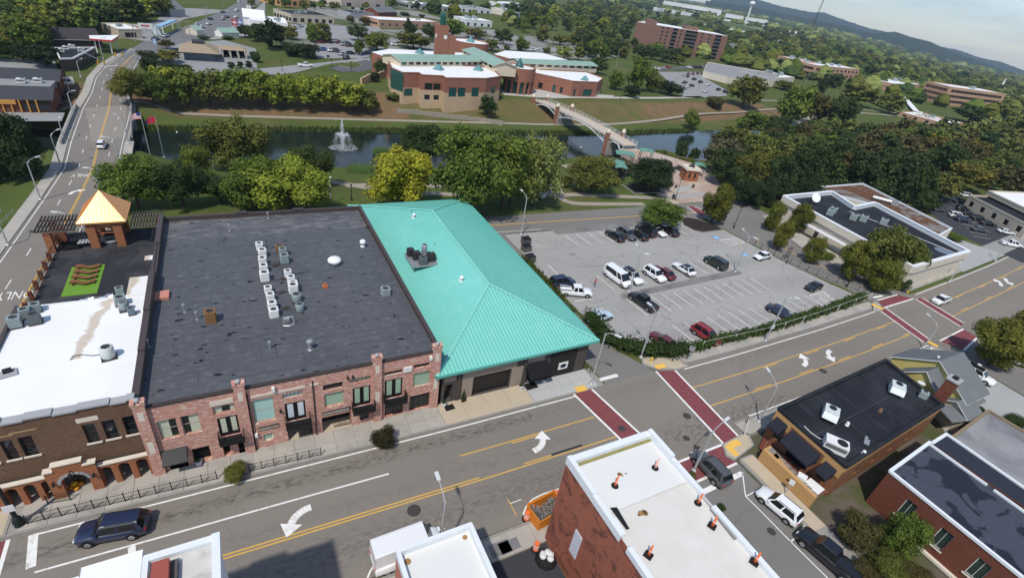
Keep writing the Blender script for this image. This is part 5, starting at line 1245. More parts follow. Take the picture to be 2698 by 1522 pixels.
# green glass corner
for k in range(6):
 z = 3.4+k*1.0; m = MB(); a, b, c_ = Vector(W_[0]), Vector(W_[1]), Vector(W_[-1])
 m.prism([a-Vector((.3,.2)), b-Vector((-.05,.3)), b+Vector((.1,.4)), a+Vector((.6,.2))], z, z+.82); m.build('glass_band', M_glass_g, lb)
 MB().prism([a-Vector((.35,.25)), b-Vector((-.1,.35)), b+Vector((.1,.4)), a+Vector((.6,.2))], z+.822, z+.998).build('spandrel', M_trim_dark, lb)
zr2 = 7.2
E_ = [q2(2,330,705,zr2), q2(2,490,738,zr2), q2(2,690,782,zr2), q2(2,930,792,zr2), q2(2,980,752,zr2), q2(2,820,692,zr2)]
lib_block([*E_, (E_[0][0]+3, E_[0][1]+10)], zr2, g_, M_lib, M_flatw, False, wins={0:[(2,4,1.6,4)], 1:[(1,2.4,1.2,4.2),(4.4,5.8,1.6,4)], 2:[(1.2,2.4,1.2,4.2),(6.5,11.5,1.4,4.2)]}, band=1.3)
# rear flat roofs
for (pts, z) in (([q2(1,1160,500,8.5), q2(1,1330,470,8.5), q2(1,2080,510,8.5), q2(1,2230,580,8.5), q2(1,1330,560,8.5)], 8.5), ([q2(1,2330,520,8), q2(1,2440,485,8), q2(2,400,510,8), q2(2,640,575,8), q2(2,120,570,8)], 8.0)):
 pts = ccw(pts); MB().prism(pts, g_, z, 0, 1).build('rear_wing', [M_lib, M_flatw], lb)
def clere(pa, pb, w, ze, zr, n, zl):
 t = gable(lb, pa, pb, w, ze, zr, M_lgreen, M_lcream, z0=zl, ov=.5, fascia=M_lcream); a, b = Vector(pa), Vector(pb); d = (b-a).normalized(); nn = Vector((d.y,-d.x)); L = (b-a).length
 for sgn in (1,):
  for j in range(n):
   c_ = a+d*(L*(j+.5)/n)+nn*(w/2+.03); MB().obox(c_, L/n*.62, .06, ze-1.35, ze-.45, math.atan2(d.y,d.x)).build('clerestory_window', M_glass if j % 4 else M_glass_g, lb)
clere(q2(1,1350,520,12.3), q2(1,2150,530,12.3), 11, 11.2, 12.4, 13, 8.5)
clere(q2(2,130,560,10.8), q2(2,865,592,10.8), 9, 9.8, 10.9, 10, 6.5)
clere(q2(1,2140,455,13.0), q2(1,2440,600,13.0), 10, 11.8, 13.1, 7, 8.0)
# rotunda
a, b = q(2,18,625,10.6), q(2,327,655,10.6); rc = (a+b)/2; rr_ = (b-a).length/2*.98
MB().lathe([(rr_,5.8),(rr_,10.9),(rr_-.4,10.9),(rr_-.4,10.4)],32,(rc.x,rc.y,0)).build('rotunda', M_lib, lb)
MB().lathe([(rr_-.42,0),(rr_-.42,.05)],32,(rc.x,rc.y,10.4)).build('rotunda_roof', M_flatw, lb); MB().lathe([(rr_-1.2,0),(rr_-1.2,4.8)],24,(rc.x,rc.y,g_)).build('rotunda_glass', M_glass_g, lb)
for k in range(8):
 an = math.radians(200+k*24); MB().obox((rc.x+math.cos(an)*(rr_-.5),rc.y+math.sin(an)*(rr_-.5)),.9,.9,g_,5.85,an).build('rotunda_pier', M_lib, lb)
def sky_pyr(p, r, h, z, n=4): MB().lathe([(r,0),(r*.98,.15),(.02,h)],n,(p[0],p[1],z)).build('skylight', M_glass_g if n > 4 else pm('skylight_glass',(.10,.24,.25),.2,.2,1,0,.6), lb)
sky_pyr((rc.x+.4,rc.y+.6), 2.0, 3.6, 10.45, 10)
for (i,a_,b_,z) in ((1,1800,665,9.4),(1,2180,672,9.4),(2,800,765,7.2),(1,1620,510,8.6)): p = q(i,a_,b_,z); sky_pyr((p.x,p.y), 2.3, 1.9, z)
# clock tower
tc = (78.2,211.5); MB().box(tc[0]-2.2,tc[0]+2.2,tc[1]-2.0,tc[1]+2.0,g_,21.6).build('clock_tower', M_lib, lb); MB().box(tc[0]+2.22,tc[0]+5.2,tc[1]-2.4,tc[1]+1.6,g_,18.2).build('stair_tower', M_lib, lb)
MB().lathe([(1.1,0),(1.1,3.4),(.9,4.2),(.1,4.6)],10,(tc[0]+.2,tc[1],21.6)).build('lantern', M_glass_g, lb)
for (o_, rx, rz) in (((tc[0]+.9,tc[1]-2.03,17.6),R(90),0),((tc[0]-2.23,tc[1],17.6),R(90),R(-90))):
 d_ = MB().lathe([(.75,0),(.75,.05)],20).build('clock_face', M_white, lb, o_); d_.rotation_euler = (rx,0,rz)
 MB().box(-.04,.04,0,.55,.055,.06).box(0,.4,-.04,.04,.06,.065).build('clock_hand', M_black, d_)
a, b = q(1,1970,392,11), q(1,2237,402,11); dc = (a+b)/2; dr = (b-a).length/2
MB().lathe([(dr,g_),(dr,11.2),(dr-.4,11.2),(dr-.4,10.7)],32,(dc.x,dc.y,0)).build('drum', M_lib, lb); MB().lathe([(dr-.42,0),(dr-.42,.05)],32,(dc.x,dc.y,10.7)).build('drum_roof', M_flatw, lb); sky_pyr((dc.x,dc.y), 2.6, 2.6, 10.75)
struct('library_terrace', MB().prism([(98,190),(120,188),(156,195),(160,199),(122,203),(110,206),(100,199)], -.5, 1.08), pm('terrace_pale',(.42,.40,.37),.9,.1,.3,4))
struct('library_forecourt', MB().face([(48,182.6,1.06),(53,180.2,1.06),(72,178.6,1.06),(74,182,1.06),(54,184,1.06)]), M_lot2)
# curved stone retaining walls on the bank
M_rubst = pm('rubble_stone', (.28,.25,.21), .95, .28, 1.2, 6, .15, bump=.6)
for j, (pts, h, lb_) in enumerate((([q2(1,1400,1035,-.8), q2(1,1620,1050,-.8), q2(1,1900,1080,-1), q2(1,2200,1120,-1.5), q2(1,2420,1180,-2.2)], 1.3, 'stepped grey stone wall on the bank below the library'), ([q2(1,1060,840,0), q2(1,1210,790,0), q2(1,1330,760,0)], 2.6, 'tan stone retaining wall left of the library'))):
 t = thing('retaining_wall', lb_, 'wall');
 for a, b in zip(pts, pts[1:]):
  v = Vector(b)-Vector(a); n = max(1, int(v.length/2.2)); an = math.atan2(v.y, v.x)
  for i in range(n):
   c_ = Vector(a)+v*(i+.5)/n; z = th(c_.x,c_.y); MB().obox(c_, v.length/n-.04, .6, z-.8, z+h*(.9+.1*((i*7)%3)), an).build('stone_course', M_rubst if j == 0 else M_ltan, t)
# APARTMENT BLOCK
ap_ = thing('apartment_block', 'seven storey brown brick apartment block with balconies', 'apartment block')
AP = ccw([(330,403),(343,391.5),(405.5,365.2),(419,394),(364,432)]); z0, z1 = 1.0, 22.0
FR = ((343,391.5),(405.5,365.2)); L, an = frame_of(*FR)
for i in range(len(AP)):
 a, b = AP[i], AP[(i+1)%len(AP)]; front = abs(a[0]-343) < .1
 ops_ = []
 if front:
  for fl in range(7):
   zz = z0+.6+fl*2.95
   for (u0,u1) in ((6,7.6),(10.5,12.1),(23,24.5),(43,44.5),(50,51.4)): ops_.append((u0,u1,zz+.6,zz+2.1))
   for (u0,u1) in ((16,20.5),(28,39),(56,62)): ops_.append((u0,u1,zz,zz+2.4,0,1.2))
 wall(ap_, a, b, z0, z1, M_apt, ops_, depth=.25)
 if front:
  for o_ in ops_:
   big = len(o_) > 4; u0,u1,v0,v1 = o_[:4]
   if big:
    bl_ = MB().box(u0+.05,u1-.05,-1.0,1.15,v0-.2,v0-.02).build('balcony', M_grey_stone, ap_, (a[0],a[1],0), an)
    MB().box(u0+.05,u1-.05,-1.0,-.94,v0-.02,v0+1.0).build('balustrade', M_trim_dark, bl_); MB().face([(u0,1.18,v0),(u1,1.18,v0),(u1,1.18,v1),(u0,1.18,v1)]).build('window', M_glass, ap_, (a[0],a[1],0), an)
   else: MB().face([(u0,.2,v0),(u1,.2,v0),(u1,.2,v1),(u0,.2,v1)]).build('window', M_glass, ap_, (a[0],a[1],0), an)
MB().face([(p[0],p[1],z1+.05) for p in AP]).build('roof', M_flatw, ap_)
for (pts, h) in (([(336,398),(343,391.6),(350,404),(345,410)], 25.5), ([(372,386),(383,381),(387,391),(377,396)], 25.0)): MB().prism(pts, 21.5, h).build('lift_tower', M_apt, ap_)
lbox(ap_, *FR, 'entrance_canopy', M_white, 27, 37, -5, -.1, 3.2, 3.7)
# SCHOOL, OFFICES AND SHOPS BEYOND
def far(label, i, bl_, br_, h, depth, wm, rm, wins=(), z0=0.6, par=.3, name='shop_building', group=None, roofkind=None):
 a, b = land_px(*zp(i,*bl_)), land_px(*zp(i,*br_)); z0 = min(a.z,b.z)-.2; a.z = b.z = z0; d = (b-a).normalized(); n_ = Vector((-d.y,d.x,0))
 if n_.dot(Vector((a.x-CAM.x,a.y-CAM.y,0))) < 0: n_ = -n_
 c_, e = b+n_*depth, a+n_*depth; poly = [(a.x,a.y),(b.x,b.y),(c_.x,c_.y),(e.x,e.y)]
 if roofkind == 'gable':
  t = thing(name, label, 'building', group=group); gable(t, ((a+e)/2)[:2], ((b+c_)/2)[:2], depth, z0+h, z0+h+depth*.22, rm, wm, z0=z0-.5); return t
 t = block(name, label, poly, z0, z0+h, wm, rm, par, wins, group=group); rr = random.Random(len(label)*7+i)
 for _ in range(2+rr.randrange(3)):
  f, g = rr.uniform(.15,.85), rr.uniform(.2,.8); c0 = a+(b-a)*f+n_*depth*g; k = (1.2 if a.length < 420 else 2.4)*rr.uniform(.8,1.3); MB().obox(c0, k*1.4, k, z0+h-par+.01, z0+h-par+k*.8, rr.uniform(0,1)).build('roof_plant', M_acg, t)
 return t
SCH = 'brick school buildings on the hill'
M_sch = brick_mat('brick_school', (.44,.27,.18), (.40,.24,.16), (.46,.32,.24), .6, None, .9, .12)
G1 = M_glass
def far2(name, label, i, bl_, br_, tl, depth, wm, wins, group=SCH, rm=None):
 a = land_px(*zp(i,*bl_)); h = max(3.0, rise(i, bl_, tl, z0=a.z)); return far(label, i, bl_, br_, h, depth, wm, rm or M_flatw, wins, name=name, group=group)
far2('school_wing', 'long three storey tan brick school wing with rows of dark windows', 3, (1745,1000), (2275,1065), (1722,805), 22, M_sch, [('f',20,3.0,2.0,z,G1) for z in (2.2,6.2,10.2)])
far2('school_hall', 'windowless tan brick school hall beside the covered walkway', 3, (1245,885), (1560,895), (1145,765), 30, M_sch, (('f',12,1.4,.9,4.0,G1),))
far2('school_gym', 'white flat roofed low school building beside the slope', 3, (1770,1235), (1940,1225), (1775,1175), 26, M_sch, (('f',4,2,1.2,1.2,G1),)); far2('school_annex', 'small white roofed annex left of the low school building', 3, (1485,1130), (1640,1180), (1480,1100), 16, M_sch, ())
t = thing('covered_walkway', 'long white roofed covered walkway stepping down the school lawn', 'walkway'); wp = [q2(3,1280,880,3.5), q2(3,1370,900,3.5), q2(3,1440,980,3.5), q2(3,1510,1060,3.5), q2(3,1560,1075,3.5)]
for a, b in zip(wp, wp[1:]):
 v = Vector(b)-Vector(a); MB().obox((Vector(a)+Vector(b))/2, v.length, 3.6, 3.2, 3.5, math.atan2(v.y,v.x)).build('roof', M_flatw, t)
 for f in (.2,.8): p = Vector(a)+v*f; MB().tube((p.x,p.y,0),(p.x,p.y,3.2),.15).build('post', M_trim_dark, t)
far2('motel_wing', 'two storey tan brick block left of the school', 3, (515,735), (925,768), (455,600), 26, M_sch, [('f',11,3.4,2.0,z,G1) for z in (1.6,6.0,10)])
far2('tan_flats', 'tan brick flats with white roof beside the radio mast', 3, (150,640), (335,690), (90,510), 24, M_sch, [('f',7,3.4,2.0,z,G1) for z in (1.6,6.0,10)])
block('cream_store', 'low cream walled building with gravel and white roofs beside the apartment car park', [q2(2,1920,740,1), q2(2,2150,800,1), (338,252), (388,286), (340,318)], 0, 5, M_cream, M_flatg, .3)
far('white roofed annex beside the cream store',3,(80,800),(330,790),4,22,M_cream,M_flatw)
SHOP = 'shops and houses beyond the lake'
for (lb_,i,bl_,br_,h,dp,wm,rm,ws,rk) in (
  ('long beige shop with black roof beyond the bank',1,(395,225),(800,240),5,20,M_beige,M_flatd,(('f',6,2.5,2,1,G1),),None),
  ('white metal shed left of the black roofed shop',1,(0,270),(360,290),4,22,M_white,M_flatw,(('f',4,2,1.5,1,G1),),None),
  ('white gabled house beside the far road',0,(2340,235),(2540,250),4,14,M_white,M_flatw,(),'gable'),
  ('orange tan strip shop at the top edge',1,(290,60),(560,75),7,25,pm('stucco_orange',(.55,.30,.13),.85,.08),M_flatw,(('f',5,3,2.5,1,G1),),None),
  ('pale superstore with yellow sign at the top edge',1,(870,70),(1285,85),9,45,pm('stucco_pink',(.55,.44,.38),.85,.08),M_flatw,((0,3,5,3,.5,G1),),None),
  ('long orange brick building with white roof behind the library',1,(1230,268),(1800,285),5,16,M_sch,M_flatw,(('f',9,1.6,1.4,1.6,G1),),None),
  ('white shed with pale roof right of the clock tower',1,(2050,245),(2310,265),5,18,M_palew,M_flatw,(('f',4,2.5,2,.6,G1),),None),
  ('cream box building near the far wood',1,(2300,130),(2420,150),6,30,M_cream,M_flatw,(),None),
  ('grey shop row with flat roof, far centre',1,(1520,85),(1990,115),5,22,M_grey_stone,M_flatw,(('f',9,3,2.4,.6,G1),),None),
  ('pale shop row right of the grey one',1,(2010,115),(2300,135),5,20,M_palew,M_flatg,(('f',5,3,2.4,.6,G1),),None),
  ('dark shingled house behind the long orange brick building',1,(1225,170),(1400,165),4,12,M_redbr,M_shing,(),'gable'),
  ('dark roofed shop with cars in front',1,(960,180),(1180,190),4,14,M_grey_stone,M_flatd,(),None),
  ('white shed at the edge of the library wood',2,(10,70),(200,75),5,20,M_palew,M_flatw,(),None),
  ('grey warehouse left of the wood behind the library',2,(0,170),(110,190),6,24,M_palew,M_flatg,(),None),
  ('blue and white house among the trees',2,(835,218),(955,225),4,9,pm('blue_wall',(.16,.32,.55),.8,.1),M_flatw,(),'gable'),
  ('tan house with dark roof among the trees',2,(880,275),(1005,280),3,10,M_cream,M_shing,(),'gable'),
  ('dark roofed house left of the apartment block',2,(1045,455),(1225,460),3.5,14,M_redbr,pm('roof_maroon',(.07,.04,.04),.9,.15),(),'gable'),
  ('white warehouse roof beyond the wood',2,(1490,110),(1640,125),8,60,M_palew,M_flatw,(),None),
  ('long white warehouse beyond the apartment block',2,(1630,130),(1870,165),9,60,M_palew,M_flatw,(),None),
  ('long white store row right of the apartment block',2,(1920,270),(2120,305),7,28,M_palew,M_flatw,(('f',8,3,2.5,1,G1),),None),
  ('white store with red sign right of the apartment block',2,(2140,310),(2370,350),7,26,M_palew,M_flatw,(('f',6,3,2.5,1,G1),),None),
  ('orange brick shop beyond the apartment car park',2,(2280,430),(2480,465),6,24,M_orange,M_flatw,(('f',5,2.5,2,1,G1),),None),
  ('white and blue shop at the far right of the strip',2,(2400,350),(2530,380),7,24,pm('wall_bluewhite',(.40,.52,.65),.8,.1),M_flatw,(),None),
  ('grey shingled house near the crane lift',2,(2160,500),(2290,520),5,18,M_cream,M_shing,(),'gable'),
  ('second grey shingled house near the crane lift',2,(2300,510),(2400,525),5,16,M_palew,M_shing,(),'gable'),
  ('white and red shop beside the far houses',3,(0,440),(60,455),6,24,M_palew,M_flatw,(),None),
  ('pink and white shop beside the far trees',3,(80,410),(155,430),6,24,pm('stucco_pink',(.55,.44,.38),.85,.08),M_flatw,(),None),
  ('bright white roof far off in the forest',3,(2000,600),(2125,630),9,30,M_palew,M_flatw,(),None),
  ('small cream house at the foot of the mast wood',3,(60,500),(230,540),4,14,M_cream,M_shing,(),'gable'),
  ('low dark roofed building beside the left avenue',0,(530,465),(990,470),3.2,12,M_trim_dark,pm('mansard_dark',(.045,.04,.042),.9,.15),(),'gable'),
  ('pale fuel station shop with white roof',0,(1150,372),(1370,372),3.6,14,M_beige,M_flatw,((0,4,2,1.8,.6,G1),),None),
  ('grey shed in the trees beside the far road',0,(1640,165),(1780,165),4,14,M_grey_stone,M_shing,(),'gable'),
  ('white shed among trees at the top left',0,(1480,140),(1640,150),3.5,12,M_palew,M_flatg,(),'gable'),
  ('small green roofed hut right of the far road',0,(1890,345),(1955,340),2.6,6,M_cream,M_lgreen,(),'gable'),
  ('green roofed kiosk below the white gabled house',0,(2130,365),(2290,365),2.6,6,M_white,M_lgreen,(),'gable')):
 far(lb_,i,bl_,br_,h,dp,wm,rm,ws,roofkind=rk,group=SHOP)
FCT = 'factories on the horizon'
def factory(label, x0, x1, y, r, h, dp):
 a, b = [Vector((sight(x,y).x, sight(x,y).y, 0)) for x in (x0, x1)]; a *= r/a.length; b *= r/b.length; d = (b-a).normalized(); n_ = (a+b).normalized()*dp
 z = th(a.x,a.y)-1; block('factory', label, [(a.x,a.y),(b.x,b.y),(b.x+n_.x,b.y+n_.y),(a.x+n_.x,a.y+n_.y)], z, z+h, M_palew, M_flatw, .5, (('f',14,r*.008,h*.2,h*.3,G1),), group=FCT)
for f_ in (('long pale factory on the horizon left of the water tower',1745,1905,20,2300,24,180),('white factory below the water tower',1915,1965,30,1900,20,90),('pale factory right of the water tower',1968,2030,38,2000,18,100),('white sheds at the end of the airfield',2088,2110,60,1700,12,40)): factory(*f_)
# restaurant with dark roofs beside the avenue
rs = thing('roadhouse_restaurant', 'dark roofed restaurant with timber porch at the left edge', 'restaurant'); M_rsh = pm('shingle_dark',(.045,.048,.055),.9,.15,.4,8)
gable(rs, (-60,160.5), (-36.5,161.5), 11, 3.0, 4.6, M_rsh, M_redbr, fascia=M_trim_dark); gable(rs, (-60,178.5), (-38,179.5), 12, 3.2, 4.8, M_rsh, M_redbr, fascia=M_trim_dark); MB().box(-60,-38.2,166.2,173.4,0,3.3).build('link_roof', M_flatg, rs)
for k in range(5): MB().obox((-45+k*1.5,155.5),.25,.25,0,2.9).build('porch_post', pm('timber_orange',(.50,.25,.06),.8,.15), rs)
MB().box(-46,-42.5,155.2,155.6,1.9,2.9).build('porch_gable', pm('timber_orange',(.50,.25,.06),.8,.15), rs); MB().box(-41.5,-36.6,155.6,155.75,.6,2.4).build('window', M_glass, rs)
for (x,y) in ((-50,170),(-44,169.5),(-41,170.5)): acbox((x,y,3.3),1.6,1.3,1.1,0,'white roof unit on the restaurant link roof',M_acw,group='units on the restaurant roof')
wf = block('flat_restaurant', 'black flat roofed restaurant with white fascia beside the avenue', [q2(0,570,560,3.6), q2(0,700,556,3.6), q2(0,905,452,3.6), q2(0,520,457,3.6)], 0, 3.6, M_trim_dark, M_flatd, .3, cap=M_white, wins=(('f',5,1.6,1.4,.8,G1),))
for (a,b) in ((590,500),(635,475),(690,460),(780,490)): p = q(0,a,b,3.3); acbox((p.x,p.y,3.3),1.5,1.2,1.0,0,'white roof unit on the flat roofed restaurant',M_acw,group='units on the flat restaurant')
gs = thing('fuel_canopy', 'white fuel station canopy with red edge', 'canopy'); cp = ccw([q2(0,860,370,4.6), q2(0,1070,386,4.6), q2(0,1140,338,4.6), q2(0,850,340,4.6)])
MB().prism(cp, 4.25, 4.6).build('roof', M_flatw, gs); c_ = sum((Vector(p) for p in cp), Vector((0,0)))/4
for i in range(4): a, b = cp[i], cp[(i+1)%4]; L, _ = frame_of(a,b); lbox(gs, a, b, 'red_fascia', pm('fascia_red',(.55,.03,.05),.5,.08,1,0), 0, L, -.06, -.003, 4.1, 4.58)
for p in cp: v = c_+(Vector(p)-c_)*.7; MB().tube((v.x,v.y,0),(v.x,v.y,4.25),.18).build('post', M_white, gs)
g2 = thing('car_wash_canopy', 'blue and white canopy beside the far junction', 'canopy'); cp = ccw([q2(0,1480,245,4), q2(0,1550,250,4), q2(0,1690,192,4), q2(0,1640,185,4)])
MB().prism(cp, 3.5, 4.0).build('roof', pm('canopy_blue',(.25,.42,.55),.6,.1), g2)
for p in cp: MB().tube((*p,0),(*p,3.5),.2).build('post', M_white, g2)
# bank with drive-through
db = thing('drive_through_bank', 'tan hip roofed bank with drive through lanes across the lake', 'bank'); M_btan = pm('shingle_tan',(.30,.235,.165),.9,.1,.5,6)
def hip(parent, x0,x1,y0,y1,ze,zr,ins,rm,name='roof'):
 m = MB(); a=[(x0,y0,ze),(x1,y0,ze),(x1,y1,ze),(x0,y1,ze)]; b=[(x0+ins,y0+ins,zr),(x1-ins,y0+ins,zr),(x1-ins,y1-ins,zr),(x0+ins,y1-ins,zr)]
 for i in range(4): m.face([a[i],a[(i+1)%4],b[(i+1)%4],b[i]])
 m.face(b); m.face(a[::-1]); return m.build(name, rm, parent)
hip(db,-13.4,-.6,226.5,242,2.9,5.0,4.2,M_btan); MB().box(-12,-2.2,229.5,240,0,2.9).build('wall', pm('bank_blue',(.16,.19,.24),.8,.1), db); MB().box(-8.9,-5.2,232.5,237,5.0,5.9).build('roof_turret', M_rsh, db)
hip(db,-1.2,9.2,236.5,243.5,2.9,3.9,2.2,M_btan,'lane_roof')
for k in range(4): MB().obox((.4+k*2.7,237.2),.5,.6,0,2.9).build('lane_pier', M_beige, db)
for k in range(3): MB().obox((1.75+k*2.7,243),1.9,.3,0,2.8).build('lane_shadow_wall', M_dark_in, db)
struct('bank_car_park', MB().face([(-19.5,212,.05),(-5,205,.05),(11,221,.05),(13.5,262,.05),(2,278,.05),(-14,262,.05),(-20,240,.05)]), pm('far_lot',(.25,.25,.25),.9,.1,.3,4))
struct('restaurant_car_park', MB().face([(-62,147,.05),(-34,149,.05),(-34.5,156,.05),(-62,156,.05)]), MATS['far_lot']); struct('left_car_park', MB().face([(-75,184,.05),(-40,186.5,.05),(-46,215,.05),(-80,210,.05)]), MATS['far_lot'])
for nm, pts in (('library_car_park',[q2(1,560,410,1),q2(1,1000,380,1),q2(1,1150,500,1),q2(1,1130,560,1),q2(1,640,560,1)]), ('library_drive',[q2(1,0,640,1),q2(1,700,600,1),q2(1,1140,550,1),q2(1,1150,590,1),q2(1,760,640,1),q2(1,300,690,1),q2(1,0,680,1)]), ('turning_loop',[q2(1,740,655,1),q2(1,1100,575,1),q2(1,1210,600,1),q2(1,1200,660,1),q2(1,1050,690,1),q2(1,860,690,1)]),
 ('apartment_car_park',[q2(2,1480,700,1),q2(2,1530,680,1),q2(2,1920,650,1),q2(2,2200,640,1),q2(2,2540,640,1),q2(2,2400,590,1),q2(2,2000,640,1) if False else q2(2,2100,610,1),q2(2,1500,660,1) if False else q2(2,1460,660,1),q2(2,1480,700,1)][:-1]), ('lower_car_park',[q2(2,1500,690,1),q2(2,1900,690,1),q2(2,1930,740,1),q2(2,2150,860,1),q2(2,2160,920,1),q2(2,1900,940,1),q2(2,1760,935,1),q2(2,1690,860,1)]),
 ('rear_drive',[q2(1,1250,290,1),q2(1,2360,290,1),q2(1,2370,320,1),q2(1,1250,300,1)]), ('rear_street',[q2(1,1340,380,1),q2(1,1470,380,1),q2(1,2540,425,1),q2(2,0,430,1),q2(2,700,470,1),q2(2,700,510,1),q2(2,0,470,1),q2(1,1340,410,1)]),
 ('shop_car_park',[q2(1,380,240,.6),q2(1,560,245,.6),q2(1,960,260,.6),q2(1,1240,260,.6),q2(1,1250,300,.6),q2(1,1000,380,.6),q2(1,460,380,.6)]), ('strip_car_park',[q2(1,0,110,.6),q2(1,120,70,.6),q2(1,860,85,.6),q2(1,1500,110,.6),q2(1,2300,150,.6),q2(1,2400,210,.6),q2(1,1850,150,.6),q2(1,850,140,.6),q2(1,130,130,.6)]),
 ('far_shop_yard',[q2(0,1580,60,.6),q2(0,2200,90,.6),q2(0,2100,110,.6),q2(0,1780,170,.6),q2(0,1450,300,.6),q2(0,1500,380,.6),q2(0,1380,380,.6),q2(0,1040,330,.6),q2(0,1100,260,.6),q2(0,1500,190,.6)]), ('right_strip',[q2(0,1980,380,.3),q2(0,2250,230,.3),q2(0,2400,120,.3),q2(0,2540,20,.3),q2(0,2540,330,.3)]), ('school_car_park',[q2(3,2380,1090,.6),q2(3,2430,1060,.6),q2(3,2543,1100,.6),q2(3,2543,1200,.6),q2(3,2350,1190,.6)]), ('east_car_park',[q2(3,2230,1420,.4),q2(3,2300,1390,.4),q2(3,2430,1410,.4),q2(3,2440,1453,.4),q2(3,2250,1453,.4)])):
 mt = pm('far_lot_dark',(.10,.10,.105),.9,.1,.3,4) if nm in ('apartment_car_park','turning_loop') else MATS['far_lot'] if nm != 'strip_car_park' else pm('far_lot_pale',(.33,.32,.30),.9,.12,.1,0)
 struct(nm, MB().face([(p[0],p[1],(1.05 if q2 and p[0] > 30 else .06)+(.02 if nm in ('turning_loop','lower_car_park') else 0)) for p in ccw(pts)]), mt)
island('loop_island', [q2(1,850,632,1),q2(1,960,595,1),q2(1,1040,605,1),q2(1,1060,635,1),q2(1,960,660,1)], 1.22, M_grass)
struct('town_ground', MB().face([(18,268,1.03),(70,262,1.03),(150,268,1.03),(260,330,1.03),(330,480,1.03),(200,560,1.03),(90,520,1.03),(45,400,1.03)]), pm('town_paving',(.23,.225,.21),.95,.2,.03,.4,.1,col2=(.075,.095,.035),lo=.48,hi=.56))
# airfield strip, far bare fields
def field(nm, pts, mt):
 "sheet draped over the land"
 P_ = [land_px(*p) for p in pts]; h_ = len(P_)//2; top, bot = P_[:h_], P_[h_:][::-1]; m = MB()
 for (a, b), (c_, d_) in zip(zip(top, top[1:]), zip(bot, bot[1:])):
  n = 10
  for i in range(n):
   for j in range(4):
    f = lambda u, v: (lambda p: (p.x, p.y, th(p.x,p.y)+.9))((a+(b-a)*u)*(1-v)+(c_+(d_-c_)*u)*v)
    m.face([f(i/n,j/4),f((i+1)/n,j/4),f((i+1)/n,(j+1)/4),f(i/n,(j+1)/4)])
 struct(nm, m, mt)
field('airfield', [(1885,38),(1998,60),(2110,84),(2240,122), (2240,134),(2100,104),(1990,78),(1880,50)], pm('field_green',(.13,.17,.06),.95,.12,.01,0))
field('runway', [(1800,28),(1998,52),(2120,76),(2262,120), (2258,123),(2120,82),(1998,57),(1800,34)], pm('runway_pale',(.36,.33,.28),.95,.1,.01,0))
M_lawn = pm('lawn',(.10,.125,.035),.95,.12,.05,3)
field('school_lawn', [zp(3,1060,690),zp(3,1490,760), zp(3,1500,790),zp(3,1050,740)], M_lawn); field('school_lawn', [zp(3,1050,820),zp(3,1150,800),zp(3,1500,1090), zp(3,1480,1150),zp(3,1250,1060),zp(3,1060,980)], M_lawn)
# ridges on the horizon
def ridge(pts, D, seed, label):
 "pts: photo columns and heights of the skyline; the ridge stands D metres away and has a real body"
 rr = random.Random(seed); V, F = [], []; fine = []
 for (x0,y0),(x1,y1) in zip(pts, pts[1:]):
  for k in range(14): t = k/14; fine.append((x0+(x1-x0)*t, y0+(y1-y0)*t+rr.uniform(-.7,.7)))
 fine.append(pts[-1])
 for (x, y) in fine:
  d = sight(x, y); hd_ = math.hypot(d.x, d.y); top = CAM + d*(D/hd_); base = Vector((top.x, top.y, th(top.x,top.y))); out = Vector((d.x, d.y, 0))/hd_
  h = max(6.0, top.z-base.z)
  V += [tuple(base-out*D*.16-Vector((0,0,12))), tuple(base-out*D*.09+Vector((0,0,h*.42*rr.uniform(.8,1.2)))), tuple(base-out*D*.045+Vector((0,0,h*.75*rr.uniform(.93,1.07)))), tuple(base+Vector((0,0,h))), tuple(base+out*D*.12-Vector((0,0,12)))]
 for i in range(len(fine)-1):
  for j in range(4): F.append((i*5+j, (i+1)*5+j, (i+1)*5+j+1, i*5+j+1))
 me = bpy.data.meshes.new('hills'); me.from_pydata(V, [], F); me.polygons.foreach_set('use_smooth', [True]*len(F)); s_ = NT('hill_%d'%seed)
 s_.col(s_.mix(s_.noise(.012, 8, .7), (.014,.028,.014), (.050,.066,.026))); s_.bump(s_.noise(.03, 6, .7), 1.0, 25); me.materials.append(s_.set(.95, spec=.05)); me.update()
 tag(put('hills', me), kind='structure')
ridge([(1880,-22),(2005,2),(2060,18),(2140,33),(2170,33),(2215,50),(2290,75),(2356,88),(2430,112),(2530,134),(2580,152),(2640,164),(2698,186),(2790,215)], 6800, 1, '')
ridge([(1860,2),(1998,22),(2090,42),(2200,62),(2300,88),(2360,84),(2400,98),(2450,110),(2500,134),(2570,158),(2640,184),(2698,204),(2800,236)], 4600, 2, '')
# TREES
s = NT('foliage')
oi = s.n('ShaderNodeObjectInfo'); ge = s.n('ShaderNodeNewGeometry')
c = s.mix(ge.outputs['Random Per Island'], (.7,.7,.7), (1.65,1.65,1.65))
c = s.mix(1.0, oi.outputs['Color'], c, 'MULTIPLY')
tint = s.mix(s.ramp(s.noise(5.0, 3, vec=s.n('ShaderNodeTexCoord').outputs['Object']), .3, .7), (.62,.70,.65), (1.38,1.25,1.05))
c = s.mix(1.0, c, tint, 'MULTIPLY')
s.col(c); s.set(.75, spec=.15)
tr_ = s.n('ShaderNodeBsdfTranslucent'); s.l(c, tr_.inputs[0])
mx = s.n('ShaderNodeMixShader'); mx.inputs[0].default_value = .33
s.l(s.b.outputs[0], mx.inputs[1]); s.l(tr_.outputs[0], mx.inputs[2]); s.l(mx.outputs[0], s.out.inputs[0])
M_leaf = s.mat
M_bark = pm('bark', (.075,.058,.045), .95, .3, 2, 8, .1)
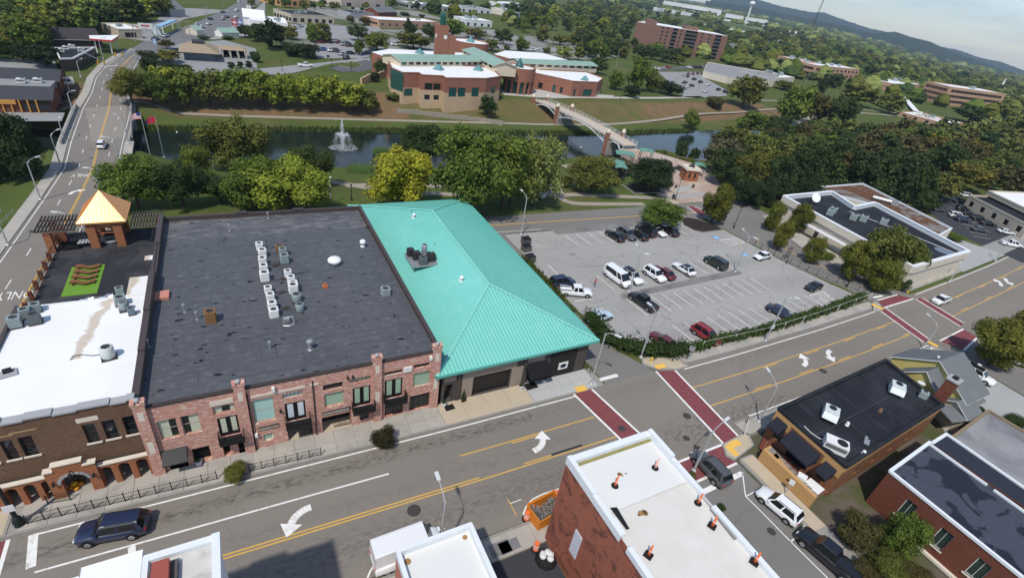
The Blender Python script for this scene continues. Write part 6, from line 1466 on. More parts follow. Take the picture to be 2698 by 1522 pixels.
def crown_mesh(name, seed, kind, leaves, lsize):
 rr = random.Random(seed); lumps = []
 if kind == 'broad':
  for i in range(34):
   a = rr.uniform(0, 2*math.pi); u = rr.uniform(-1, 1); k = (1-u*u)**.5; d = rr.uniform(.4, .92)
   lumps.append((Vector((.5*k*math.cos(a)*d, .5*k*math.sin(a)*d, .57+.43*u*d*.95)), rr.uniform(.075, .20)))
  lumps.append((Vector((0,0,.55)), .30))
 elif kind == 'oval':
  for i in range(22):
   t = rr.uniform(0, 1); r = .5*math.sin(math.pi*min(1, .12+t*.82))**.7*rr.uniform(.35, .72); a = rr.uniform(0, 2*math.pi)
   lumps.append((Vector((r*math.cos(a), r*math.sin(a), .20+.70*t)), rr.uniform(.11, .18)))
  lumps.append((Vector((0,0,.5)), .25))
 elif kind == 'cone':
  for i in range(30):
   t = rr.uniform(0, 1)**1.25; r = .42*(1-t)**.8*rr.uniform(.55, .95)+.02; a = rr.uniform(0, 2*math.pi)
   lumps.append((Vector((r*math.cos(a), r*math.sin(a), .10+.84*t)), .15*(1-t)+.05))
  for t in (.2,.4,.6,.8): lumps.append((Vector((0,0,t)), .30*(1-t)+.03))
 elif kind == 'bush':
  for i in range(16):
   a = rr.uniform(0, 2*math.pi); r = rr.uniform(0, .34); lumps.append((Vector((r*math.cos(a), r*math.sin(a), rr.uniform(.25,.68))), rr.uniform(.15,.25)))
 V, F = [], []
 # inner mass
 for c, r in lumps:
  n = len(V); r2 = r*.80
  for (x,y,z) in ((1,0,0),(-1,0,0),(0,1,0),(0,-1,0),(0,0,1),(0,0,-1)): V.append((c.x+x*r2*rr.uniform(.8,1.1), c.y+y*r2*rr.uniform(.8,1.1), c.z+z*r2*rr.uniform(.8,1.0)))
  for f in ((0,2,4),(2,1,4),(1,3,4),(3,0,4),(2,0,5),(1,2,5),(3,1,5),(0,3,5)): F.append(tuple(n+i for i in f))
 w = [r*r for _, r in lumps]
 for k in range(leaves):
  c, r = rr.choices(lumps, w)[0]
  d = Vector((rr.gauss(0,1), rr.gauss(0,1), rr.gauss(.25,1))).normalized()
  p = c+d*r*rr.uniform(.72, 1.12)
  nrm = (d+Vector((rr.gauss(0,.55), rr.gauss(0,.55), rr.gauss(.25,.55)))).normalized()
  a = nrm.orthogonal().normalized(); b = nrm.cross(a); t = rr.uniform(0, 6.28); a, b = a*math.cos(t)+b*math.sin(t), b*math.cos(t)-a*math.sin(t)
  sz = lsize*rr.uniform(.6, 1.35); n = len(V)
  V += [tuple(p-a*sz), tuple(p+b*sz*.62), tuple(p+a*sz+nrm*sz*.15), tuple(p-b*sz*.62)]; F.append((n,n+1,n+2,n+3))
 me = bpy.data.meshes.new(name); me.from_pydata(V, [], F); me.materials.append(M_leaf); me.update(); return me
def trunk_mesh(name, seed, kind):
 rr = random.Random(seed); m = MB(); h = {'broad':.42,'oval':.4,'cone':.8,'bush':.3}[kind]; r = .022 if kind != 'cone' else .02
 m.tube((0,0,-.06),(0,0,h*.5),r*1.25,r,7); m.tube((0,0,h*.5),(.01,0,h),r,r*.7,7)
 if kind != 'cone':
  for i in range(5):
   a = i*1.257+rr.uniform(-.3,.3); m.tube((0,0,h*rr.uniform(.6,1)),(.22*math.cos(a),.22*math.sin(a),h+.2),r*.55,r*.2,5)
 return m.mesh(name, M_bark)
CR = {}; TK = {}
for kind in ('broad','oval','cone','bush'):
 for lod, (n, ls, cnt) in {'near':(8500,.0215,3), 'mid':(1500,.042,3), 'far':(330,.075,3)}.items():
  if kind == 'bush' and lod == 'far': continue
  CR[kind, lod] = [crown_mesh('crown', 11*i+hash_, kind, n, ls) for i, hash_ in enumerate([{'broad':1,'oval':2,'cone':3,'bush':4}[kind]*100]*cnt)]
 TK[kind] = [trunk_mesh('trunk', 5+i, kind) for i in range(2)]
GREEN = {'mid': (.100,.142,.028), 'dark': (.044,.070,.022), 'vdark': (.026,.042,.017), 'olive': (.108,.120,.030), 'yg': (.190,.222,.032), 'yellow': (.300,.300,.030), 'light': (.190,.220,.070), 'brown': (.080,.073,.028), 'autumn': (.130,.115,.026), 'pine': (.034,.056,.022), 'pear': (0.111, 0.119, 0.023), 'grey': (0.086, 0.092, 0.052)}
_tn = [0]
def land(i, a, b): return land_px(*zp(i, a, b))
def tree_at(p, h, w, kind='broad', col='mid', label=None, cat='tree', group=None, lod=None, name=None, jit=.12):
 _tn[0] += 1; rr = random.Random(_tn[0]*13+1)
 d = (Vector(p)-CAM).length
 lod = lod or ('near' if d < 175 else 'mid' if d < 330 else 'far')
 if kind == 'bush' and lod == 'far': lod = 'mid'
 nm = name or {'cone':'conifer_tree','bush':'shrub'}.get(kind, 'tree')
 c = GREEN[col] if isinstance(col, str) else col
 t = thing(nm, label or 'tree', cat, (p[0], p[1], p[2]), rr.uniform(0, 6.28), group)
 t.scale = (w, w, h)
 k = put('trunk', rr.choice(TK[kind]), t)
 o = put('crown', rr.choice(CR[kind, lod]), t)
 j = 1+rr.uniform(-jit, jit); o.color = (c[0]*j*(1+rr.uniform(-.08,.08)), c[1]*j, c[2]*j, 1)
 return t
def T(i, cx, yb, yt, wz, kind, col, label, cat='tree', group=None, lod=None):
 p = land(i, cx, yb); h = max(1.0, rise(i, (cx, yb), (cx, yt), z0=p.z)); w = 1.1*wz*ZK/per_m((p.x, p.y, p.z+h*.6))
 return tree_at(p, h, w, kind, col, label, cat, group, lod)
PARK = 'park trees behind the dark roofed block'
T(4,1330,650,150,540,'broad','mid','rounded mid green tree beside the avenue, left of the darker park tree',group=PARK)
T(4,1760,650,185,430,'broad','dark','dark green upright tree between the rounded tree and the shrub',group=PARK)
T(4,1890,420,60,330,'broad','mid','bright green low tree on the lawn below the flagpoles',group=PARK)
T(0,2290,1640,1120,620,'broad','olive','large olive green tree at the left edge of the lake',group=PARK)
T(4,2120,600,330,330,'broad','dark','dark green tree below the large olive tree by the lake',group=PARK)
T(5,60,640,150,560,'broad','mid','green tree left of the fanlike yellow green tree',group=PARK)
T(5,400,690,180,640,'broad','yg','fanlike yellow green tree just behind the dark roof',group=PARK)
T(5,590,430,40,370,'broad','dark','dense dark tree on the shore left of the fountain',group=PARK)
T(5,1440,650,75,690,'broad','yellow','bright yellow tree behind the teal roof',group=PARK)
T(5,2060,720,-130,760,'broad','mid','tallest mid green tree standing behind the teal roof',group=PARK)
T(5,2400,660,-60,560,'broad','mid','green tree leaning against the tallest park tree',group=PARK)
T(1,1640,1560,1200,430,'broad','dark','dark tree on the shore left of the tallest park tree',group=PARK)
T(6,290,620,-80,560,'broad','light','pale grey green tree at the right end of the park row',group=PARK)
T(6,80,640,60,420,'broad','mid','shaded green tree below the pale grey green tree',group=PARK)
T(6,850,500,150,470,'broad','olive','olive tree with drooping crown on the lawn left of the plaza',group=PARK)
T(6,1400,500,160,400,'broad','vdark','very dark tree in the plaza tree bed',group=PARK)
T(6,1500,470,200,260,'broad','vdark','dark narrow tree behind the plaza tree bed',group=PARK)
T(6,1510,835,575,430,'broad','mid','green spreading tree over the parked cars',group='trees in the parking lot')
T(6,2010,790,365,330,'oval','pear','oval yellow green tree on the mulch island',group='trees in the parking lot')
T(6,1140,330,180,260,'broad','grey','thin grey green tree beside the plaza canopies',group=PARK)
T(6,1700,190,10,150,'broad','dark','small dark tree on the shore right of the footbridge',group=PARK)
T(6,1830,210,60,110,'broad','dark','slender dark tree right of the small shore tree',group=PARK)
T(6,620,450,330,120,'bush','olive','rounded shrub at the pale path bend',cat='shrub')
T(6,1540,190,90,260,'broad','olive','olive shrublike tree behind the plaza tree bed',group=PARK)
T(6,1760,230,160,200,'broad','olive','low olive tree above the brick plaza kiosk',group=PARK)
for k, (i,cx,yb,yt,w,kd,cl) in enumerate(((6,2130,420,70,440,'broad','dark'),(6,2370,480,60,420,'broad','olive'),(6,2340,610,360,360,'broad','vdark'),(6,2060,300,-60,380,'broad','grey'),(6,2420,260,-90,380,'broad','olive'),(6,2200,130,-150,360,'broad','olive'))):
 T(i,cx,yb,yt,w,kd,cl,'shaded tree in the clump right of the brick plaza kiosk',group='clump right of the plaza kiosk')
for k, (cx,yb,yt,w,cl) in enumerate(((150,560,120,360,'pine'),(380,580,80,350,'pine'),(620,470,60,340,'dark'),(860,470,50,360,'pine'),(1060,500,40,340,'dark'),(1270,560,60,320,'pine'),(1440,600,150,300,'dark'),(20,600,300,300,'pine'))):
 T(7,cx,yb,yt,w,'cone' if k % 3 else 'oval',cl,'dark evergreen in the tall row behind the bank',group='evergreen row behind the bank')
for k, (cx,yb,yt,w,kd,cl) in enumerate(((1720,560,280,330,'broad','olive'),(1950,480,180,360,'broad','autumn'),(2150,420,140,330,'broad','olive'),(2320,520,200,340,'broad','brown'),(1560,690,470,210,'broad','dark'),(2480,380,120,330,'broad','olive'),(1560,200,-60,330,'broad','brown'),(1750,260,40,300,'broad','grey'),(1250,60,-120,330,'broad','autumn'),(700,80,-120,330,'broad','olive'),(300,100,-100,330,'broad','olive'),(480,60,-120,300,'broad','mid'),(1000,40,-160,320,'broad','brown'),(1480,40,-140,300,'broad','olive'),(2150,180,-110,230,'cone','pine'),(2400,140,-50,300,'broad','olive'),(2250,330,60,300,'broad','olive'))):
 T(7,cx,yb,yt,w,kd,cl,'mixed tree in the wood right of the evergreen row',group='wood right of the evergreens')
PEAR = 'street trees along the bank'
for (cx,yb,yt,w,cl,lb) in ((95,860,560,190,'pear','small street tree at the left corner of the bank'),(340,880,570,230,'pear','street tree in front of the white bank corner'),(175,1050,745,190,'pear','slim street tree nearest the upper parking lot gate'),(490,1170,885,220,'pear','street tree in front of the bank canopy'),(850,1330,900,330,'pear','street tree with slim trunk left of the large bank tree'),(1060,1300,750,560,'olive','large dark crowned tree in front of the bank'),(1130,1440,1085,330,'pear','lower street tree at the bank corner'),(1380,1330,920,270,'olive','street tree against the bank front wall')):
 T(7,cx,yb,yt,w,'oval',cl,lb,group=PEAR)
T(7,1340,1410,1285,190,'bush','dark','dark clipped shrub at the bank corner',cat='shrub'); T(7,640,1130,1060,150,'bush','mid','green shrub beneath the bank street trees',cat='shrub')
T(7,1870,960,880,150,'bush','mid','green shrub behind the bank corner',cat='shrub'); T(7,1590,660,480,180,'broad','vdark','dark round tree left of the second car park',group='wood right of the evergreens')
T(11,2200,800,280,560,'oval','pear','big street tree beside the grey shingled house',group='street trees by the house'); T(11,2450,560,150,430,'oval','pear','street tree behind the big one at the right edge',group='street trees by the house')
T(15,1260,1200,690,430,'broad','mid','leafy green tree in front of the red brick wall',group='yard trees'); T(15,900,1130,800,430,'bush','brown','reddish brown shrub beside the green yard tree',cat='shrub')
T(15,1180,1420,1160,330,'bush','olive','low olive shrub below the green yard tree',cat='shrub'); T(15,1420,1480,1240,300,'bush','brown','low dry shrub by the red brick wall',cat='shrub'); T(15,1000,1420,1250,260,'bush','brown','dry ground shrub beside the kerb',cat='shrub')
T(11,2060,1310,1150,170,'cone','pine','small pointed evergreen beside the house'); T(11,2440,1380,1260,200,'bush','dark','dark shrub on the right edge by the house',cat='shrub')
T(12,2250,505,345,250,'bush','olive','round shrub between the iron fences on the pavement',cat='shrub',group='pavement shrubs'); T(13,1260,205,20,250,'bush',(.030,.030,.014),'dark shrub on the pavement below the french windows',cat='shrub',group='pavement shrubs')
T(14,1810,520,415,110,'bush','olive','small shrub against the white roofed red building',cat='shrub'); T(14,2090,800,730,90,'bush','dark','small dark shrub below the white roof edge',cat='shrub')
T(4,230,390,-290,520,'oval','pine','tall dark evergreen left of the avenue',group='evergreens left of the avenue'); T(4,-160,430,-330,520,'oval','pine','dark evergreen at the left picture edge',group='evergreens left of the avenue'); T(4,20,400,60,330,'oval','vdark','lower dark evergreen between the two tall ones',group='evergreens left of the avenue')
BANK = 'trees on the far bank'
for k, (i,cx,yb,yt,w,cl) in enumerate(((0,1270,1000,660,320,'olive'),(0,1480,1010,700,300,'mid'),(0,1600,1000,640,330,'yg'),(0,1800,1020,640,330,'mid'),(0,2020,1020,680,330,'olive'),(0,2270,1020,660,350,'mid'),(0,2480,1020,680,320,'yg'),(1,130,1020,670,330,'mid'),(1,340,1040,700,320,'yg'),(1,560,1050,710,350,'yg'),(1,790,1060,720,340,'yg'),(1,980,1070,790,320,'yg'),(1,1120,1080,870,240,'olive'),(0,1200,880,720,200,'olive'),(0,1380,900,700,260,'dark'))):
 T(i,cx,yb,yt,w,'broad',cl,'leafy tree in the dense row on the far bank',group=BANK)
for (i,cx,yb,yt,w,kd,cl,lb) in ((1,1260,730,560,170,'broad','dark','dark tree at the green glass corner of the library'),(1,1990,960,820,210,'broad','olive','olive tree at the library wall'),(1,2260,880,770,190,'broad','dark','dark tree left of the library rotunda'),(1,2260,1120,910,180,'broad','dark','dark conical tree on the bank below the library'),(1,1180,780,690,120,'broad','vdark','dark shrub by the library retaining wall'),(1,1360,960,880,150,'bush','olive','low shrub at the library corner'),(1,1530,960,910,90,'bush','dark','small dark shrub in front of the library'),(1,2120,960,900,150,'bush','brown','brown shrub on the bank below the library'),
  (2,1090,860,660,190,'oval','mid','upright tree right of the library wing'),(2,1270,870,530,250,'oval','mid','tall upright tree beyond the library car park'),(2,1420,880,650,190,'oval','olive','upright tree left of the dark hedge'),(2,1235,930,810,160,'broad','vdark','low dark tree below the upright trees'),(2,1600,910,760,240,'bush','vdark','big dark clipped hedge bush above the bank'),(2,1470,860,790,90,'broad','grey','small pale tree beside the dark hedge'),(2,920,710,540,180,'broad','dark','dark tree at the end of the green library roof'),
  (2,1800,1240,1050,170,'broad','mid','lone green tree on the bank path'),(2,2300,1030,700,330,'broad','olive','broad olive tree on the slope above the path'),(2,2050,1030,900,220,'bush','brown','dark brownish bush on the slope'),(2,2360,1280,1050,290,'broad','mid','green tree at the end of the bank path'),(2,2420,1480,1280,320,'broad','olive','olive tree on the shore at the lake end'),(2,2150,1450,1290,330,'broad','grey','grey green tree on the right shore')):
 T(i,cx,yb,yt,w,kd,cl,lb,cat='shrub' if kd=='bush' else 'tree')
for k, (i,cx,yb,yt,w,kd,cl) in enumerate(((3,280,1220,790,340,'broad','mid'),(3,500,1210,870,260,'broad','brown'),(3,720,1250,880,310,'broad','dark'),(3,920,1010,770,340,'broad','olive'),(3,710,840,690,190,'oval','dark'),(3,590,880,680,120,'cone','vdark'),(3,230,700,550,180,'broad','dark'),(3,250,860,770,230,'broad','olive'),(3,1720,1280,1090,170,'cone','dark'),(3,1850,1310,1180,120,'broad','olive'),(3,1960,1360,1200,160,'broad','olive'),(3,2000,1180,1000,330,'broad','dark'),(3,2210,1260,1100,190,'broad','light'),(3,2300,1340,1150,200,'broad','olive'),(3,1540,1350,1190,200,'broad','dark'),(3,1030,1350,1180,250,'broad','dark'),(3,1190,1420,1230,320,'broad','autumn'),(3,560,1460,1230,360,'broad','mid'),(3,260,1470,1280,360,'broad','olive'),(3,860,1470,1300,300,'broad','dark'),(3,90,1290,1100,200,'broad','dark'),(3,240,1290,1170,150,'broad','mid'),(3,1350,1470,1300,260,'broad','olive'),(3,40,1480,1330,240,'broad','brown'),(3,2150,1460,1240,230,'cone','vdark'),(3,2420,1440,1290,260,'broad','olive'),(3,2480,1320,1200,200,'broad','light'))):
 T(i,cx,yb,yt,w,kd,cl,'tree on the wooded slope below the brick school',group='slope trees below the school')
T(3,1245,1090,870,230,'broad','olive','lone rounded olive tree on the school lawn')
TOWN = 'trees between the far car parks'
for (i,cx,yb,yt,w,kd,cl) in ((1,210,480,190,220,'broad','vdark'),(1,50,400,240,160,'broad','dark'),(1,390,390,255,150,'broad','olive'),(1,610,410,215,180,'oval','mid'),(1,710,410,220,190,'oval','olive'),(1,1030,390,240,200,'broad','dark'),(1,420,540,395,230,'bush','vdark'),(1,560,560,400,220,'bush','vdark'),(1,60,600,480,110,'bush','dark'),(1,1040,530,380,120,'oval','mid'),(1,1210,490,310,290,'broad','olive'),(1,1560,470,310,330,'broad','olive'),(1,1510,320,165,120,'cone','vdark'),(1,1550,330,215,130,'bush','vdark'),(1,1710,390,230,160,'broad','dark'),(1,1940,370,180,250,'broad','mid'),(1,2300,490,370,160,'broad','olive'),(1,2420,430,270,170,'broad','dark'),(1,2150,370,270,220,'broad','olive'),(1,690,50,-20,90,'oval','dark'),(1,830,80,20,80,'oval','light'),(1,1330,80,30,40,'oval','mid'),(1,980,100,60,40,'bush','dark'),(1,1070,110,70,40,'bush','dark'),(1,2080,60,0,90,'broad','dark'),(1,2230,90,30,130,'bush','dark'),(1,1480,160,110,110,'bush','dark'),(1,1640,170,135,70,'bush','vdark'),(1,1090,240,160,110,'broad','brown'),(1,960,230,150,90,'broad','brown'),(1,740,550,525,40,'bush','vdark'),(2,60,480,430,80,'bush','olive'),(2,200,490,350,180,'oval','mid'),(2,390,400,245,150,'oval','olive'),(2,430,510,440,90,'bush','olive'),(2,600,570,430,170,'broad','light'),(2,740,580,440,120,'broad','olive'),(2,560,430,330,160,'broad','olive'),(2,830,540,300,180,'oval','dark'),(2,1000,540,360,170,'oval','dark'),(2,1330,560,430,190,'broad','dark'),(2,1450,570,440,170,'broad','dark'),(2,1570,600,470,170,'broad','dark'),(2,1690,620,520,120,'broad','olive'),(2,1180,520,460,100,'oval','autumn'),(2,2170,600,480,100,'broad','dark'),(2,2480,560,440,210,'broad','dark'),(2,2230,420,340,120,'broad','dark'),(2,2270,520,450,90,'broad','brown'),(0,1600,470,380,130,'broad','brown'),(0,1620,600,480,230,'broad','autumn'),(0,1450,600,470,200,'bush','vdark'),(0,1600,660,600,180,'bush','vdark'),(0,1750,680,610,140,'bush','vdark'),(0,2220,660,595,80,'oval','vdark'),(0,2300,655,590,70,'oval','vdark'),(0,2380,650,585,80,'oval','vdark'),(0,2450,590,480,90,'bush','dark'),(0,1430,690,520,180,'bush','vdark'),(0,2350,360,240,140,'broad','vdark'),(0,2480,380,230,160,'broad','vdark'),(0,440,640,430,300,'broad','vdark'),(0,230,600,420,180,'broad','vdark'),(0,400,470,340,240,'broad','dark'),(0,1950,380,340,100,'bush','dark'),(0,2180,380,340,120,'bush','dark'),(0,900,530,510,120,'bush','dark')):
 T(i,cx,yb,yt,w,kd,cl,'tree or hedge between the far car parks and shops',cat='tree',group=TOWN)
# woods: many separate trees
M_wleaf = NT('wood_leaf'); _an = M_wleaf.n('ShaderNodeAttribute', attribute_name='leafcol'); M_wleaf.col(M_wleaf.mix(1.0, _an.outputs['Color'], M_wleaf.mix(M_wleaf.n('ShaderNodeNewGeometry').outputs['Random Per Island'], (.55,.55,.55), (1.3,1.3,1.3)), 'MULTIPLY')); M_wleaf = M_wleaf.set(.8, spec=.1)
REST = []
def wood(i, poly, n, h, group, label, cols, kinds=('broad',), seed=1, minpx=60, wf=(.95,1.3), avoid=(), keep=20):
 rr = random.Random(seed); pts = []; tries = 0; out = []
 xs_ = [p[0] for p in poly]; ys_ = [p[1] for p in poly]
 while len(pts) < n and tries < n*60:
  tries += 1; a, b = rr.uniform(min(xs_), max(xs_)), rr.uniform(min(ys_), max(ys_))
  ins = False
  for (x0,y0),(x1,y1) in zip(poly, poly[1:]+poly[:1]):
   if (y0 > b) != (y1 > b) and a < (x1-x0)*(b-y0)/(y1-y0)+x0: ins = not ins
  if not ins or any((a-c)**2+((b-d)*1.8)**2 < minpx**2 for c, d in pts): continue
  if any(x0 < a < x1 and y0 < b < y1 for x0,x1,y0,y1 in avoid): continue
  pts.append((a, b)); p = land(i, a, b); hh = rr.uniform(*h)
  out.append((p, hh, hh*rr.uniform(*wf), rr.choice(kinds), rr.choice(cols)))
 out.sort(key=lambda o: (o[0]-CAM).length)
 for k, (p, hh, w, kd, cl) in enumerate(out):
  if k < keep: tree_at(p, hh, w, kd, cl, label, 'tree', group)
  else: REST.append((p, hh, w, kd, GREEN[cl]))
def rest_trees():
 rr = random.Random(4); V = []; F = []; K = []; off = 0
 cache = {}
 for (p, h, w, kd, c) in REST:
  me = rr.choice(CR[kd, 'far'])
  if me.name not in cache:
   co = np.empty(len(me.vertices)*3); me.vertices.foreach_get('co', co); cache[me.name] = (co.reshape(-1,3), [tuple(f.vertices) for f in me.polygons])
  co, fs = cache[me.name]; a = rr.uniform(0,6.28); k = rr.uniform(.85,1.15)
  v = np.stack([(co[:,0]*math.cos(a)-co[:,1]*math.sin(a))*w+p.x, (co[:,0]*math.sin(a)+co[:,1]*math.cos(a))*w+p.y, co[:,2]*h+p.z], 1)
  V += v.tolist(); F += [tuple(i+off for i in f) for f in fs]; off += len(co)
  for f in fs: K += [c[0]*k,c[1]*k,c[2]*k,1]*len(f)
 me = bpy.data.meshes.new('distant_trees'); me.from_pydata(V, [], F); at = me.color_attributes.new('leafcol','FLOAT_COLOR','CORNER'); at.data.foreach_set('color', K); me.materials.append(M_wleaf); me.update()
 tag(put('distant_trees', me), 'far trees of the woods behind the nearer ones', None, kind='stuff')
wood(0, [(-100,60),(0,20),(600,0),(1560,20),(1640,120),(1460,200),(1120,250),(1020,280),(860,340),(540,370),(520,470),(250,560),(-100,600)], 105, (7.5,11), 'wood in the upper left corner', 'tree in the wood filling the upper left corner', ['olive','mid','mid','dark','yg','olive','dark'], seed=3, minpx=70, keep=24)
wood(2, [(80,120),(400,20),(1250,0),(1500,120),(1300,190),(1230,340),(1030,400),(760,330),(300,330),(80,300)], 62, (9,14), 'wood behind the library', 'tree in the wood behind the library', ['olive','mid','dark','yg','dark','olive'], seed=5, minpx=72, keep=18, avoid=((820,970,150,230),(880,1010,220,290)))
wood(2, [(1480,60),(1900,110),(2140,140),(2400,200),(2300,240),(1900,250),(1700,190),(1480,170)], 24, (8,12), 'trees beyond the apartment block', 'tree beyond the apartment block roof', ['olive','mid','dark','light'], seed=6, minpx=60, keep=0)
wood(3, [(0,330),(300,280),(560,330),(760,400),(900,480),(1250,560),(1700,640),(2200,720),(2543,800),(2543,1000),(2380,900),(2330,930),(1740,780),(1560,720),(1100,650),(900,640),(460,520),(250,480),(60,440)], 92, (11,16), 'wood behind the school', 'tree in the wood behind the school buildings', ['dark','olive','mid','olive','dark','autumn'], seed=8, minpx=62, keep=24)
wood(7, [(1650,400),(2100,430),(2543,300),(2543,60),(2100,0),(1600,30),(1400,20)], 26, (8,12), 'wood right of the evergreens', 'mixed tree in the wood right of the evergreen row', ['dark','olive','brown','olive','autumn'], seed=9, minpx=110, keep=10)
wood(3, [(1480,1290),(1900,1400),(2100,1430),(2000,1470),(700,1470),(0,1470),(0,1400),(600,1350)], 26, (8,11), 'slope trees below the school', 'tree on the wooded slope below the brick school', ['olive','mid','brown','dark'], seed=10, minpx=80, keep=8)
wood(3, [(2320,960),(2543,1010),(2543,1150),(2420,1080),(2310,1060)], 8, (9,13), 'wood behind the school', 'tree in the wood behind the school buildings', ['dark','olive'], seed=14, minpx=60, keep=3)
wood(2, [(640,300),(1230,340),(1230,560),(1000,620),(820,540),(640,480)], 30, (8,12), 'wood behind the library', 'tree in the wood behind the library', ['dark','olive','dark','mid'], ('broad','oval'), seed=15, minpx=62, keep=12, avoid=((1040,1235,400,470),))
wood(2, [(1250,430),(1700,540),(1720,600),(1500,600),(1250,520)], 12, (7,10), 'trees beyond the apartment block', 'tree beyond the apartment block roof', ['dark','mid'], seed=16, minpx=60, keep=8)
wood(2, [(2150,480),(2543,430),(2543,560),(2200,600)], 14, (7,11), 'x', 'x', ['dark','olive','mid'], seed=17, minpx=60, keep=0)
wood(2, [(700,40),(1300,0),(1480,60),(1250,190),(760,170)], 40, (9,13), 'x', 'x', ['yg','olive','mid','dark'], seed=18, minpx=50, keep=0)
wood(3, [(0,230),(420,330),(760,430),(420,470),(0,330)], 30, (10,14), 'x', 'x', ['dark','olive','mid'], seed=19, minpx=50, keep=0)
wood(1, [(0,20),(300,10),(1500,40),(2500,60),(2500,100),(0,110)], 26, (5,8), 'x', 'x', ['dark','olive','mid'], seed=20, minpx=60, keep=0)
wood(7, [(0,110),(700,90),(1500,110),(1560,330),(900,350),(0,300)], 22, (7,10), 'wood right of the evergreens', 'mixed tree in the wood right of the evergreen row', ['dark','olive','brown','dark'], seed=22, minpx=120, keep=12)
_fr = random.Random(77)
for _ in range(900):
 az = _fr.uniform(math.radians(4), math.radians(62)); r_ = _fr.uniform(430, 1250); x, y = r_*math.cos(az), r_*math.sin(az)
 if az > math.radians(40) and (r_ < 620 or _fr.random() < .35): continue
 if az > math.radians(20) and r_ < 640: continue
 hh = _fr.uniform(9,14); REST.append((Vector((x,y,th(x,y))), hh, hh*_fr.uniform(.9,1.3), 'broad', GREEN[_fr.choice(('dark','olive','mid','olive','dark','light','pear'))]))
rest_trees()
# far forest, one mass to the horizon
def forest():
 rr = random.Random(21); V, F, K = [], [], []
 cols = [GREEN[k] for k in ('dark','olive','mid','olive','dark','light','pear')]
 n = 0
 while n < 5200:
  az = rr.uniform(math.radians(2), math.radians(100)); r = 520*(9.0**rr.random()) if rr.random() < .8 else rr.uniform(900, 5200)
  x, y = r*math.cos(az), r*math.sin(az)
  # keep the airfield strip, factories and the shops clear
  if 1150 < r < 1750 and math.radians(36) < az < math.radians(64) and rr.random() < .93: continue
  if r < 1150 and az > math.radians(46) and rr.random() < .90: continue
  if r < 760 and az < math.radians(33) and rr.random() < .5: continue
  n += 1
  s_ = rr.uniform(8, 14)*(1 if r < 1500 else 1.9 if r < 3000 else 3.0); hh = s_*rr.uniform(.7, 1.0)*(1 if r < 1500 else .62); z0 = th(x, y)-.5; base = len(V)
  k = rr.uniform(.7, 1.3); c = rr.choice(cols)
  seg = 7; rings = ((.35,.05),(.55,.35),(.46,.70),(.22,.95))
  for (rad, zz) in rings:
   for i in range(seg):
    a = 2*math.pi*i/seg+zz*2; w = rad*s_*rr.uniform(.75, 1.25); V.append((x+w*math.cos(a), y+w*math.sin(a), z0+hh*zz*rr.uniform(.92,1.08)))
  V.append((x, y, z0+hh*1.05));
  for j in range(len(rings)-1):
   for i in range(seg): F.append((base+j*seg+i, base+j*seg+(i+1)%seg, base+(j+1)*seg+(i+1)%seg, base+(j+1)*seg+i)); K.append((c[0]*k,c[1]*k,c[2]*k,1))
  t = base+len(rings)*seg
  for i in range(seg): F.append((base+3*seg+i, base+3*seg+(i+1)%seg, t)); K.append((c[0]*k,c[1]*k,c[2]*k,1))
 me = bpy.data.meshes.new('forest'); me.from_pydata(V, [], F)
 at = me.color_attributes.new('leafcol', 'FLOAT_COLOR', 'CORNER'); buf = []
 for f, k in zip(F, K): buf += list(k)*len(f)
 at.data.foreach_set('color', buf)
 s = NT('forest_leaf'); an = s.n('ShaderNodeAttribute', attribute_name='leafcol')
 s.col(s.mix(1.0, an.outputs['Color'], s.mix(s.noise(.35, 5, .7), (.35,.35,.35), (1.7,1.7,1.6)), 'MULTIPLY')); s.bump(s.noise(.5, 4), 1.0, 2.5); me.materials.append(s.set(.95, spec=.05)); me.update()
 tag(put('forest', me), 'far off woodland stretching to the blue ridges', None, kind='stuff')
forest()
# hedges round the parking lot
def hedge(name, pts, w, h, label, seed, col='mid', dens=90):
 rr = random.Random(seed); V, F = [], []
 for (a, b) in zip(pts, pts[1:]):
  a, b = Vector(a), Vector(b); L = (b-a).length; d = (b-a)/L; n_ = Vector((-d.y, d.x)); k = int(L/.8)+1
  for i in range(k):
   c = a+d*(L*i/k)+n_*rr.uniform(-.15,.15)*w; rad = w*rr.uniform(.42,.6); hh = h*rr.uniform(.75,1.12); base = len(V)
   for (x,y,z) in ((1,0,.45),(-1,0,.45),(0,1,.45),(0,-1,.45),(0,0,.92),(0,0,0)): V.append((c.x+x*rad*.8,c.y+y*rad*.8,.1+z*hh))
   for f in ((0,2,4),(2,1,4),(1,3,4),(3,0,4),(2,0,5),(1,2,5),(3,1,5),(0,3,5)): F.append(tuple(base+i for i in f))
   for _ in range(dens):
    dd = Vector((rr.gauss(0,1),rr.gauss(0,1),rr.gauss(.3,1))).normalized(); p = Vector((c.x,c.y,.1+hh*.45))+Vector((dd.x*rad,dd.y*rad,dd.z*hh*.55))*rr.uniform(.8,1.12)
    if p.z < .05: p.z = .05
    nn = (dd+Vector((rr.gauss(0,.5),rr.gauss(0,.5),rr.gauss(.3,.5)))).normalized(); u = nn.orthogonal().normalized(); v = nn.cross(u); t = rr.uniform(0,6.28); u, v = u*math.cos(t)+v*math.sin(t), v*math.cos(t)-u*math.sin(t); sz = rr.uniform(.1,.24); m0 = len(V)
    V += [tuple(p-u*sz),tuple(p+v*sz*.6),tuple(p+u*sz),tuple(p-v*sz*.6)]; F.append((m0,m0+1,m0+2,m0+3))
 me = bpy.data.meshes.new(name); me.from_pydata(V, [], F); me.materials.append(M_leaf); me.update()
 o = put(name, me); o.color = (*GREEN[col], 1) if isinstance(col, str) else (*col, 1)
 return tag(o, label, 'hedge')
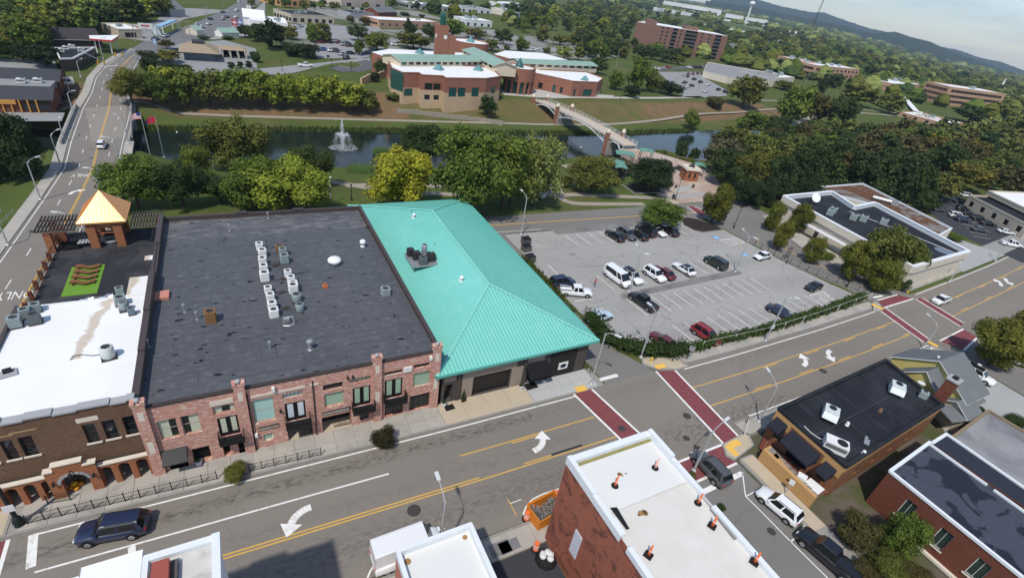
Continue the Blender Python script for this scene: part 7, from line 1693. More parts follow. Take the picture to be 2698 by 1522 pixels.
hedge('hedge', [(43.6,47.5),(43.0,43.5),(44.2,40.6),(46.5,38.9),(50,37.8),(53,37.5)], 2.7, 2.1, 'tall clipped hedge round the alley corner of the parking lot', 1, (.030,.052,.014), 110)
hedge('hedge', [(53,37.5),(60,37.4),(69,37.2),(80,37.8),(90,38.5),(101,39.4)], 1.8, 1.45, 'long low hedge between the parking lot and the main road', 2, (.045,.075,.018), 80)
hedge('hedge', [(41.6,66),(41.4,58),(41.0,52),(41.0,49)], 2.1, 1.6, 'ivy covered bank beside the teal roofed hall', 3, (.05,.068,.015), 70)
# reeds at the lake
def reeds(p, r, n, seed, label):
 rr = random.Random(seed); m = MB()
 for _ in range(n):
  a = rr.uniform(0,6.28); d = r*rr.random()**.5; x, y = p[0]+d*math.cos(a), p[1]+d*math.sin(a)*.6; h = rr.uniform(1.3,2.3); l = rr.uniform(-.35,.35); w = .07
  m.face([(x-w,y,p[2]),(x+w,y,p[2]),(x+l+w*.2,y+l*.4,p[2]+h)])
 o = m.build('reed_bed', M_leaf); o.color = (.15,.24,.085,1); tag(o, label, 'reeds')
p = land(5,1050,300); reeds((p.x,p.y,-4.0), 3.3, 900, 4, 'tall pale green reeds on the near shore left of the yellow tree'); p = land(5,1250,180); reeds((p.x,p.y,-4.0), 2.2, 400, 5, 'reeds at the waterline behind the yellow tree')
def bankgrass():
 rr = random.Random(8); m = MB()
 for _ in range(5200):
  x = rr.uniform(-20, 175); y = itp(x,*LAKE_F)+rr.uniform(-.6, 2.6); z = max(WATER_Z, th(x,y)); h = rr.uniform(.5,1.4); w = rr.uniform(.10,.26); l = rr.uniform(-.3,.3); a = rr.uniform(0,3.1)
  m.face([(x-w*math.cos(a),y-w*math.sin(a),z-.1),(x+w*math.cos(a),y+w*math.sin(a),z-.1),(x+l,y+l*.5,z+h)])
 o = m.build('bank_grass', M_leaf); o.color = (.062,.083,.026,1); tag(o, 'long grass fringing the far waterline', None, kind='stuff')
bankgrass()
# VEHICLES
s = NT('car_paint'); oi = s.n('ShaderNodeObjectInfo'); s.col(oi.outputs['Color']); M_car = s.set(.32, spec=.5, coat=.7)
M_cglass = NT('car_glass'); M_cglass.col((.010,.012,.014)); M_cglass = M_cglass.set(.06, spec=.7)
M_tyre = pm('tyre', (.014,.014,.014), .85, .2, 6, 0, .2); M_rim = pm('rim', (.42,.42,.43), .35, .1, 6, 0, .5, .7); M_lampw = pm('headlamp', (.75,.77,.80), .15, .05, 6, 0, .7); M_lampr = pm('tail_lamp', (.42,.012,.012), .2, .05, 6, 0, .6)
CARS = {}
# kind: L, W, belt profile [(x, z, half width)], roof: base front, roof front, roof rear, base rear, z belt, z roof ; wheel radius
KINDS = {
 'sedan': (4.75,1.84,[(-2.36,.62,.70),(-2.28,.92,.84),(-1.5,.98,.91),(0,.97,.92),(1.0,.93,.92),(1.9,.80,.88),(2.28,.66,.76),(2.37,.50,.66)],(1.05,.30,-1.15,-1.85,.93,1.44),.33),
 'coupe': (4.6,1.88,[(-2.28,.60,.74),(-2.2,.90,.88),(-1.4,.96,.94),(0,.92,.94),(.8,.88,.93),(1.8,.78,.90),(2.2,.62,.76),(2.3,.48,.64)],(.75,-.05,-.95,-1.9,.88,1.34),.34),
 'suv': (4.7,1.90,[(-2.34,.60,.76),(-2.30,1.08,.88),(-1.5,1.10,.94),(0,1.08,.95),(1.05,1.05,.95),(1.95,.96,.90),(2.28,.78,.78),(2.35,.55,.68)],(1.12,.45,-1.85,-2.24,1.05,1.70),.37),
 'wagon': (4.8,1.86,[(-2.38,.60,.74),(-2.32,1.0,.87),(-1.5,1.03,.92),(0,1.01,.93),(1.05,.98,.93),(1.95,.88,.88),(2.3,.70,.76),(2.39,.52,.66)],(1.1,.40,-1.75,-2.26,.98,1.56),.35),
 'boxy': (4.6,1.92,[(-2.3,.60,.86),(-2.28,1.12,.90),(-1.5,1.14,.94),(0,1.14,.94),(1.0,1.13,.94),(2.0,1.10,.92),(2.26,1.02,.88),(2.30,.62,.82)],(1.0,.75,-2.05,-2.2,1.12,1.80),.41),
 'pickup': (5.7,1.98,[(-2.84,.62,.86),(-2.82,1.08,.92),(-2.6,1.10,.96),(-.9,1.10,.96),(.2,1.10,.97),(1.35,1.10,.96),(2.4,1.06,.92),(2.76,.90,.84),(2.85,.60,.74)],(1.45,.85,-.55,-.82,1.08,1.80),.40),
 'van': (5.7,2.02,[(-2.84,.60,.88),(-2.82,1.18,.95),(-1.5,1.2,.98),(0,1.2,.98),(1.3,1.18,.98),(2.2,1.08,.92),(2.7,.90,.82),(2.84,.60,.72)],(1.95,1.15,-2.68,-2.8,1.16,2.15),.37),
 'cargo': (6.0,2.06,[(-2.98,.62,.94),(-2.96,1.25,1.0),(-1.5,1.28,1.02),(0,1.28,1.02),(1.5,1.26,1.02),(2.3,1.15,.96),(2.8,.98,.86),(2.98,.62,.76)],(2.15,1.35,-2.9,-2.96,1.24,2.62),.37)}
def car_meshes(kind):
 if kind in CARS: return CARS[kind]
 L, W, prof, (xa,xb,xc,xd,zb,zr), wr = KINDS[kind]; out = []; hw = W/2
 # lower body
 m = MB(); rings = []
 for (x, z, w) in prof:
  zl = .26 if abs(x) < L/2-.25 else .34; k = w*hw/.95
  half = [(0,zl),(k*.86,zl),(k*.985,zl+.12),(k,zl+.30),(k*.995,max(zl+.34,z-.20)),(k*.94,max(zl+.36,z-.05)),(k*.82,max(zl+.38,z)),(0,max(zl+.40,z+.035))]
  ring = [(x,-y,zz) for y, zz in half] + [(x,y,zz) for y, zz in reversed(half[1:-1])]; rings.append(ring)
 n = len(rings[0]);
 for r in rings: m.v += r
 for j in range(len(rings)-1):
  for i in range(n): m.f.append((j*n+i, j*n+(i+1)%n, (j+1)*n+(i+1)%n, (j+1)*n+i)); m.m.append(0)
 m.f.append(tuple(range(n))[::-1]); m.f.append(tuple((len(rings)-1)*n+i for i in range(n))); m.m += [0,0]
 # roof panel and pillars
 bw, rw = hw*.90, hw*.70 if kind not in ('van','cargo','boxy') else hw*.84
 def P_(x, w, z, s_): return (x, s_*w, z)
 m.v_ = None; t = .045
 base = len(m.v); rr_ = [(xb+.04,rw),(xc-.04,rw)]
 m.face([(xb,-rw,zr),(xb,rw,zr),(xc,rw,zr),(xc,-rw,zr)][::-1]); m.face([(xb,-rw*.8,zr+t),(xc,-rw*.8,zr+t),(xc,rw*.8,zr+t),(xb,rw*.8,zr+t)])
 m.face([(xb+.05,-rw-.015,zr-.03),(xc-.05,-rw-.015,zr-.03),(xc,-rw*.8,zr+t),(xb,-rw*.8,zr+t)]); m.face([(xb+.05,rw+.015,zr-.03),(xb,rw*.8,zr+t),(xc,rw*.8,zr+t),(xc-.05,rw+.015,zr-.03)])
 m.face([(xb+.05,-rw-.015,zr-.03),(xb,-rw*.8,zr+t),(xb,rw*.8,zr+t),(xb+.05,rw+.015,zr-.03)]); m.face([(xc-.05,-rw-.015,zr-.03),(xc-.05,rw+.015,zr-.03),(xc,rw*.8,zr+t),(xc,-rw*.8,zr+t)])
 for s_ in (-1, 1):
  for (u, v) in ((0,.06),(.44,.49),(.90,1.0)) if kind not in ('pickup','cargo','van') else ((0,.06),(.50,.58),(.9,1.0)) if kind == 'pickup' else ((0,.05),(.26,.30),(.34 if kind == 'cargo' else .93,1.0)):
   f = lambda a: (xa+(xd-xa)*a, xb+(xc-xb)*a)
   (b0,r0),(b1,r1) = f(u), f(v); pts = [(b0,s_*(bw+.012),zb),(b1,s_*(bw+.012),zb),(r1,s_*(rw+.014),zr-.02),(r0,s_*(rw+.014),zr-.02)]
   m.face(pts if s_ < 0 else pts[::-1])
  if kind in ('van','cargo'): pts = [(xd+.02,s_*(bw+.01),zb-.1),(xd+.02,s_*(bw+.01),zb+.14),(xb,s_*(bw-.02),zb+.14),(xb,s_*(bw+.01),zb-.1)]; m.face(pts)
 if kind == 'cargo':
  m.face([(xd-.005,-bw,zb),(xd-.005,bw,zb),(xc-.005,rw,zr),(xc-.005,-rw,zr)][::-1])
 if kind == 'pickup':
  m.box(-2.8,-.95,-hw*.96,-hw*.86,1.05,1.16); m.box(-2.8,-.95,hw*.86,hw*.96,1.05,1.16); m.box(-2.84,-2.76,-hw*.9,hw*.9,.9,1.17)
 out.append(('body', m.mesh('body', M_car, True), True))
 # glass cabin
 g = MB(); A = [(xa,-bw,zb),(xa,bw,zb),(xd,bw,zb),(xd,-bw,zb)]; B = [(xb,-rw,zr-.005),(xb,rw,zr-.005),(xc,rw,zr-.005),(xc,-rw,zr-.005)]
 for i in range(4): g.face([A[i],A[(i+1)%4],B[(i+1)%4],B[i]][::-1])
 out.append(('glass', g.mesh('glass', M_cglass), False))
 fx, rx = L*.5-.92, -L*.5+.98
 tyre = MB(); tyre.lathe([(wr*.62,-.11),(wr*.93,-.115),(wr,-.08),(wr,.08),(wr*.93,.115),(wr*.62,.11)],16); tyre.v = [(x,z,y) for x,y,z in tyre.v]; tm = tyre.mesh('tyre', M_tyre, False)
 rim = MB(); rim.lathe([(wr*.62,-.10),(wr*.58,-.117),(.06,-.125),(.06,.125),(wr*.58,.117),(wr*.62,.10)],10); rim.v = [(x,z,y) for x,y,z in rim.v]; rm = rim.mesh('rim', M_rim)
 arch = MB();
 for s_ in (-1,1):
  for x in (fx, rx):
   pts = [(x+math.cos(math.pi*k/10)*wr*1.2, s_*(hw*1.004), wr+math.sin(math.pi*k/10)*wr*1.2) for k in range(11)] + [(x-wr*1.2,s_*hw*1.004,.27),(x+wr*1.2,s_*hw*1.004,.27)]
   arch.face(pts if s_ > 0 else pts[::-1])
 arch.box(-L/2+.25,L/2-.25,-hw*.9,hw*.9,.18,.30); out.append(('wheel_arches', arch.mesh('wheel_arches', M_tyre), False))
 out.append(('wheels', (tm, rm, [(fx,-hw*.93),(fx,hw*.93),(rx,-hw*.93),(rx,hw*.93)], wr), False))
 zf = prof[-2][1]; zb2 = prof[1][1]
 hl = MB().box(L/2-.28,L/2-.02,-hw*.80,-hw*.46,zf-.16,zf-.01).mesh('headlight', M_lampw); tl_ = MB().box(-L/2+.0,-L/2+.12,-hw*.90,-hw*.58,zb2-.26,zb2-.06).mesh('tail_light', M_lampr)
 out.append(('headlight', hl, 'pair')); out.append(('tail_light', tl_, 'pair'))
 gr = MB().box(L/2-.06,L/2-.005,-hw*.42,hw*.42,zf-.26,zf-.05).box(L/2-.08,L/2-.004,-hw*.6,hw*.6,.34,.44).mesh('grille', M_tyre); out.append(('grille', gr, False))
 mi = MB().box(xa-.42,xa-.22,-hw*1.16,-hw*.97,zb+.0,zb+.16).mesh('mirror', M_car); out.append(('mirror', mi, 'pairbody'))
 if kind in ('suv','wagon','boxy'): out.append(('roof_rail', MB().box(xc+.15,xb-.25,-rw*.92,-rw*.86,zr+.03,zr+.085).mesh('roof_rail', M_tyre), 'pair'))
 if kind == 'pickup': out.append(('load_bed', MB().face([(-2.78,-hw*.85,1.115),(-.96,-hw*.85,1.115),(-.96,hw*.85,1.115),(-2.78,hw*.85,1.115)]).mesh('load_bed', M_tyre), False))
 CARS[kind] = out; return out
PAINTS = {'black':(.008,.008,.010), 'white':(.74,.75,.76), 'grey':(.075,.080,.085), 'red':(.22,.010,.014), 'navy':(.012,.020,.055), 'blue':(.03,.10,.32), 'silver':(.40,.42,.44), 'pale':(.45,.55,.62), 'green':(.012,.022,.018), 'maroon':(.10,.012,.014)}
def car(p, heading, kind, col, label, group=None, sc=1.0, roof=None):
 t = thing('parked_car' if group and 'driv' not in group else 'car', label, {'pickup':'pickup truck','van':'van','cargo':'van'}.get(kind,'car'), (p[0],p[1],p[2] if len(p) > 2 else .02), heading, group); t.scale = (sc,sc,sc); c = PAINTS[col]
 for nm, me, flag in car_meshes(kind):
  if nm == 'wheels':
   tm, rm, pos, wr = me
   for (x,y) in pos: w = put('wheel', tm, t, (x,y,wr)); put('rim', rm, w)
  elif flag in ('pair','pairbody'):
   for s_ in (1,-1): o = put(nm, me, t, scale=(1,s_,1)); o.color = (*c,1)
  else: o = put(nm, me, t); o.color = (*c,1)
 if roof:
  L, W, prof, (xa,xb,xc,xd,zb,zr), wr = KINDS[kind]; MB().box(xc+.1,xb-.05,-W*.33,W*.33,zr+.03,zr+.062).build('roof_panel', M_cglass, t)
 return t
def cw(i, f, r, left, kind, col, label, group=None, sc=1.0):
 "from the two visible wheels (front, rear)"
 a, b = q(i,*f,.02), q(i,*r,.02); d = (a-b).normalized(); n_ = Vector((d.y,-d.x,0)) if left else Vector((-d.y,d.x,0)); W = KINDS[kind][1]*sc; c = (a+b)/2+n_*W*.45
 return car((c.x,c.y,.02), math.atan2(d.y,d.x), kind, col, label, group, sc)
def ch_(i, a, b, hd, kind, col, label, group, sc=1.0, z=0.02, roof=None):
 p = q(i,a,b,z); return car((p.x,p.y,z), R(hd), kind, col, label, group, sc, roof)
LOT = 'cars in the parking lot'
ch_(6,1085,935,97,'sedan','black','black sedan at the left end of the upper parking row',LOT); ch_(6,1195,920,-83,'wagon','grey','dark grey estate car, second in the upper parking row',LOT); ch_(6,1310,925,97,'sedan','black','black sedan between the grey estate and the black van in the upper row',LOT); ch_(6,1380,890,97,'suv','black','tall black car, fourth in the upper parking row',LOT,1.08); ch_(6,1490,890,-83,'coupe','white','white car with black hood in the upper parking row',LOT,1.0,.02,True); ch_(6,1600,885,97,'sedan','black','black sedan at the right end of the upper parking row',LOT,1.05)
vn = ch_(6,1110,1345,-83,'van','white','white passenger van with red side stripe in the middle row',LOT)
L_, W_2 = KINDS['van'][:2]; MB().box(-2.5,1.9,-W_2/2-.012,W_2/2+.012,.92,.99).build('red_stripe', M_lampr, vn)
ch_(6,1240,1330,-83,'suv','white','white car with sunroof right beside the passenger van',LOT,1.0,.02,True); ch_(6,1460,1310,-83,'suv','white','white car beside the dark red one in the middle row',LOT); ch_(6,1550,1290,97,'sedan','maroon','dark red sedan in the middle parking row',LOT); ch_(6,1745,1255,97,'sedan','white','white sedan with black glass roof in the middle row',LOT,1.0,.02,True); ch_(6,2045,1200,97,'boxy','green','boxy dark green off roader at the right of the middle row',LOT)
ch_(6,580,1385,0,'suv','navy','dark blue car half hidden by the teal roof edge',LOT); cw(10,(775,160),(660,150),False,'pickup','white','white pickup with covered bed beside the ivy bank',LOT,.92); ch_(10,1350,225,97,'pickup','black','black pickup alone below the middle island',LOT,.95); ch_(10,930,368,5,'sedan','pale','pale blue car half hidden behind the corner hedge',LOT); ch_(10,1950,545,-80,'suv','red','bright red car behind the long hedge',LOT); ch_(10,1550,610,97,'sedan','maroon','maroon car almost hidden by the hedge',LOT); ch_(7,30,1128,185,'sedan','white','white sedan at the right edge of the parking lot',LOT,.95); ch_(11,520,75,188,'coupe','black','black coupe beside the hatched bay',LOT,.95); ch_(11,200,325,-75,'sedan','navy','dark blue car by the lamp at the long hedge',LOT)
DRV = 'cars driving on the streets'
cw(12,(890,1150),(1250,1085),True,'suv','navy','dark blue car driving left on the main road',DRV,1.02); cw(14,(1850,365),(2025,555),True,'suv','grey','dark grey car waiting on the crosswalk',DRV); ch_(11,1735,205,180+2,'pickup','white','white pickup driving on the main road past the crosswalk',DRV,.85)
KRB = 'cars parked along the side road'
cw(15,(40,750),(235,915),True,'suv','white','white car parked beside the tan wall',KRB,.95); cw(15,(450,1185),(745,1445),True,'pickup','black','long black pickup parked in the bottom right corner',KRB,1.0)
p = q(13,1345,1400,.02); car((p.x+1.7,p.y+.95,.02), R(1), 'cargo', 'white', 'white cargo van half hidden by the salmon building', 'vans on the main road')
a, b = q(11,2005,885), q(11,2150,965); car(((a.x+b.x)/2,(a.y+b.y)/2,.03), math.atan2(b.y-a.y,b.x-a.x), 'suv', 'white', 'white car behind the grey shingled house', 'cars by the house', .95, True)
a, b = q(11,2400,770), q(11,2640,850); car(((a.x+b.x)/2,(a.y+b.y)/2,.03), math.atan2(b.y-a.y,b.x-a.x), 'pickup', 'silver', 'silver pickup at the right edge by the street tree', 'cars by the house', .95)
ch_(4,978,62,90,'suv','white','white car driving on the avenue over the bridge end',DRV,.80,.05)
RL = 'cars in the office car park'
for k,(a,b,h,kd,cl) in enumerate(((1740,580,150,'sedan','navy'),(1890,545,150,'sedan','grey'),(1960,535,150,'suv','white'),(1920,600,150,'suv','black'),(1690,630,150,'suv','black'),(1720,675,150,'suv','grey'),(1950,670,-40,'suv','black'),(2010,715,-40,'sedan','black'),(1890,740,-40,'boxy','white'),(1950,775,-40,'suv','navy'),(2100,765,-40,'suv','black'),(2190,810,-40,'sedan','black'),(2110,870,-40,'sedan','grey'),(2360,890,-40,'sedan','white'),(2410,1010,-40,'pickup','white'))):
 ch_(7,a,b,h,kd,cl,'%s in the office car park, %s from the left' % ({'sedan':'car','suv':'tall car','boxy':'boxy car','pickup':'pickup'}[kd],('first','third','sixth','fourth','second','fifth','ninth','tenth','seventh','eighth','eleventh','twelfth','thirteenth','fourteenth','last')[k]),RL,.85 if k < 8 else .9,.05)
FARC = 'cars in the far car parks'
rr = random.Random(31)
for (i,a,b,h,kd,cl) in ((1,665,415,20,'sedan','red'),(1,715,412,20,'sedan','black'),(1,765,408,20,'sedan','navy'),(1,810,410,20,'suv','white'),(1,858,420,20,'sedan','maroon'),(1,900,440,20,'suv','silver'),(1,950,450,20,'sedan','grey'),(1,920,425,20,'sedan','navy'),(1,705,488,10,'sedan','blue'),(1,785,500,10,'suv','white'),(1,825,503,10,'suv','grey'),(1,875,530,60,'sedan','silver'),(1,960,522,20,'sedan','navy'),(1,918,568,60,'suv','navy'),(1,528,645,5,'pickup','white'),(1,1110,520,10,'sedan','navy'),(1,1380,440,5,'suv','white'),(1,440,275,40,'sedan','white'),(1,475,262,40,'sedan','silver'),(1,1200,252,10,'sedan','grey'),(2,310,490,10,'suv','white'),(2,350,482,10,'sedan','white'),
  (2,1495,668,160,'suv','white'),(2,1545,662,160,'sedan','silver'),(2,1585,655,150,'pickup','red'),(2,1800,655,150,'sedan','white'),(2,1860,655,150,'suv','black'),(2,1905,655,150,'suv','black'),(2,2090,640,150,'sedan','red'),(2,2260,632,150,'sedan','white'),(2,1745,728,40,'sedan','silver'),(2,1790,718,40,'sedan','maroon'),(2,1835,716,40,'suv','maroon'),(2,1880,712,40,'sedan','black'),(2,1920,708,40,'sedan','grey'),(2,1785,742,40,'sedan','navy'),(2,1848,768,20,'sedan','black'),(2,1908,795,20,'sedan','black'),(2,1980,820,20,'suv','white'),(2,1755,802,20,'sedan','maroon'),(2,1825,830,20,'sedan','maroon'),(2,1775,845,20,'sedan','white'),(2,1955,885,20,'sedan','white'),(2,2080,868,20,'sedan','black'),(2,2145,890,20,'suv','black'),
  (0,50,1045,40,'suv','white'),(0,145,1040,40,'sedan','silver'),(0,235,1035,40,'suv','grey'),(0,315,1030,40,'sedan','silver'),(0,485,1015,40,'suv','pale'),(0,570,1015,40,'sedan','grey'),(0,630,925,60,'suv','navy'),
  (3,1080,760,20,'suv','white'),(3,425,640,30,'pickup','white'),(3,2420,1110,20,'suv','white'),(3,2490,1090,20,'sedan','silver'),(3,2320,1400,20,'suv','white'),(0,1700,505,10,'suv','navy'),(0,2015,515,10,'suv','white')):
 p = land(i,a,b); car((p.x,p.y,p.z+.1), R(h+rr.choice((0,180))), kd, cl, '%s %s in the car parks beyond the lake' % ({'pale':'pale blue','navy':'dark blue'}.get(cl,cl),{'sedan':'sedan','suv':'tall car','pickup':'pickup'}[kd]), FARC, .85 if i == 0 else 1.0)
FR_ = 'cars on the far road'
for (a,b,cl) in ((975,1390,'white') and (1890,245,'silver'),(1930,272,'white'),(2000,240,'white'),(2015,190,'navy'),(2135,125,'navy'),(2135,192,'silver'),(2175,172,'grey'),(2260,175,'white'),(2265,110,'white'),(2290,25,'white'),(1590,358,'silver'),(1490,388,'grey'),(1810,310,'navy'),(2390,30,'red')):
 p = land(0,a,b); car((p.x,p.y,p.z+.08), R(68), 'sedan', cl, '%s car on the far road beyond the junction' % {'navy':'dark blue'}.get(cl,cl), FR_, .9)
# LAMPS, POLES, SIGNS
M_pole = pm('pole_steel', (.46,.47,.47), .5, .08, 2, 0, .5, .35); M_led = pm('lamp_head_grey', (.55,.57,.58), .5, .06, 2, 0, .4)
def lamp_at(x, y, z, h, ends, label, group, mat=None, r=.13, name='street_lamp'):
 t = thing(name, label, 'street lamp', (x,y,z), 0, group); mt = mat or M_pole
 MB().tube((0,0,0),(0,0,h),r,r*.6,10).build('pole', mt, t); MB().lathe([(r*2,0),(r*2,.25),(r*1.2,.35)],10).build('base', mt, t)
 for (ex, ey, ez) in ends:
  v = Vector((ex-x,ey-y,ez-z-h)); pts = [(0,0,h-.35),(v.x*.25,v.y*.25,h+.15),(v.x*.6,v.y*.6,h+max(.3,v.z*.8)),(v.x,v.y,h+max(.35,v.z))]; MB().path(pts, .045, 6).build('arm', mt, t)
  an = math.atan2(v.y,v.x); u = Vector((math.cos(an),math.sin(an))); MB().obox((v.x+u.x*.3,v.y+u.y*.3),.8,.3,h+max(.35,v.z)-.08,h+max(.35,v.z)+.06,an).build('lamp_head', M_led, t)
 return t
def lamp(i, b, t_, ends, label, group='street lamps', j=None, z0=0.05, **k):
 p = q(i,*b,z0); h = rise(i,b,t_,j,z0); es = []
 for (jj,a_,b_) in ends:
  e = q(jj,a_,b_,z0+h+.35); v = Vector((e.x-p.x,e.y-p.y));
  if v.length > 2.3: v = v*(2.3/v.length)
  es.append((p.x+v.x,p.y+v.y,z0+h+.35))
 return lamp_at(p.x,p.y,z0,h,es,label,group,**k)
lamp(10,(860,990),(1005,500),[(10,1100,515)],'lamp post at the corner of the teal roofed hall'); lamp(10,(1335,735),(1485,300),[(10,1435,232)],'lamp post rising out of the corner hedge'); t = lamp(11,(65,575),(260,165),[(11,350,160)],'lamp post with small sign by the long hedge'); MB().box(-.35,.35,-.16,-.12,2.4,3.1).build('sign_plate', M_palew, t)
lamp(11,(1575,640),(1700,420),[(11,1635,330)],'lamp post at the far corner by the shingled house'); lamp(6,(190,905),(240,545),[(6,200,480)],'lamp post behind the teal roof beside the bins'); lamp(6,(2240,1262),(2360,920),[(6,2325,858),(6,2425,928)],'twin headed lamp at the right end of the middle island'); lamp(6,(1225,1453),(1322,1085),[(6,1300,1005),(6,1380,1080)],'twin headed lamp at the left end of the middle island')
lamp(11,(0,1350),(180,1010),[(11,105,865)],'lamp post in front of the awning building'); lamp(14,(1840,430),(2040,60),[(10,2175,1310)],'lamp post leaning over the dark grey waiting car'); e = q(13,1865,730,8); f_ = q(13,1800,515,8.3); lamp_at(e.x,e.y,.15,7.9,[(f_.x,f_.y,8.3)],'lamp post rising behind the salmon building','street lamps')
lamp(7,(2265,1150),(2380,950),[(7,2425,945)],'lamp post in front of the office car park'); lamp(7,(1820,1360),(1910,1210),[(7,1930,1160)],'lamp post in front of the bank windows')
AVL = 'lamps along the avenue'
for (b,t_,e_,j,lb_) in (((390,570),(280,205),(4,345,160),4,'nearest tall lamp left of the avenue'),((585,255),(490,1290),(0,545,1245),0,'second lamp left of the avenue'),((80,1010),(0,770),(4,20,545),4,'lamp at the left picture edge beside the guard rail')): lamp(4,b,t_,[e_],lb_,AVL,j)
for (b,t_,e_,lb_) in (((620,1350),(575,1175),(605,1045),'lamp at the near end of the bridge parapet'),((710,1110),(660,890),(690,870),'lamp at the far end of the bridge parapet'),((775,740),(755,590),(790,560),'lamp beside the roadhouse sign'),((990,570),(970,380),(1000,360),'lamp opposite the far signals')): lamp(0,b,t_,[(0,*e_)],lb_,AVL)
for (i,a,b,e_,lb_) in ((4,930,290,(840,262),'lamp right of the avenue behind the copper roof'),(0,1085,1330,(1000,1308),'second lamp right of the avenue'),(0,1165,1110,(1120,1095),'lamp on the right bridge parapet'),(4,650,715,(545,685),'lamp right of the avenue behind the pergola')):
 p = q(i,a,b,6.0); e = q(i,*e_,6.4); lamp_at(p.x,p.y,.1,5.9,[(e.x,e.y,6.4)],lb_,AVL)
BLK = 'black park lamps'
for (i,b,t_,lb_) in ((6,(1665,570),(1715,375),'black lamp beside the plaza steps'),(6,(2225,840),(2290,640),'black lamp on the side road corner'),(7,(840,1400),(910,1262),'black lamp on the side road below the street trees'),(6,(745,165),(757,70),'black lamp with white globe by the lake'),(5,(968,575),(966,440),'black lamp on the lawn left of the yellow tree'),(2,(755,930),(765,830),'black lamp on the library terrace'),(2,(1140,955),(1155,850),'black lamp on the bank path'),(0,(1715,1370),(1717,1275),'park lamp with white globe near the left shore')):
 p = land(i,*b); h = rise(i,b,t_,z0=p.z); t = thing('park_lamp', lb_, 'lamp', p, 0, BLK); MB().tube((0,0,0),(0,0,h),.09,.05,8).build('pole', M_black, t); MB().lathe([(.2,0),(.16,.5),(.09,.6)],10).build('base', M_black, t); MB().lathe([(.06,0),(.2,.15),(.2,.35),(.04,.5)],10,(0,0,h)).build('lamp_head', M_white if 'globe' in lb_ else M_black, t)
 if i in (6,7) and 'globe' not in lb_: MB().path([(-.7,0,h-.1),(-.35,0,h+.3),(.35,0,h+.3),(.7,0,h-.1)],.035).build('arms', M_black, t)
t = thing('white_pole', 'white pole with camera heads on the lawn behind the dark roof', 'pole', land(5,770,600)); MB().tube((0,0,0),(0,0,5.2),.12,.1).build('pole', M_white, t); MB().lathe([(.25,0),(.3,.15),(.1,.3)],10,(.1,0,5.1)).build('camera', M_white, t)
p = q(12,190,940,.15); t = thing('signal_pole', 'thick black decorative pole at the lower left corner', 'pole', (p.x,p.y,.15)); MB().lathe([(.34,0),(.34,.1),(.3,.25),(.36,.45),(.3,.75),(.2,.95),(.17,1.0)],16).build('base', pm('pole_green_black',(.012,.018,.018),.5,.15), t, smooth=True); MB().lathe([(.16,.9),(.13,5.6),(.12,5.6)],14).build('pole', MATS['pole_green_black'], t); MB().box(-.35,.35,-.22,-.17,1.9,2.6).build('sign_plate', M_palew, t)
for (i,b,t_,lb_) in ((2,(485,430),(512,235),'utility pole with crossarm behind the library'),(2,(690,385),(717,225),'second utility pole in the wood behind the library'),(2,(1100,640),(1122,480),'pale pole with red flag top behind the library wing'),(2,(1680,790),(1690,680),'floodlight pole in the lower car park'),(2,(1880,870),(1895,800),'short lamp pole in the lower car park'),(0,(1300,400),(1275,230),'utility pole beside the fuel station'),(0,(1745,370),(1720,195),'utility pole right of the far junction'),(0,(1825,370),(1820,195),'second utility pole right of the far junction'),(0,(2000,290),(1993,60),'tall utility pole beside the far road'),(0,(570,440),(555,330),'pole behind the mansard building'),(0,(2145,80),(2140,0),'pole at the top beside the far road'),(3,(290,560),(315,455),'utility pole beside the radio mast'),(3,(450,800),(490,670),'pale lamp pole below the motel wing'),(3,(1310,760),(1345,690),'pale pole on the school lawn'),(3,(1515,800),(1550,695),'utility pole behind the school hall'),(3,(2480,1170),(2543,990),'lamp pole in the school car park'),(1,(305,690),(302,575),'dark lamp pole on the lawn by the bank'),(1,(780,660),(778,570),'dark lamp pole at the turning loop'),(1,(965,690),(963,595),'dark lamp pole on the loop island')):
 p = land(i,*b); h = max(3, rise(i,b,t_,z0=p.z)); t = thing('utility_pole', lb_, 'pole', p); dk = 'dark' in lb_; MB().tube((0,0,-.3),(0,0,h),.10 if dk else .17,.09 if dk else .12,7).build('pole', M_black if dk else pm('pole_weathered',(.28,.26,.235),.9,.15), t)
 MB().box(-1.2,1.2,-.06,.06,h-.7,h-.55).build('crossarm', pm('pole_weathered',(.28,.26,.235),.9,.15), t) if 'utility' in lb_ else MB().box(-.4,.4,-.12,.12,h-.05,h+.12).build('lamp_head', M_lampr if 'red' in lb_ else M_black, t)
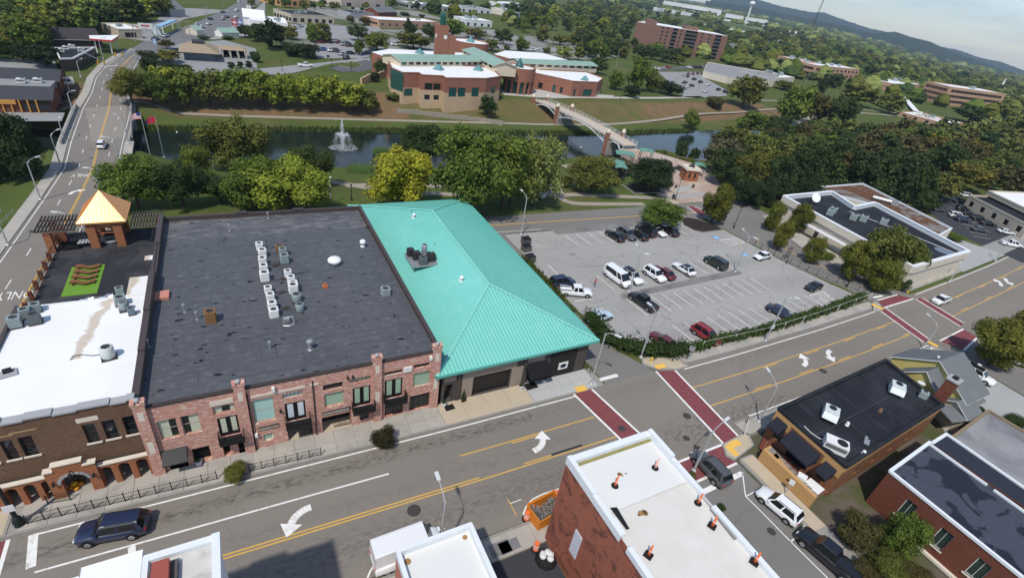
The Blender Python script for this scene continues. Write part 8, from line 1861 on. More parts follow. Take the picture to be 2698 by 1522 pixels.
# radio mast: lattice of three legs
p = land(3,390,585); h = max(80, rise(3,(390,585),(545,-40),z0=p.z)); t = thing('radio_mast', 'tall thin lattice radio mast at the upper right', 'mast', p, .3); m = MB(); LG = [(1.6*math.cos(k*2.094),1.6*math.sin(k*2.094)) for k in range(3)]
for (x,y) in LG: MB().tube((x,y,-1),(x*.5,y*.5,h),.16,.12,5).build('leg', M_trim_dark, t)
n = 34
for k in range(n):
 z0_, z1_ = h*k/n, h*(k+1)/n; f0, f1 = 1-.5*k/n, 1-.5*(k+1)/n
 for a in range(3): (x0,y0),(x1,y1) = LG[a], LG[(a+1)%3]; m.tube((x0*f0,y0*f0,z0_),(x1*f1,y1*f1,z1_),.07,n=4,caps=False)
m.build('bracing', M_trim_dark, t)
d = sight(1983,8); hd_ = math.hypot(d.x,d.y); p = Vector((d.x*1900/hd_,d.y*1900/hd_,0)); p.z = th(p.x,p.y); t = thing('water_tower', 'white water tower on the horizon', 'water tower', p); zt = CAM.z+d.z*1900/hd_-p.z; MB().tube((0,0,0),(0,0,zt-6),3,2.4,10).build('column', M_palew, t); MB().lathe([(2,0),(7,3),(8.5,6.5),(7,10),(1,12.5)],16,(0,0,zt-8)).build('tank', M_white, t, smooth=True)
p = land(3,2295,880); t = thing('church_spire', 'white church spire above the trees at the right', 'spire', p); MB().box(-2,2,-2,2,0,9).build('tower', M_white, t); MB().lathe([(2.4,0),(.05,14)],4,(0,0,9)).build('spire', M_white, t)
# flags
for (b,tp,lb_,fl) in (((1440,150),(0,1355,1070),'tall flagpole with the stars and stripes on the lawn','us'),((1570,160),(0,1500,1110),'flagpole with red state flag on the lawn','red')):
 p = q(4,*b,th(*q2(4,*b))); h = rise(4,b,tp[1:],0,p.z); t = thing('flagpole', lb_, 'flagpole', p, R(160)); MB().tube((0,0,0),(0,0,h),.10,.05,8).build('pole', M_pole, t); MB().lathe([(.3,0),(.22,.15)],10).build('base', M_pole, t)
 W2, H2 = 2.3, 1.35; m = MB(); nx_ = 10; ny_ = 13
 for i in range(nx_):
  for j in range(ny_):
   f = lambda u, v: (.08+W2*u*.8, .22*math.sin(u*7)*u, h-.15-H2*(1-v)-.9*u*u*(.6+.4*v))
   mi_ = 0 if fl != 'us' else (2 if (i < 4 and j >= 6) else (0 if j % 2 == 0 else 1))
   if fl == 'red': mi_ = 2 if i == nx_-1 or (4 <= i <= 5 and 5 <= j <= 8) else 0
   m.face([f(i/nx_,j/ny_),f((i+1)/nx_,j/ny_),f((i+1)/nx_,(j+1)/ny_),f(i/nx_,(j+1)/ny_)], mi_)
 m.build('flag', [pm('flag_red',(.42,.02,.04),.8,.05), M_white, pm('flag_blue',(.03,.05,.20),.8,.05)], t)
# traffic signals on the avenue
M_sig = pm('signal_yellow', (.45,.25,.02), .6, .08)
for (b,pole_t,heads,lb_) in (((1320,640),(1300,505),[(1100,515),(1170,515)],'signal mast right of the avenue junction'),((790,640),(790,590),[(935,590),(995,590)],'signal mast left of the avenue junction')):
 p = q(0,*b); t = thing('traffic_signal', lb_, 'traffic light', p); hz_ = 5.0; MB().tube((0,0,0),(0,0,hz_),.14,.1,8).build('pole', M_pole, t); pts = [(0,0,hz_-.2)]
 for (a_,b_) in heads: e = q(0,a_,b_,hz_); MB().box(e.x-p.x-.2,e.x-p.x+.2,e.y-p.y-.2,e.y-p.y+.2,hz_-.9,hz_+.3).build('signal_head', M_sig, t); pts.append((e.x-p.x,e.y-p.y,hz_-.1))
 MB().path([pts[0], max(pts[1:], key=lambda v: abs(v[0]))],.06).build('arm', M_pole, t)
# roadside signs
def sign(i, b, t_, w, h, label, mat, cat='sign', nm='road_sign', mark_=None):
 p = land(i,*b); z = rise(i,b,t_,z0=p.z); an = math.atan2(p.y,p.x)-math.pi/2; t = thing(nm, label, cat, p, an); MB().tube((0,0,0),(0,0,z-.05),.06 if w < 2 else .2,n=6).build('post', M_pole, t); MB().box(-w/2,w/2,-.09,-.02,z-h,z).build('panel', mat, t)
 if mark_: MB().box(-w*.3,w*.3,-.11,-.091,z-h*.65,z-h*.35).build('lettering', mark_, t)
sign(10,(1785,760),(1805,610),.75,.75,'back of a square sign at the hedge corner',M_galv); sign(15,(250,650),(325,510),.5,.6,'small white parking sign beside the tan wall',M_white); sign(11,(2080,850),(2140,800),.5,.7,'small white sign behind the house car',M_white); sign(0,(660,870),(640,735),3.2,1.9,'white roadside sign of the dark roofed restaurant',M_white,'sign','pylon_sign',M_trim_dark); sign(0,(770,600),(765,560),1.8,.9,'yellow and white sign by the flat restaurant',MATS['signal_yellow']); sign(4,(1985,440),(1983,390),.4,.5,'small white notice among the park trees',M_white)
for (a,b,w,h,cl,lb_) in ((1128,300,3.2,3.0,(.20,.38,.62),'blue roadside sign beside the fuel station'),(1205,300,2.4,2.6,(.62,.20,.05),'orange roadside sign beside the fuel station'),(1290,310,5,2.2,(.70,.68,.62),'white roadside billboard with curved top'),(1400,300,5,2.0,(.72,.70,.68),'white roadside billboard near the junction'),(1510,340,3,3.4,(.50,.62,.66),'pale blue sign at the junction'),(2250,260,2.6,3,(.42,.05,.06),'red pylon sign right of the far road'),(2300,260,2.6,3,(.10,.20,.45),'blue pylon sign right of the far road'),(2385,130,2.4,5.5,(.72,.70,.68),'tall white pylon sign at the top'),(1490,450,1.0,1.9,(.30,.48,.70),'blue and white kiosk sign at the bend')):
 sign(0,(a,b),(a,b-75),w,h,lb_,pm('sign_%d'%(a+b),cl,.7,.15,.8,0),'sign','pylon_sign',M_white if cl[0] < .6 else M_lampr)
# ROOF UNITS
UN = {}
def unit(p, w, h, mt, label, group, rnd=False, rot=0.0):
 key = (round(w,2),round(h,2),mt.name,rnd)
 if key not in UN:
  m = MB()
  if rnd: m.lathe([(w*.46,.06),(w*.5,.12),(w*.5,h-.06),(w*.46,h)],16)
  else:
   b_ = w*.08; P8 = [(-w/2+b_,-w/2),(w/2-b_,-w/2),(w/2,-w/2+b_),(w/2,w/2-b_),(w/2-b_,w/2),(-w/2+b_,w/2),(-w/2,w/2-b_),(-w/2,-w/2+b_)]; m.prism(P8,.06,h)
   for k in range(5): z = .15+k*(h-.3)/5; m.box(-w/2-.008,w/2+.008,-w/2*.8,w/2*.8,z,z+.03); m.box(-w/2*.8,w/2*.8,-w/2-.008,w/2+.008,z+.001,z+.031)
  g = MB().lathe([(w*.38,0),(w*.40,.035),(w*.34,.04),(w*.33,.01)],16,(0,0,h)); fn = MB().lathe([(w*.33,0),(w*.33,.008)],16,(0,0,h+.002))
  bl_ = MB()
  for k in range(5): a = k*1.2566; bl_.face([(0,0,h+.014),(w*.29*math.cos(a),w*.29*math.sin(a),h+.012),(w*.29*math.cos(a+.5),w*.29*math.sin(a+.5),h+.022)])
  UN[key] = (m.mesh('casing', mt, rnd), g.mesh('fan_guard', mt), fn.mesh('fan_well', M_black), bl_.mesh('fan', pm('fan_grey',(.12,.12,.125),.5,.1)), MB().box(-w*.55,w*.55,-w*.55,w*.55,0,.06).mesh('base', M_trim_dark))
 t = thing('condenser_unit', label, 'air conditioner', p, rot, group)
 for nm, me in zip(('casing','fan_guard','fan_well','fan','base'), UN[key]): put(nm, me, t)
 return t
DR = 'condensers on the dark roof'; zr0 = 7.30
for (i,a,b,w,h,mt,rd_,lb_) in ((5,90,1040,.85,.95,M_acw,0,'pale unit at the top of the left column'),(5,118,1105,.95,1.0,M_acw,0,'second unit of the left column'),(5,120,1185,.9,1.0,M_acw,0,'third unit of the left column'),(5,130,1250,.9,.95,M_acw,0,'fourth unit of the left column'),(5,140,1335,1.0,1.15,M_acw,0,'large pale unit ending the upper left column'),(5,280,1065,.85,1.0,M_acb,0,'brown sided unit of the upper right pair'),(5,312,1095,.9,1.0,M_acg,0,'grey unit behind the large grey one'),(5,328,1165,1.0,1.15,M_acg,0,'large grey unit of the upper right group'),(5,362,1305,.8,.95,M_acw,0,'first unit of the middle group'),(5,392,1365,.85,1.0,M_acw,0,'second unit of the middle group'),(5,415,1425,.95,1.05,M_acw,0,'third unit of the middle group with black fan'),(9,412,105,1.0,1.1,M_acw,0,'pale unit above the round grey one'),(9,445,195,1.05,1.05,M_acg,1,'round grey unit of the lower right group'),(9,475,285,.9,.95,M_acg,1,'lower round grey unit'),(9,172,110,.8,.8,M_acw,0,'first unit of the lower left row'),(9,195,185,.85,.95,M_acw,0,'second unit of the lower left row'),(9,212,270,.9,1.0,M_acw,0,'third unit of the lower left row'),(9,228,335,.95,.95,M_acw,0,'last unit of the lower left row'),(9,1292,130,1.05,.95,M_acg,0,'lone grey unit near the teal roof'),(8,2025,385,1.05,1.35,M_acb,0,'lone brown unit with white top on the left half')):
 p = q(i,a,b,zr0); unit((p.x,p.y,zr0-.02), w, h, mt, lb_, DR, bool(rd_), .04)
for (i,a,b,mk_,lb_) in ((5,805,1180,'mush','white mushroom vent on the dark roof'),(5,1075,1015,'turb','white turbine vent near the teal roof'),(5,170,750,'pipe','thin pipe vent near the back parapet'),(4,2200,865,'pipe','thin pipe vent at the back left of the dark roof'),(9,190,655,'pipe','slim steel flue near the front'),(9,573,660,'flue','thick steel flue near the front'),(8,1425,640,'pipe','short vent in the wall shadow'),(5,715,1405,'box','small orange vent box'),(8,1555,150,'hatch','salmon coloured roof hatch'),(9,360,410,'cage','bent pipe frame below the units'),(8,1890,370,'pipe','little pipe beside the brown unit'),(8,1770,300,'pipe','small pipe left of the brown unit')):
 p = q(i,a,b,zr0); m = MB()
 if mk_ == 'mush': m.lathe([(.5,0),(.5,.22),(.62,.3),(.85,.42),(.86,.62),(.7,.85),(.3,.95)],20)
 elif mk_ == 'turb': m.lathe([(.36,0),(.36,.1),(.2,.3),(.22,.4),(.4,.55),(.42,.85),(.25,1.05)],16)
 elif mk_ == 'pipe': m.lathe([(.16,0),(.16,.08),(.08,.12),(.08,.85),(.17,.9),(.14,1.05)],10)
 elif mk_ == 'flue': m.lathe([(.3,0),(.28,.15),(.2,.2),(.2,.95),(.32,1.0),(.32,1.2),(.1,1.28)],14)
 elif mk_ == 'box': m.box(-.3,.3,-.3,.3,0,.35).lathe([(.14,.35),(.14,.6)],8)
 elif mk_ == 'hatch': m.box(-.65,.65,-.75,.75,0,.35)
 else: m.path([(-.5,-.3,0),(-.4,-.2,.9),(.5,-.1,1.0),(.6,-.4,.2),(.1,-.5,.1),(-.5,-.3,.1)],.05).box(-.4,.2,.2,.7,0,.5)
 mt = {'mush':M_white,'turb':M_white,'flue':M_galv,'pipe':M_galv,'cage':M_galv,'box':pm('vent_orange',(.42,.13,.05),.7,.1),'hatch':pm('hatch_salmon',(.50,.22,.16),.7,.1)}[mk_]
 tag(m.build('roof_vent' if mk_ != 'hatch' else 'roof_hatch', mt, None, (p.x,p.y,zr0-.03), smooth=mk_ in ('mush','turb')), lb_, 'vent' if mk_ != 'hatch' else 'hatch', 'vents on the dark roof')
for (pts) in ([(5,140,1340),(5,330,1320),(5,400,1340)],[(5,120,1180),(5,240,1190),(5,320,1150)],[(9,230,330),(9,340,260),(9,460,270)],[(9,200,120),(9,300,110),(9,410,90)]):
 P_ = [q(i,a,b,zr0+.06) for i,a,b in pts]; tag(MB().path([(p.x,p.y,zr0+.02) for p in P_],.05,5).obox((P_[1].x,P_[1].y),.8,.55,zr0-.05,zr0+.12,.3).build('refrigerant_lines', M_trim_dark), 'dark pipe run between the dark roof condensers', 'pipe', 'pipe runs on the dark roof')
for (a,b,w,h,mt,rd_,lb_) in ((160,430,1.0,1.05,M_acg,0,'grey green unit at the outer left of the white roof'),(255,345,.85,1.0,M_acg,0,'grey green unit behind the dark one on the white roof'),(345,395,1.0,1.05,pm('ac_charcoal',(.10,.115,.12),.5,.08),0,'charcoal unit of the left group on the white roof'),(350,285,.85,.85,M_acg,0,'square green unit at the back of the left group'),(1155,125,.75,.8,M_acg,0,'small unit at the back right of the white roof'),(1160,215,1.0,.85,M_acg,0,'wide green unit of the right group on the white roof'),(1195,275,.9,.95,M_acg,1,'round green unit of the right group on the white roof'),(1265,315,.6,.75,pm('ac_slate',(.14,.20,.24),.5,.08),0,'small slate unit nearest the party wall'),(1045,730,1.1,1.25,M_ac,1,'lone pale round unit on the white roof')):
 p = q(8,a,b,6.7); unit((p.x,p.y,6.72), w, h, mt, lb_, 'condensers on the white roof', bool(rd_), .2)
P_ = [q(8,a,b,6.75) for a,b in ((975,700),(890,715),(780,705),(700,720),(675,755))]; tag(MB().path([(p.x,p.y,6.78) for p in P_],.03,5).build('roof_cable', M_black), 'thin black cable on the white roof', 'cable')
p = q(8,80,890,6.7); t = thing('roof_tray', 'grey tray with black box on the white roof', 'tray', (p.x,p.y,6.75), .3); MB().box(-.6,.6,-.5,.5,0,.08).build('tray', M_grey_stone, t); MB().box(-.3,.3,-.05,.4,.08,.35).build('box', M_black, t)
pl = thing('equipment_platform', 'steel platform on the teal roof carrying condensers', 'platform', (20.9,59.2,0)); MB().box(-1.9,1.9,-2.0,2.0,6.95,7.08).build('deck', M_galv, pl)
for (x,y) in ((-1.7,-1.8),(1.7,-1.8),(-1.7,1.8),(1.7,1.8)): MB().tube((x,y,6.3 if x < 0 else 7.0-.3),(x,y,6.95),.06).build('leg', M_galv, pl)
for (x,y,w,h,mt,rd_,lb_) in ((-1.2,1.3,.9,1.0,pm('ac_black',(.03,.03,.03),.5,.1),0,'black sided unit at the back of the teal roof platform'),(-.7,.2,.95,1.05,MATS['ac_black'],0,'black sided unit in the middle of the teal roof platform'),(-.2,-1.2,1.0,.95,pm('ac_charcoal',(.10,.115,.12),.5,.08),0,'charcoal unit at the front of the teal roof platform'),(1.2,-.6,1.0,1.0,MATS['ac_black'],0,'black unit on the right of the teal roof platform'),(.7,1.0,.8,1.6,M_galv,1,'tall silver round unit on the teal roof platform')):
 unit((20.9+x,59.2+y,7.09), w, h, mt, lb_, 'condensers on the teal roof platform', bool(rd_))
# FENCES, STREET FURNITURE
def fence(label, pts, h, z, seg, mt=None, name='iron_fence', rails=(.12,.95), pick=.11):
 t = thing(name, label, 'fence'); mt = mt or M_black
 for a, b in zip(pts, pts[1:]):
  a, b = Vector(a), Vector(b); v = b-a; n = max(1, round(v.length/seg))
  for i in range(n+1):
   p = a+v*i/n; MB().box(p.x-.035,p.x+.035,p.y-.035,p.y+.035,z,z+h+.08).build('post', mt, t)
  for i in range(n):
   p0, p1 = a+v*i/n, a+v*(i+1)/n; m = MB()
   for r_ in rails: m.tube((*p0,z+h*r_),(*p1,z+h*r_),.02,n=4)
   if pick:
    k = int((p1-p0).length/pick)
    for j in range(1, k): p = p0+(p1-p0)*j/k; m.tube((p.x,p.y,z+h*rails[0]),(p.x,p.y,z+h*rails[-1]),.009,n=4,caps=False)
   m.build('panel', mt, t)
 return t
fence('iron railing along the pavement in front of the arcade', [(-18.4,36.65),(-11,36.35),(-5.3,36.2)], 1.0, .15, 1.05); fence('short iron railing between the two pavement shrubs', [(-2.7,36.1),(3.5,35.85)], 1.0, .15, 1.05); fence('small iron railing beside the arcade pier', [q2(12,465,745,.15),q2(12,680,705,.15)], 1.0, .15, 1.0)
fence('grey wire fence along the side road edge of the parking lot', [(102,41.5),(98.2,50),(97,57),(95.8,63)], 1.1, .1, 1.7, M_trim_dark, 'wire_fence', (.1,.95), 0); fence('white pipe rail above the long hedge', [(56,37.0),(69,36.6),(84,37.3),(101,38.6)], 1.35, .15, 6, M_white, 'pipe_rail', (1.0,), 0); fence('steel guard rail beside the avenue pavement', [(-33.2,86),(-31.8,98)], .7, .1, 2, M_galv, 'guard_rail', (.6,.9), 0); fence('stair handrail beside the teal roofed hall', [q2(10,760,800,.2),q2(10,880,900,.2)], 1.0, .15, .6, M_black, 'hand_rail', (.5,1.0), .2)
fence('white curved rail in front of the awning building', [q2(10,2350,1430,1.0),q2(10,2370,1310,1.0),q2(11,200,1200,.5) if False else q2(10,2540,1235,1.0)], 1.0, .1, 3, M_white, 'pipe_rail', (1.0,), 0)
M_hyd = pm('hydrant_yellow', (.70,.45,.04), .5, .06)
for (i,a,b,lb_) in ((10,1435,770,'yellow hydrant by the corner hedge'),(11,1425,115,'yellow hydrant at the bank corner')):
 p = q(i,a,b,.15); t = thing('fire_hydrant', lb_, 'hydrant', (p.x,p.y,.15)); MB().lathe([(.16,0),(.13,.08),(.12,.55),(.17,.6),(.15,.7),(.05,.82)],12).build('barrel', M_hyd, t); MB().tube((-.24,0,.45),(.24,0,.45),.06).build('outlets', M_hyd, t)
for (i,a,b,lb_) in ((6,2275,1005,'tan bollard beside the accessible bay'),(6,2455,980,'tan bollard by the side road'),(7,265,1180,'black bollard beside the lot fence')):
 p = q(i,a,b); tag(MB().lathe([(.1,0),(.1,1.0),(.03,1.08)],10).build('bollard', pm('bollard_tan',(.55,.36,.16),.7,.08) if 'tan' in lb_ else M_black, None, (p.x,p.y,.02)), lb_, 'bollard')
t = thing('banner_frame', 'black banner frame beside the side road', 'sign', q(7,265,1130)); [MB().box(x-.05,x+.05,-.05,.05,0,2.6).build('post', M_black, t) for x in (-.5,.5)]; [MB().box(-.449,.449,-.03,.03,z,z+.12).build('bar', M_black, t) for z in (.6,1.5,2.4)]
for k,(a,b,lb_) in enumerate(((235,985,'dark bin store panel farthest from the hall'),(238,1055,'dark skip in the middle beside the hall'),(275,1155,'dark skip nearest the ivy bank'))):
 p = q(6,a,b); t = thing('dumpster', lb_, 'dumpster', (p.x,p.y,.02), .1, 'dumpsters behind the hall'); t.scale = (.8,.8,.75); m = MB(); m.prism([(-1.0,-.75),(1.0,-.75),(1.0,.75),(-1.0,.75)],.15,1.35); m.build('body', pm('skip_dark',(.10,.095,.085),.8,.2), t); MB().face([(-1.02,-.8,1.36),(1.02,-.8,1.36),(1.02,.8,1.62),(-1.02,.8,1.62)]).face([(-1.02,.8,1.36),(1.02,.8,1.36),(1.02,.8,1.62),(-1.02,.8,1.62)][::-1]).build('lid', M_black, t); [MB().lathe([(.08,0),(.08,.14)],8,(x,y,0)).build('castor', M_black, t) for x in (-.8,.8) for y in (-.6,.6)]
# orange rubbish skip with rubble, barrels
p = q(14,400,880); t = thing('rubbish_skip', 'orange skip full of rubble beside the red wall', 'skip', (21.1,22.2,.02), .12); M_skip = pm('skip_orange', (.60,.20,.02), .6, .15, 1, 6)
for (a,b,c_,d_) in ((-1.6,1.6,-1.0,-.92),(-1.6,1.6,.92,1.0),(-1.6,-1.52,-.919,.919),(1.52,1.6,-.919,.919)): MB().box(a,b,c_,d_,.1,1.4).build('side', M_skip, t)
MB().box(-1.52,1.52,-.92,.92,.08,.16).build('floor', M_skip, t); MB().box(-1.66,1.66,-1.06,-.99,1.4,1.5).box(-1.66,1.66,.99,1.06,1.4,1.5).build('rim', M_skip, t)
rr = random.Random(3); m = MB()
for _ in range(70): m.obox((rr.uniform(-1.35,1.35),rr.uniform(-.75,.75)), rr.uniform(.15,.6), rr.uniform(.08,.25), .2+rr.random()*.5, .5+rr.random()*.8, rr.uniform(0,3))
o = m.build('rubble', pm('rubble_grey',(.17,.155,.14),.95,.5,3,9,.1)); tag(o, 'grey rubble heaped inside the orange skip', None, kind='stuff'); o.location = (21.1,22.2,.02)
M_refl = pm('reflective_white', (.72,.70,.68), .5, .06)
for (a,b,lb_) in ((240,890,'orange barrel at the near corner of the skip'),(290,800,'orange barrel at the far corner of the skip'),(330,1180,'orange barrel beside the black rubbish heap'),(525,690,'orange barrel between skip and red wall')):
 p = q(14,a,b); t = thing('traffic_barrel', lb_, 'traffic barrel', (p.x,p.y,.02), 0, 'orange barrels by the skip'); MB().lathe([(.42,0),(.42,.1),(.30,.12)],14).build('base', M_rubber, t); MB().lathe([(.29,.1),(.25,.55),(.23,1.0),(.18,1.06)],14).build('drum', M_cone, t)
 for (z0_,z1_) in ((.38,.5),(.66,.78)): MB().lathe([(.281-.04*z0_,z0_),(.281-.04*z1_,z1_)],14).build('stripe', M_refl, t)
p = q(14,430,1275,.1); t = thing('rubbish_heap', 'black sheet and white bags heaped by the red wall', 'rubbish', (p.x,p.y,.1)); m = MB(); rr = random.Random(9)
MB().lathe([(1.0,0),(.85,.25),(.5,.42),(.1,.5)],9).build('black_sheet', M_rubber, t)
for k in range(5): a = rr.uniform(0,6); MB().lathe([(.1,0),(.3,.1),(.3,.25),(.1,.38)],7,(.35*math.cos(a),.35*math.sin(a),.38)).build('bag', M_palew, t)
# doormats, planters, pumpkins
for (i,a,b,sx_,sy_,lb_) in ((10,285,1003,1.6,1.1,'large black mat at the awning door'),(9,1905,1210,1.1,.8,'small black mat at the left hall door')): p = q(i,a,b,.15); tag(MB().obox((0,0),sx_,sy_,0,.03,.05).obox((0,0),sx_*.86,sy_*.8,.031,.036,.05).build('door_mat', M_rubber, None, (p.x,p.y,.155)), lb_, 'mat')
for (i,a,b,lb_) in ((9,2035,1150,'slim potted conifer beside the garage door'),(9,1850,1195,'round pale planter by the left hall door'),(10,410,965,'white planter beside the black awning'),(12,1905,365,'grey planter under the left french window'),(10,185,1030,'white planter at the garage corner')):
 p = q(i,a,b,.15); t = thing('planter', lb_, 'planter', (p.x,p.y,.15)); MB().lathe([(.2,0),(.3,.4),(.32,.45),(.26,.45)],12).build('pot', M_palew if 'conifer' not in lb_ else M_black, t); o = put('plant', CR['cone' if 'conifer' in lb_ else 'bush','mid'][0], t, (0,0,.35), scale=(.5,.5,1.5) if 'conifer' in lb_ else (.55,.55,.45)); o.color = (*GREEN['dark'],1)
p = q(12,725,580,.15); t = thing('pumpkin_display', 'orange pumpkins and flowers in the arched portal', 'pumpkins', (p.x,p.y,.15)); [MB().lathe([(.04,0),(.2,.05),(.26,.18),(.2,.3),(.05,.34)],10,(x,y,z)).build('pumpkin', pm('pumpkin',(.70,.28,.02),.6,.12) if k else pm('gold',(.75,.45,.03),.6,.1), t, smooth=True) for k,(x,y,z) in enumerate(((0,0,.3),(.35,.1,0),(-.25,-.1,0),(.1,-.3,0)))]; MB().box(-.25,.25,.1,.5,0,.3).build('crate', M_wood, t)
# terrace furniture
TF = 'furniture on the roof terrace'
t = thing('terrace_sofa', 'black outdoor sofa under the left pergola', 'sofa', (-20.6,76.6,4.02), .1, TF); MB().box(-.9,.9,-.4,.4,.1,.42).build('seat', M_black, t); MB().box(-.9,.9,.28,.42,.42,.9).build('backrest', M_black, t); [MB().box(x,x+.16,-.4,.27,.421,.62).build('armrest', M_black, t) for x in (-.9,.74)]
t = thing('terrace_table', 'white topped table beside the brick tower leg', 'table', (-19.2,77.0,4.02), .1, TF); MB().box(-.7,.7,-.45,.45,.68,.75).build('table_top', M_white, t); [MB().box(x-.04,x+.04,y-.04,y+.04,0,.68).build('leg', M_black, t) for x in (-.6,.6) for y in (-.35,.35)]
t = thing('fire_table', 'round grey ringed fire table beneath the copper roof', 'table', (-16.5,77.6,4.02), 0, TF); MB().lathe([(.75,0),(.8,.35),(.95,.4),(.95,.48),(.5,.48),(.48,.4)],20).build('ring', M_grey_stone, t); MB().lathe([(.46,0),(.46,.02)],16,(0,0,.41)).build('burner', M_black, t)
t = thing('silver_cover', 'crumpled silver cover at the edge of the terrace', 'cover', (-16.4,62.6,4.05), .2, TF); m = MB(); rr = random.Random(2); g_v = [[(x*.45-1.4,y*.4-.7,max(0.0,.55+rr.uniform(-.3,.35)-abs(y-2)*.18-abs(x-3)*.08)) for y in range(5)] for x in range(8)]
for x in range(7):
 for y in range(4): m.face([g_v[x][y],g_v[x+1][y],g_v[x+1][y+1],g_v[x][y+1]])
m.build('sheet', pm('foil',(.55,.57,.60),.25,.15,2,0,.6,.6), t); MB().box(-1.9,-1.3,-.6,.5,0,.6).build('black_crate', M_black, t)
# PERSON
def person(p, h, rot, label, shirt, trousers):
 t = thing('person', label, 'person', p, rot); me = bpy.data.meshes.new('body')
 J = [(0,0,.53,.085),(0,0,.62,.09),(0,.0,.74,.105),(0,0,.815,.06),(0,.005,.855,.036),(0,.01,.90,.055),(0,.01,.955,.055),(0,.01,.99,.03),(-.09,0,.80,.04),(-.125,.0,.66,.032),(-.12,.05,.53,.026),(-.115,.07,.475,.024),(.09,0,.80,.04),(.125,0,.66,.032),(.12,.05,.53,.026),(.115,.07,.475,.024),(-.05,0,.48,.06),(-.055,.02,.27,.045),(-.06,-.01,.05,.032),(-.06,.06,.02,.028),(.05,0,.48,.06),(.055,.035,.27,.045),(.06,.03,.05,.032),(.06,.10,.02,.028)]
 Ed = [(0,1),(1,2),(2,3),(3,4),(4,5),(5,6),(6,7),(2,8),(8,9),(9,10),(10,11),(2,12),(12,13),(13,14),(14,15),(0,16),(16,17),(17,18),(18,19),(0,20),(20,21),(21,22),(22,23)]
 me.from_pydata([(x*h,y*h,z*h) for x,y,z,_ in J], Ed, []); o = bpy.data.objects.new('body', me); COL.objects.link(o); sk = o.modifiers.new('Skin','SKIN')
 for sv, j in zip(me.skin_vertices[0].data, J): sv.radius = (j[3]*h*.9, j[3]*h*.75)
 me.skin_vertices[0].data[0].use_root = True; o.modifiers.new('Sub','SUBSURF').levels = 1; o.modifiers['Sub'].render_levels = 1
 m2 = bpy.data.meshes.new_from_object(o.evaluated_get(bpy.context.evaluated_depsgraph_get())); bpy.data.objects.remove(o)
 for mt in (pm('skin',(.42,.24,.17),.7,.06), shirt, trousers, pm('hair',(.05,.03,.02),.9,.2), M_black): m2.materials.append(mt)
 for f in m2.polygons:
  z = f.center.z/h; x = abs(f.center.x)/h
  f.material_index = 4 if z < .04 else 2 if z < .50 and x < .1 else 0 if (z < .60 and x > .1) or (.83 < z < .93) else 3 if z >= .93 else 1; f.use_smooth = True
 put('body', m2, t); return t
p = q(6,890,1398,.02); person((p.x,p.y,.02), 1.74, R(200), 'person in a red shirt walking across the parking lot', pm('shirt_red',(.52,.05,.06),.85,.08), pm('jeans',(.05,.08,.16),.85,.1))
# FOOTBRIDGE, PLAZA, FOUNTAIN
fb = thing('footbridge', 'white arched truss footbridge with brick piers over the lake', 'footbridge'); M_trus = pm('truss_white', (.62,.66,.68), .5, .06)
S_, E2 = Vector((110.0,182.5)), Vector((111.8,125.5)); v = E2-S_; L = v.length; u = v/L; nn = Vector((-u.y,u.x)); Wb = 2.9; NB = 24
def bz(t): return 1.35+.9*math.sin(math.pi*t)
deck = MB()
for k in range(NB):
 a, b = S_+v*k/NB, S_+v*(k+1)/NB; za, zb_ = bz(k/NB), bz((k+1)/NB); P_ = [(*(a-nn*Wb),za),(*(b-nn*Wb),zb_),(*(b+nn*Wb),zb_),(*(a+nn*Wb),za)]; m = MB().face(P_ if True else P_).face([(x,y,z-.3) for x,y,z in P_][::-1])
 for i in range(4): m.face([P_[i],P_[(i+1)%4],(*P_[(i+1)%4][:2],P_[(i+1)%4][2]-.3),(*P_[i][:2],P_[i][2]-.3)])
 m.build('deck_panel', pm('deck_tan',(.46,.38,.30),.9,.1,.8,6), fb)
SP = [0,.32,.86,1.0]
for sd in (-1,1):
 for k in range(NB+1):
  p = S_+v*k/NB+nn*Wb*.96*sd; z = bz(k/NB); MB().tube((p.x,p.y,z),(p.x,p.y,z+1.15),.05,n=5).build('rail_post', M_trus, fb)
  if k < NB:
   p2 = S_+v*(k+1)/NB+nn*Wb*.96*sd; z2 = bz((k+1)/NB); m = MB()
   for h_ in (.25,.5,.75,1.12): m.tube((p.x,p.y,z+h_),(p2.x,p2.y,z2+h_),.03,n=4)
   m.build('railing', M_trus, fb)
 for s0, s1 in zip(SP, SP[1:]):
  n = max(3, round((s1-s0)*22)); low = lambda f: (lambda t: (S_+v*t+nn*Wb*sd, bz(t)-.35-2.3*(1-math.sin(math.pi*f))**1.0))(s0+(s1-s0)*f); m = MB(); last = None
  for k in range(n+1):
   f = k/n; pl_, zl = low(f); zt = bz(s0+(s1-s0)*f)-.15; m.tube((pl_.x,pl_.y,zl),(pl_.x,pl_.y,zt),.07,n=4)
   if last: m.tube((last[0].x,last[0].y,last[1]),(pl_.x,pl_.y,zl),.14,n=5); m.tube((last[0].x,last[0].y,last[2]),(pl_.x,pl_.y,zl),.06,n=4) if k % 2 else m.tube((last[0].x,last[0].y,last[1]),(pl_.x,pl_.y,zt),.06,n=4)
   last = (pl_,zl,zt)
  m.build('truss', M_trus, fb)
 for s_ in SP[:-1]:
  p = S_+v*max(.012,s_)+nn*(Wb+.35)*sd; z = bz(s_); MB().obox(p,1.1,1.1,-5 if 0 < s_ else -2,z+1.3,math.atan2(u.y,u.x)).build('brick_pier', M_lib, fb); MB().lathe([(.75,0),(.75,.2),(.6,.7),(.3,1.05),(.02,1.15)],12,(p.x,p.y,z+1.3)).build('pier_cap', M_cream, fb)
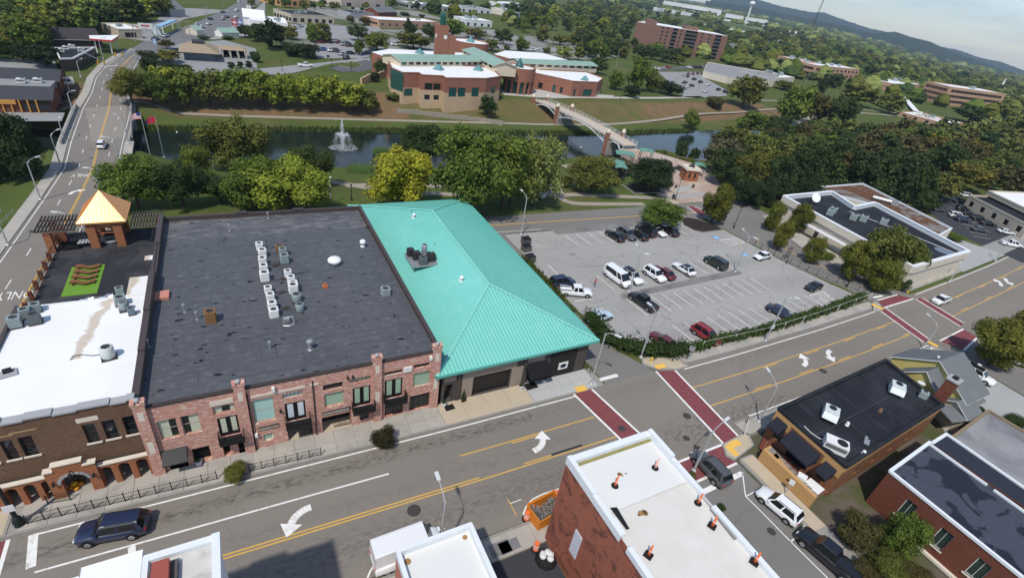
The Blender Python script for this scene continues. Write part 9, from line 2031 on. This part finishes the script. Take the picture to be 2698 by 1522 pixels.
p = S_+v*.32; MB().obox(p,2.4,6.2,-5,.9,math.atan2(u.y,u.x)).build('abutment', M_kerb, fb); p = S_+v*.86; MB().obox(p,3.0,6.4,-5,.6,math.atan2(u.y,u.x)).build('abutment', M_kerb, fb)
M_cop = pm('copper_green', (.11,.25,.20), .7, .14, .6, 6)
for (i,a,b,w,dp,lb_) in ((6,1190,130,5.5,3.2,'green copper canopy at the footbridge end'),(6,1090,215,5.5,3.0,'green copper canopy left of the plaza'),(6,1395,105,4.2,2.6,'green copper canopy on dark posts by the lake'),(6,1150,260,3.2,1.8,'low green canopy strip in the plaza'),(6,1905,240,3.0,2.2,'green copper canopy right of the kiosk')):
 p = q(i,a,b,3.2); t = thing('plaza_canopy', lb_, 'canopy', (p.x,p.y,.05), -.5, 'copper canopies of the plaza'); m = MB(); n = 8
 for k in range(n):
  x0,x1 = -w/2+w*k/n, -w/2+w*(k+1)/n; z0_,z1_ = 3.0+.5*math.cos(x0*2.2/w), 3.0+.5*math.cos(x1*2.2/w); m.face([(x0,-dp/2,z0_),(x1,-dp/2,z1_),(x1,dp/2,z1_+.25),(x0,dp/2,z0_+.25)]); m.face([(x0,-dp/2,z0_-.15),(x1,-dp/2,z1_-.15),(x1,-dp/2,z1_),(x0,-dp/2,z0_)])
 m.build('roof', M_cop, t); [MB().tube((x,y,0),(x,y,3.0),.1).build('post', M_trim_dark, t) for x in (-w*.4,w*.4) for y in (-dp*.35,dp*.35)]
kp = q(6,1815,385); kk = thing('brick_kiosk', 'small brick kiosk with cream cornice on the plaza', 'kiosk', (kp.x,kp.y+1.2,.05), -.35); MB().box(-1.9,1.9,-1.9,1.9,0,3.0).build('wall', M_orange, kk); MB().box(-2.2,2.2,-2.2,2.2,3.002,3.35).build('cornice', M_cream, kk); MB().box(-2.0,2.0,-2.0,2.0,3.352,3.6).build('roof', M_cream, kk); MB().lathe([(1.2,0),(.1,1.0)],4,(0,0,3.6)).build('roof_cap', M_trim_dark, kk); [MB().box(x-.3,x+.3,-1.93,-1.901,.9,2.4).build('window', M_glass, kk) for x in (-.8,.8)]; [MB().box(-1.93,-1.901,y-.3,y+.3,.9,2.4).build('window', M_glass, kk) for y in (-.8,.8)]
for (i,a,b,r_,lb_) in ((6,1675,450,.6,'dark bench left of the plaza steps'),(6,1840,445,.6,'dark bench right of the plaza steps'),(6,405,560,.2,'pale bench under the park trees'),(6,490,420,.3,'wooden bench at the pale path')):
 p = q(i,a,b,.06); t = thing('park_bench', lb_, 'bench', (p.x,p.y,.06), r_); mt = M_trim_dark if 'dark' in lb_ else M_palew; [MB().box(-.9,.9,-.25+k*.16,-.13+k*.16,.42,.46).build('seat_slat', mt, t) for k in range(3)]; [MB().box(-.9,.9,.24,.28,.55+k*.16,.66+k*.16).build('back_slat', mt, t) for k in range(2)]; [MB().box(x-.04,x+.04,-.25,.28,0,.42).build('leg', M_black, t) for x in (-.8,.8)]
p = q(6,1645,560); t = thing('litter_bin', 'black litter bin beside the plaza path', 'bin', (p.x,p.y,.06)); MB().lathe([(.3,0),(.34,.9),(.36,.95)],14).build('body', M_black, t); MB().lathe([(.36,0),(.3,.15),(.15,.18)],14,(0,0,.95)).build('lid', M_black, t)
# brick steps at the plaza
t = thing('plaza_steps', 'low pale steps in front of the brick kiosk', 'steps', (0,0,0)); [MB().prism([q2(6,1660,470+k*14,.1),q2(6,1800,440+k*14,.1),q2(6,1825,446+k*14,.1),q2(6,1690,478+k*14,.1)],.05,.35-.09*k).build('step', M_walk_new, t) for k in range(3)]
# fountain jets: bundles of drops
s = NT('spray'); s.col((.80,.84,.88)); s.set(.4, spec=.5); s.b.inputs['Alpha'].default_value = .26; M_spray = s.mat
fp = q(1,885,1415,-4); ft = thing('fountain', 'white fountain jets rising from the lake', 'fountain', (fp.x,fp.y,-4.0)); FH = max(4.5, rise(1,(885,1415),(910,1150),z0=-4.0))
def jet(vx, vy, h, n, seed, name):
 rr = random.Random(seed); m = MB()
 for _ in range(n):
  t_ = rr.random(); z = h*4*t_*(1-t_) if abs(vx)+abs(vy) > .3 else h*(1-t_**1.6); sp = .06+.8*t_; x = vx*t_+rr.gauss(0,sp*.5); y = vy*t_+rr.gauss(0,sp*.5); r_ = rr.uniform(.02,.055); l_ = rr.uniform(.12,.35)
  m.face([(x-r_,y,max(0,z)),(x+r_,y,max(0,z)),(x,y+r_,max(0,z)+l_)]); m.face([(x,y-r_,max(0,z)),(x,y+r_,max(0,z)),(x+r_,y,max(0,z)+l_)])
 m.build(name, M_spray, ft)
jet(0,0,FH,1500,1,'centre_jet')
for k in range(6): a = k*1.047+.5; jet(2.4*math.cos(a),2.4*math.sin(a),FH*.5,420,k+5,'side_jet')
m = MB(); rr = random.Random(12)
for _ in range(420): a = rr.uniform(0,6.28); d = 3.0*rr.random()**.6; m.lathe([(rr.uniform(.05,.2),.01),(.02,.05)],5,(d*math.cos(a)*1.3,d*math.sin(a),0))
m.build('splash', M_spray, ft)
# HAZE
hz = MB().box(-3100,9200,-950,9200,-190,420).build("haze", [])
tag(hz, kind='stuff')
hm = bpy.data.materials.new('haze_air'); hm.use_nodes = True; ht = hm.node_tree; ht.nodes.clear()
ho = ht.nodes.new('ShaderNodeOutputMaterial'); hv = ht.nodes.new('ShaderNodeVolumePrincipled')
hv.inputs['Color'].default_value = (.62,.79,1.0,1); hv.inputs['Density'].default_value = .000095; hv.inputs['Anisotropy'].default_value = .2
ht.links.new(hv.outputs[0], ho.inputs['Volume'])
hz.data.materials.append(hm)
# LABELS: things that share one are told apart by their place
ORD = 'first second third fourth fifth sixth seventh eighth ninth tenth eleventh twelfth thirteenth fourteenth fifteenth sixteenth seventeenth eighteenth nineteenth twentieth'.split()
TENS = {2:'twenty',3:'thirty',4:'forty',5:'fifty',6:'sixty',7:'seventy'}
def ordinal(n):
 if n <= 20: return ORD[n-1]
 return {2:'twentieth',3:'thirtieth',4:'fortieth',5:'fiftieth',6:'sixtieth',7:'seventieth'}[n//10] if n % 10 == 0 else TENS[n//10]+' '+ORD[n % 10-1]
bpy.context.view_layer.update()
same = {}
for o in SC.objects:
 if o.parent is None and 'label' in o and 'category' in o: same.setdefault(o['label'], []).append(o)
for lb_, os_ in same.items():
 if len(os_) < 2 or len(os_) > 79: continue
 def col_(o):
  v = o.matrix_world.translation-CAM; return v.dot(_r2)/max(.1, v.dot(_fw))
 os_.sort(key=col_)
 for k, o in enumerate(os_):
  o['label'] = (lb_+', '+('leftmost' if k == 0 else 'rightmost' if k == len(os_)-1 else ordinal(k+1)+' from left'))
  if 'group' not in o: o['group'] = lb_
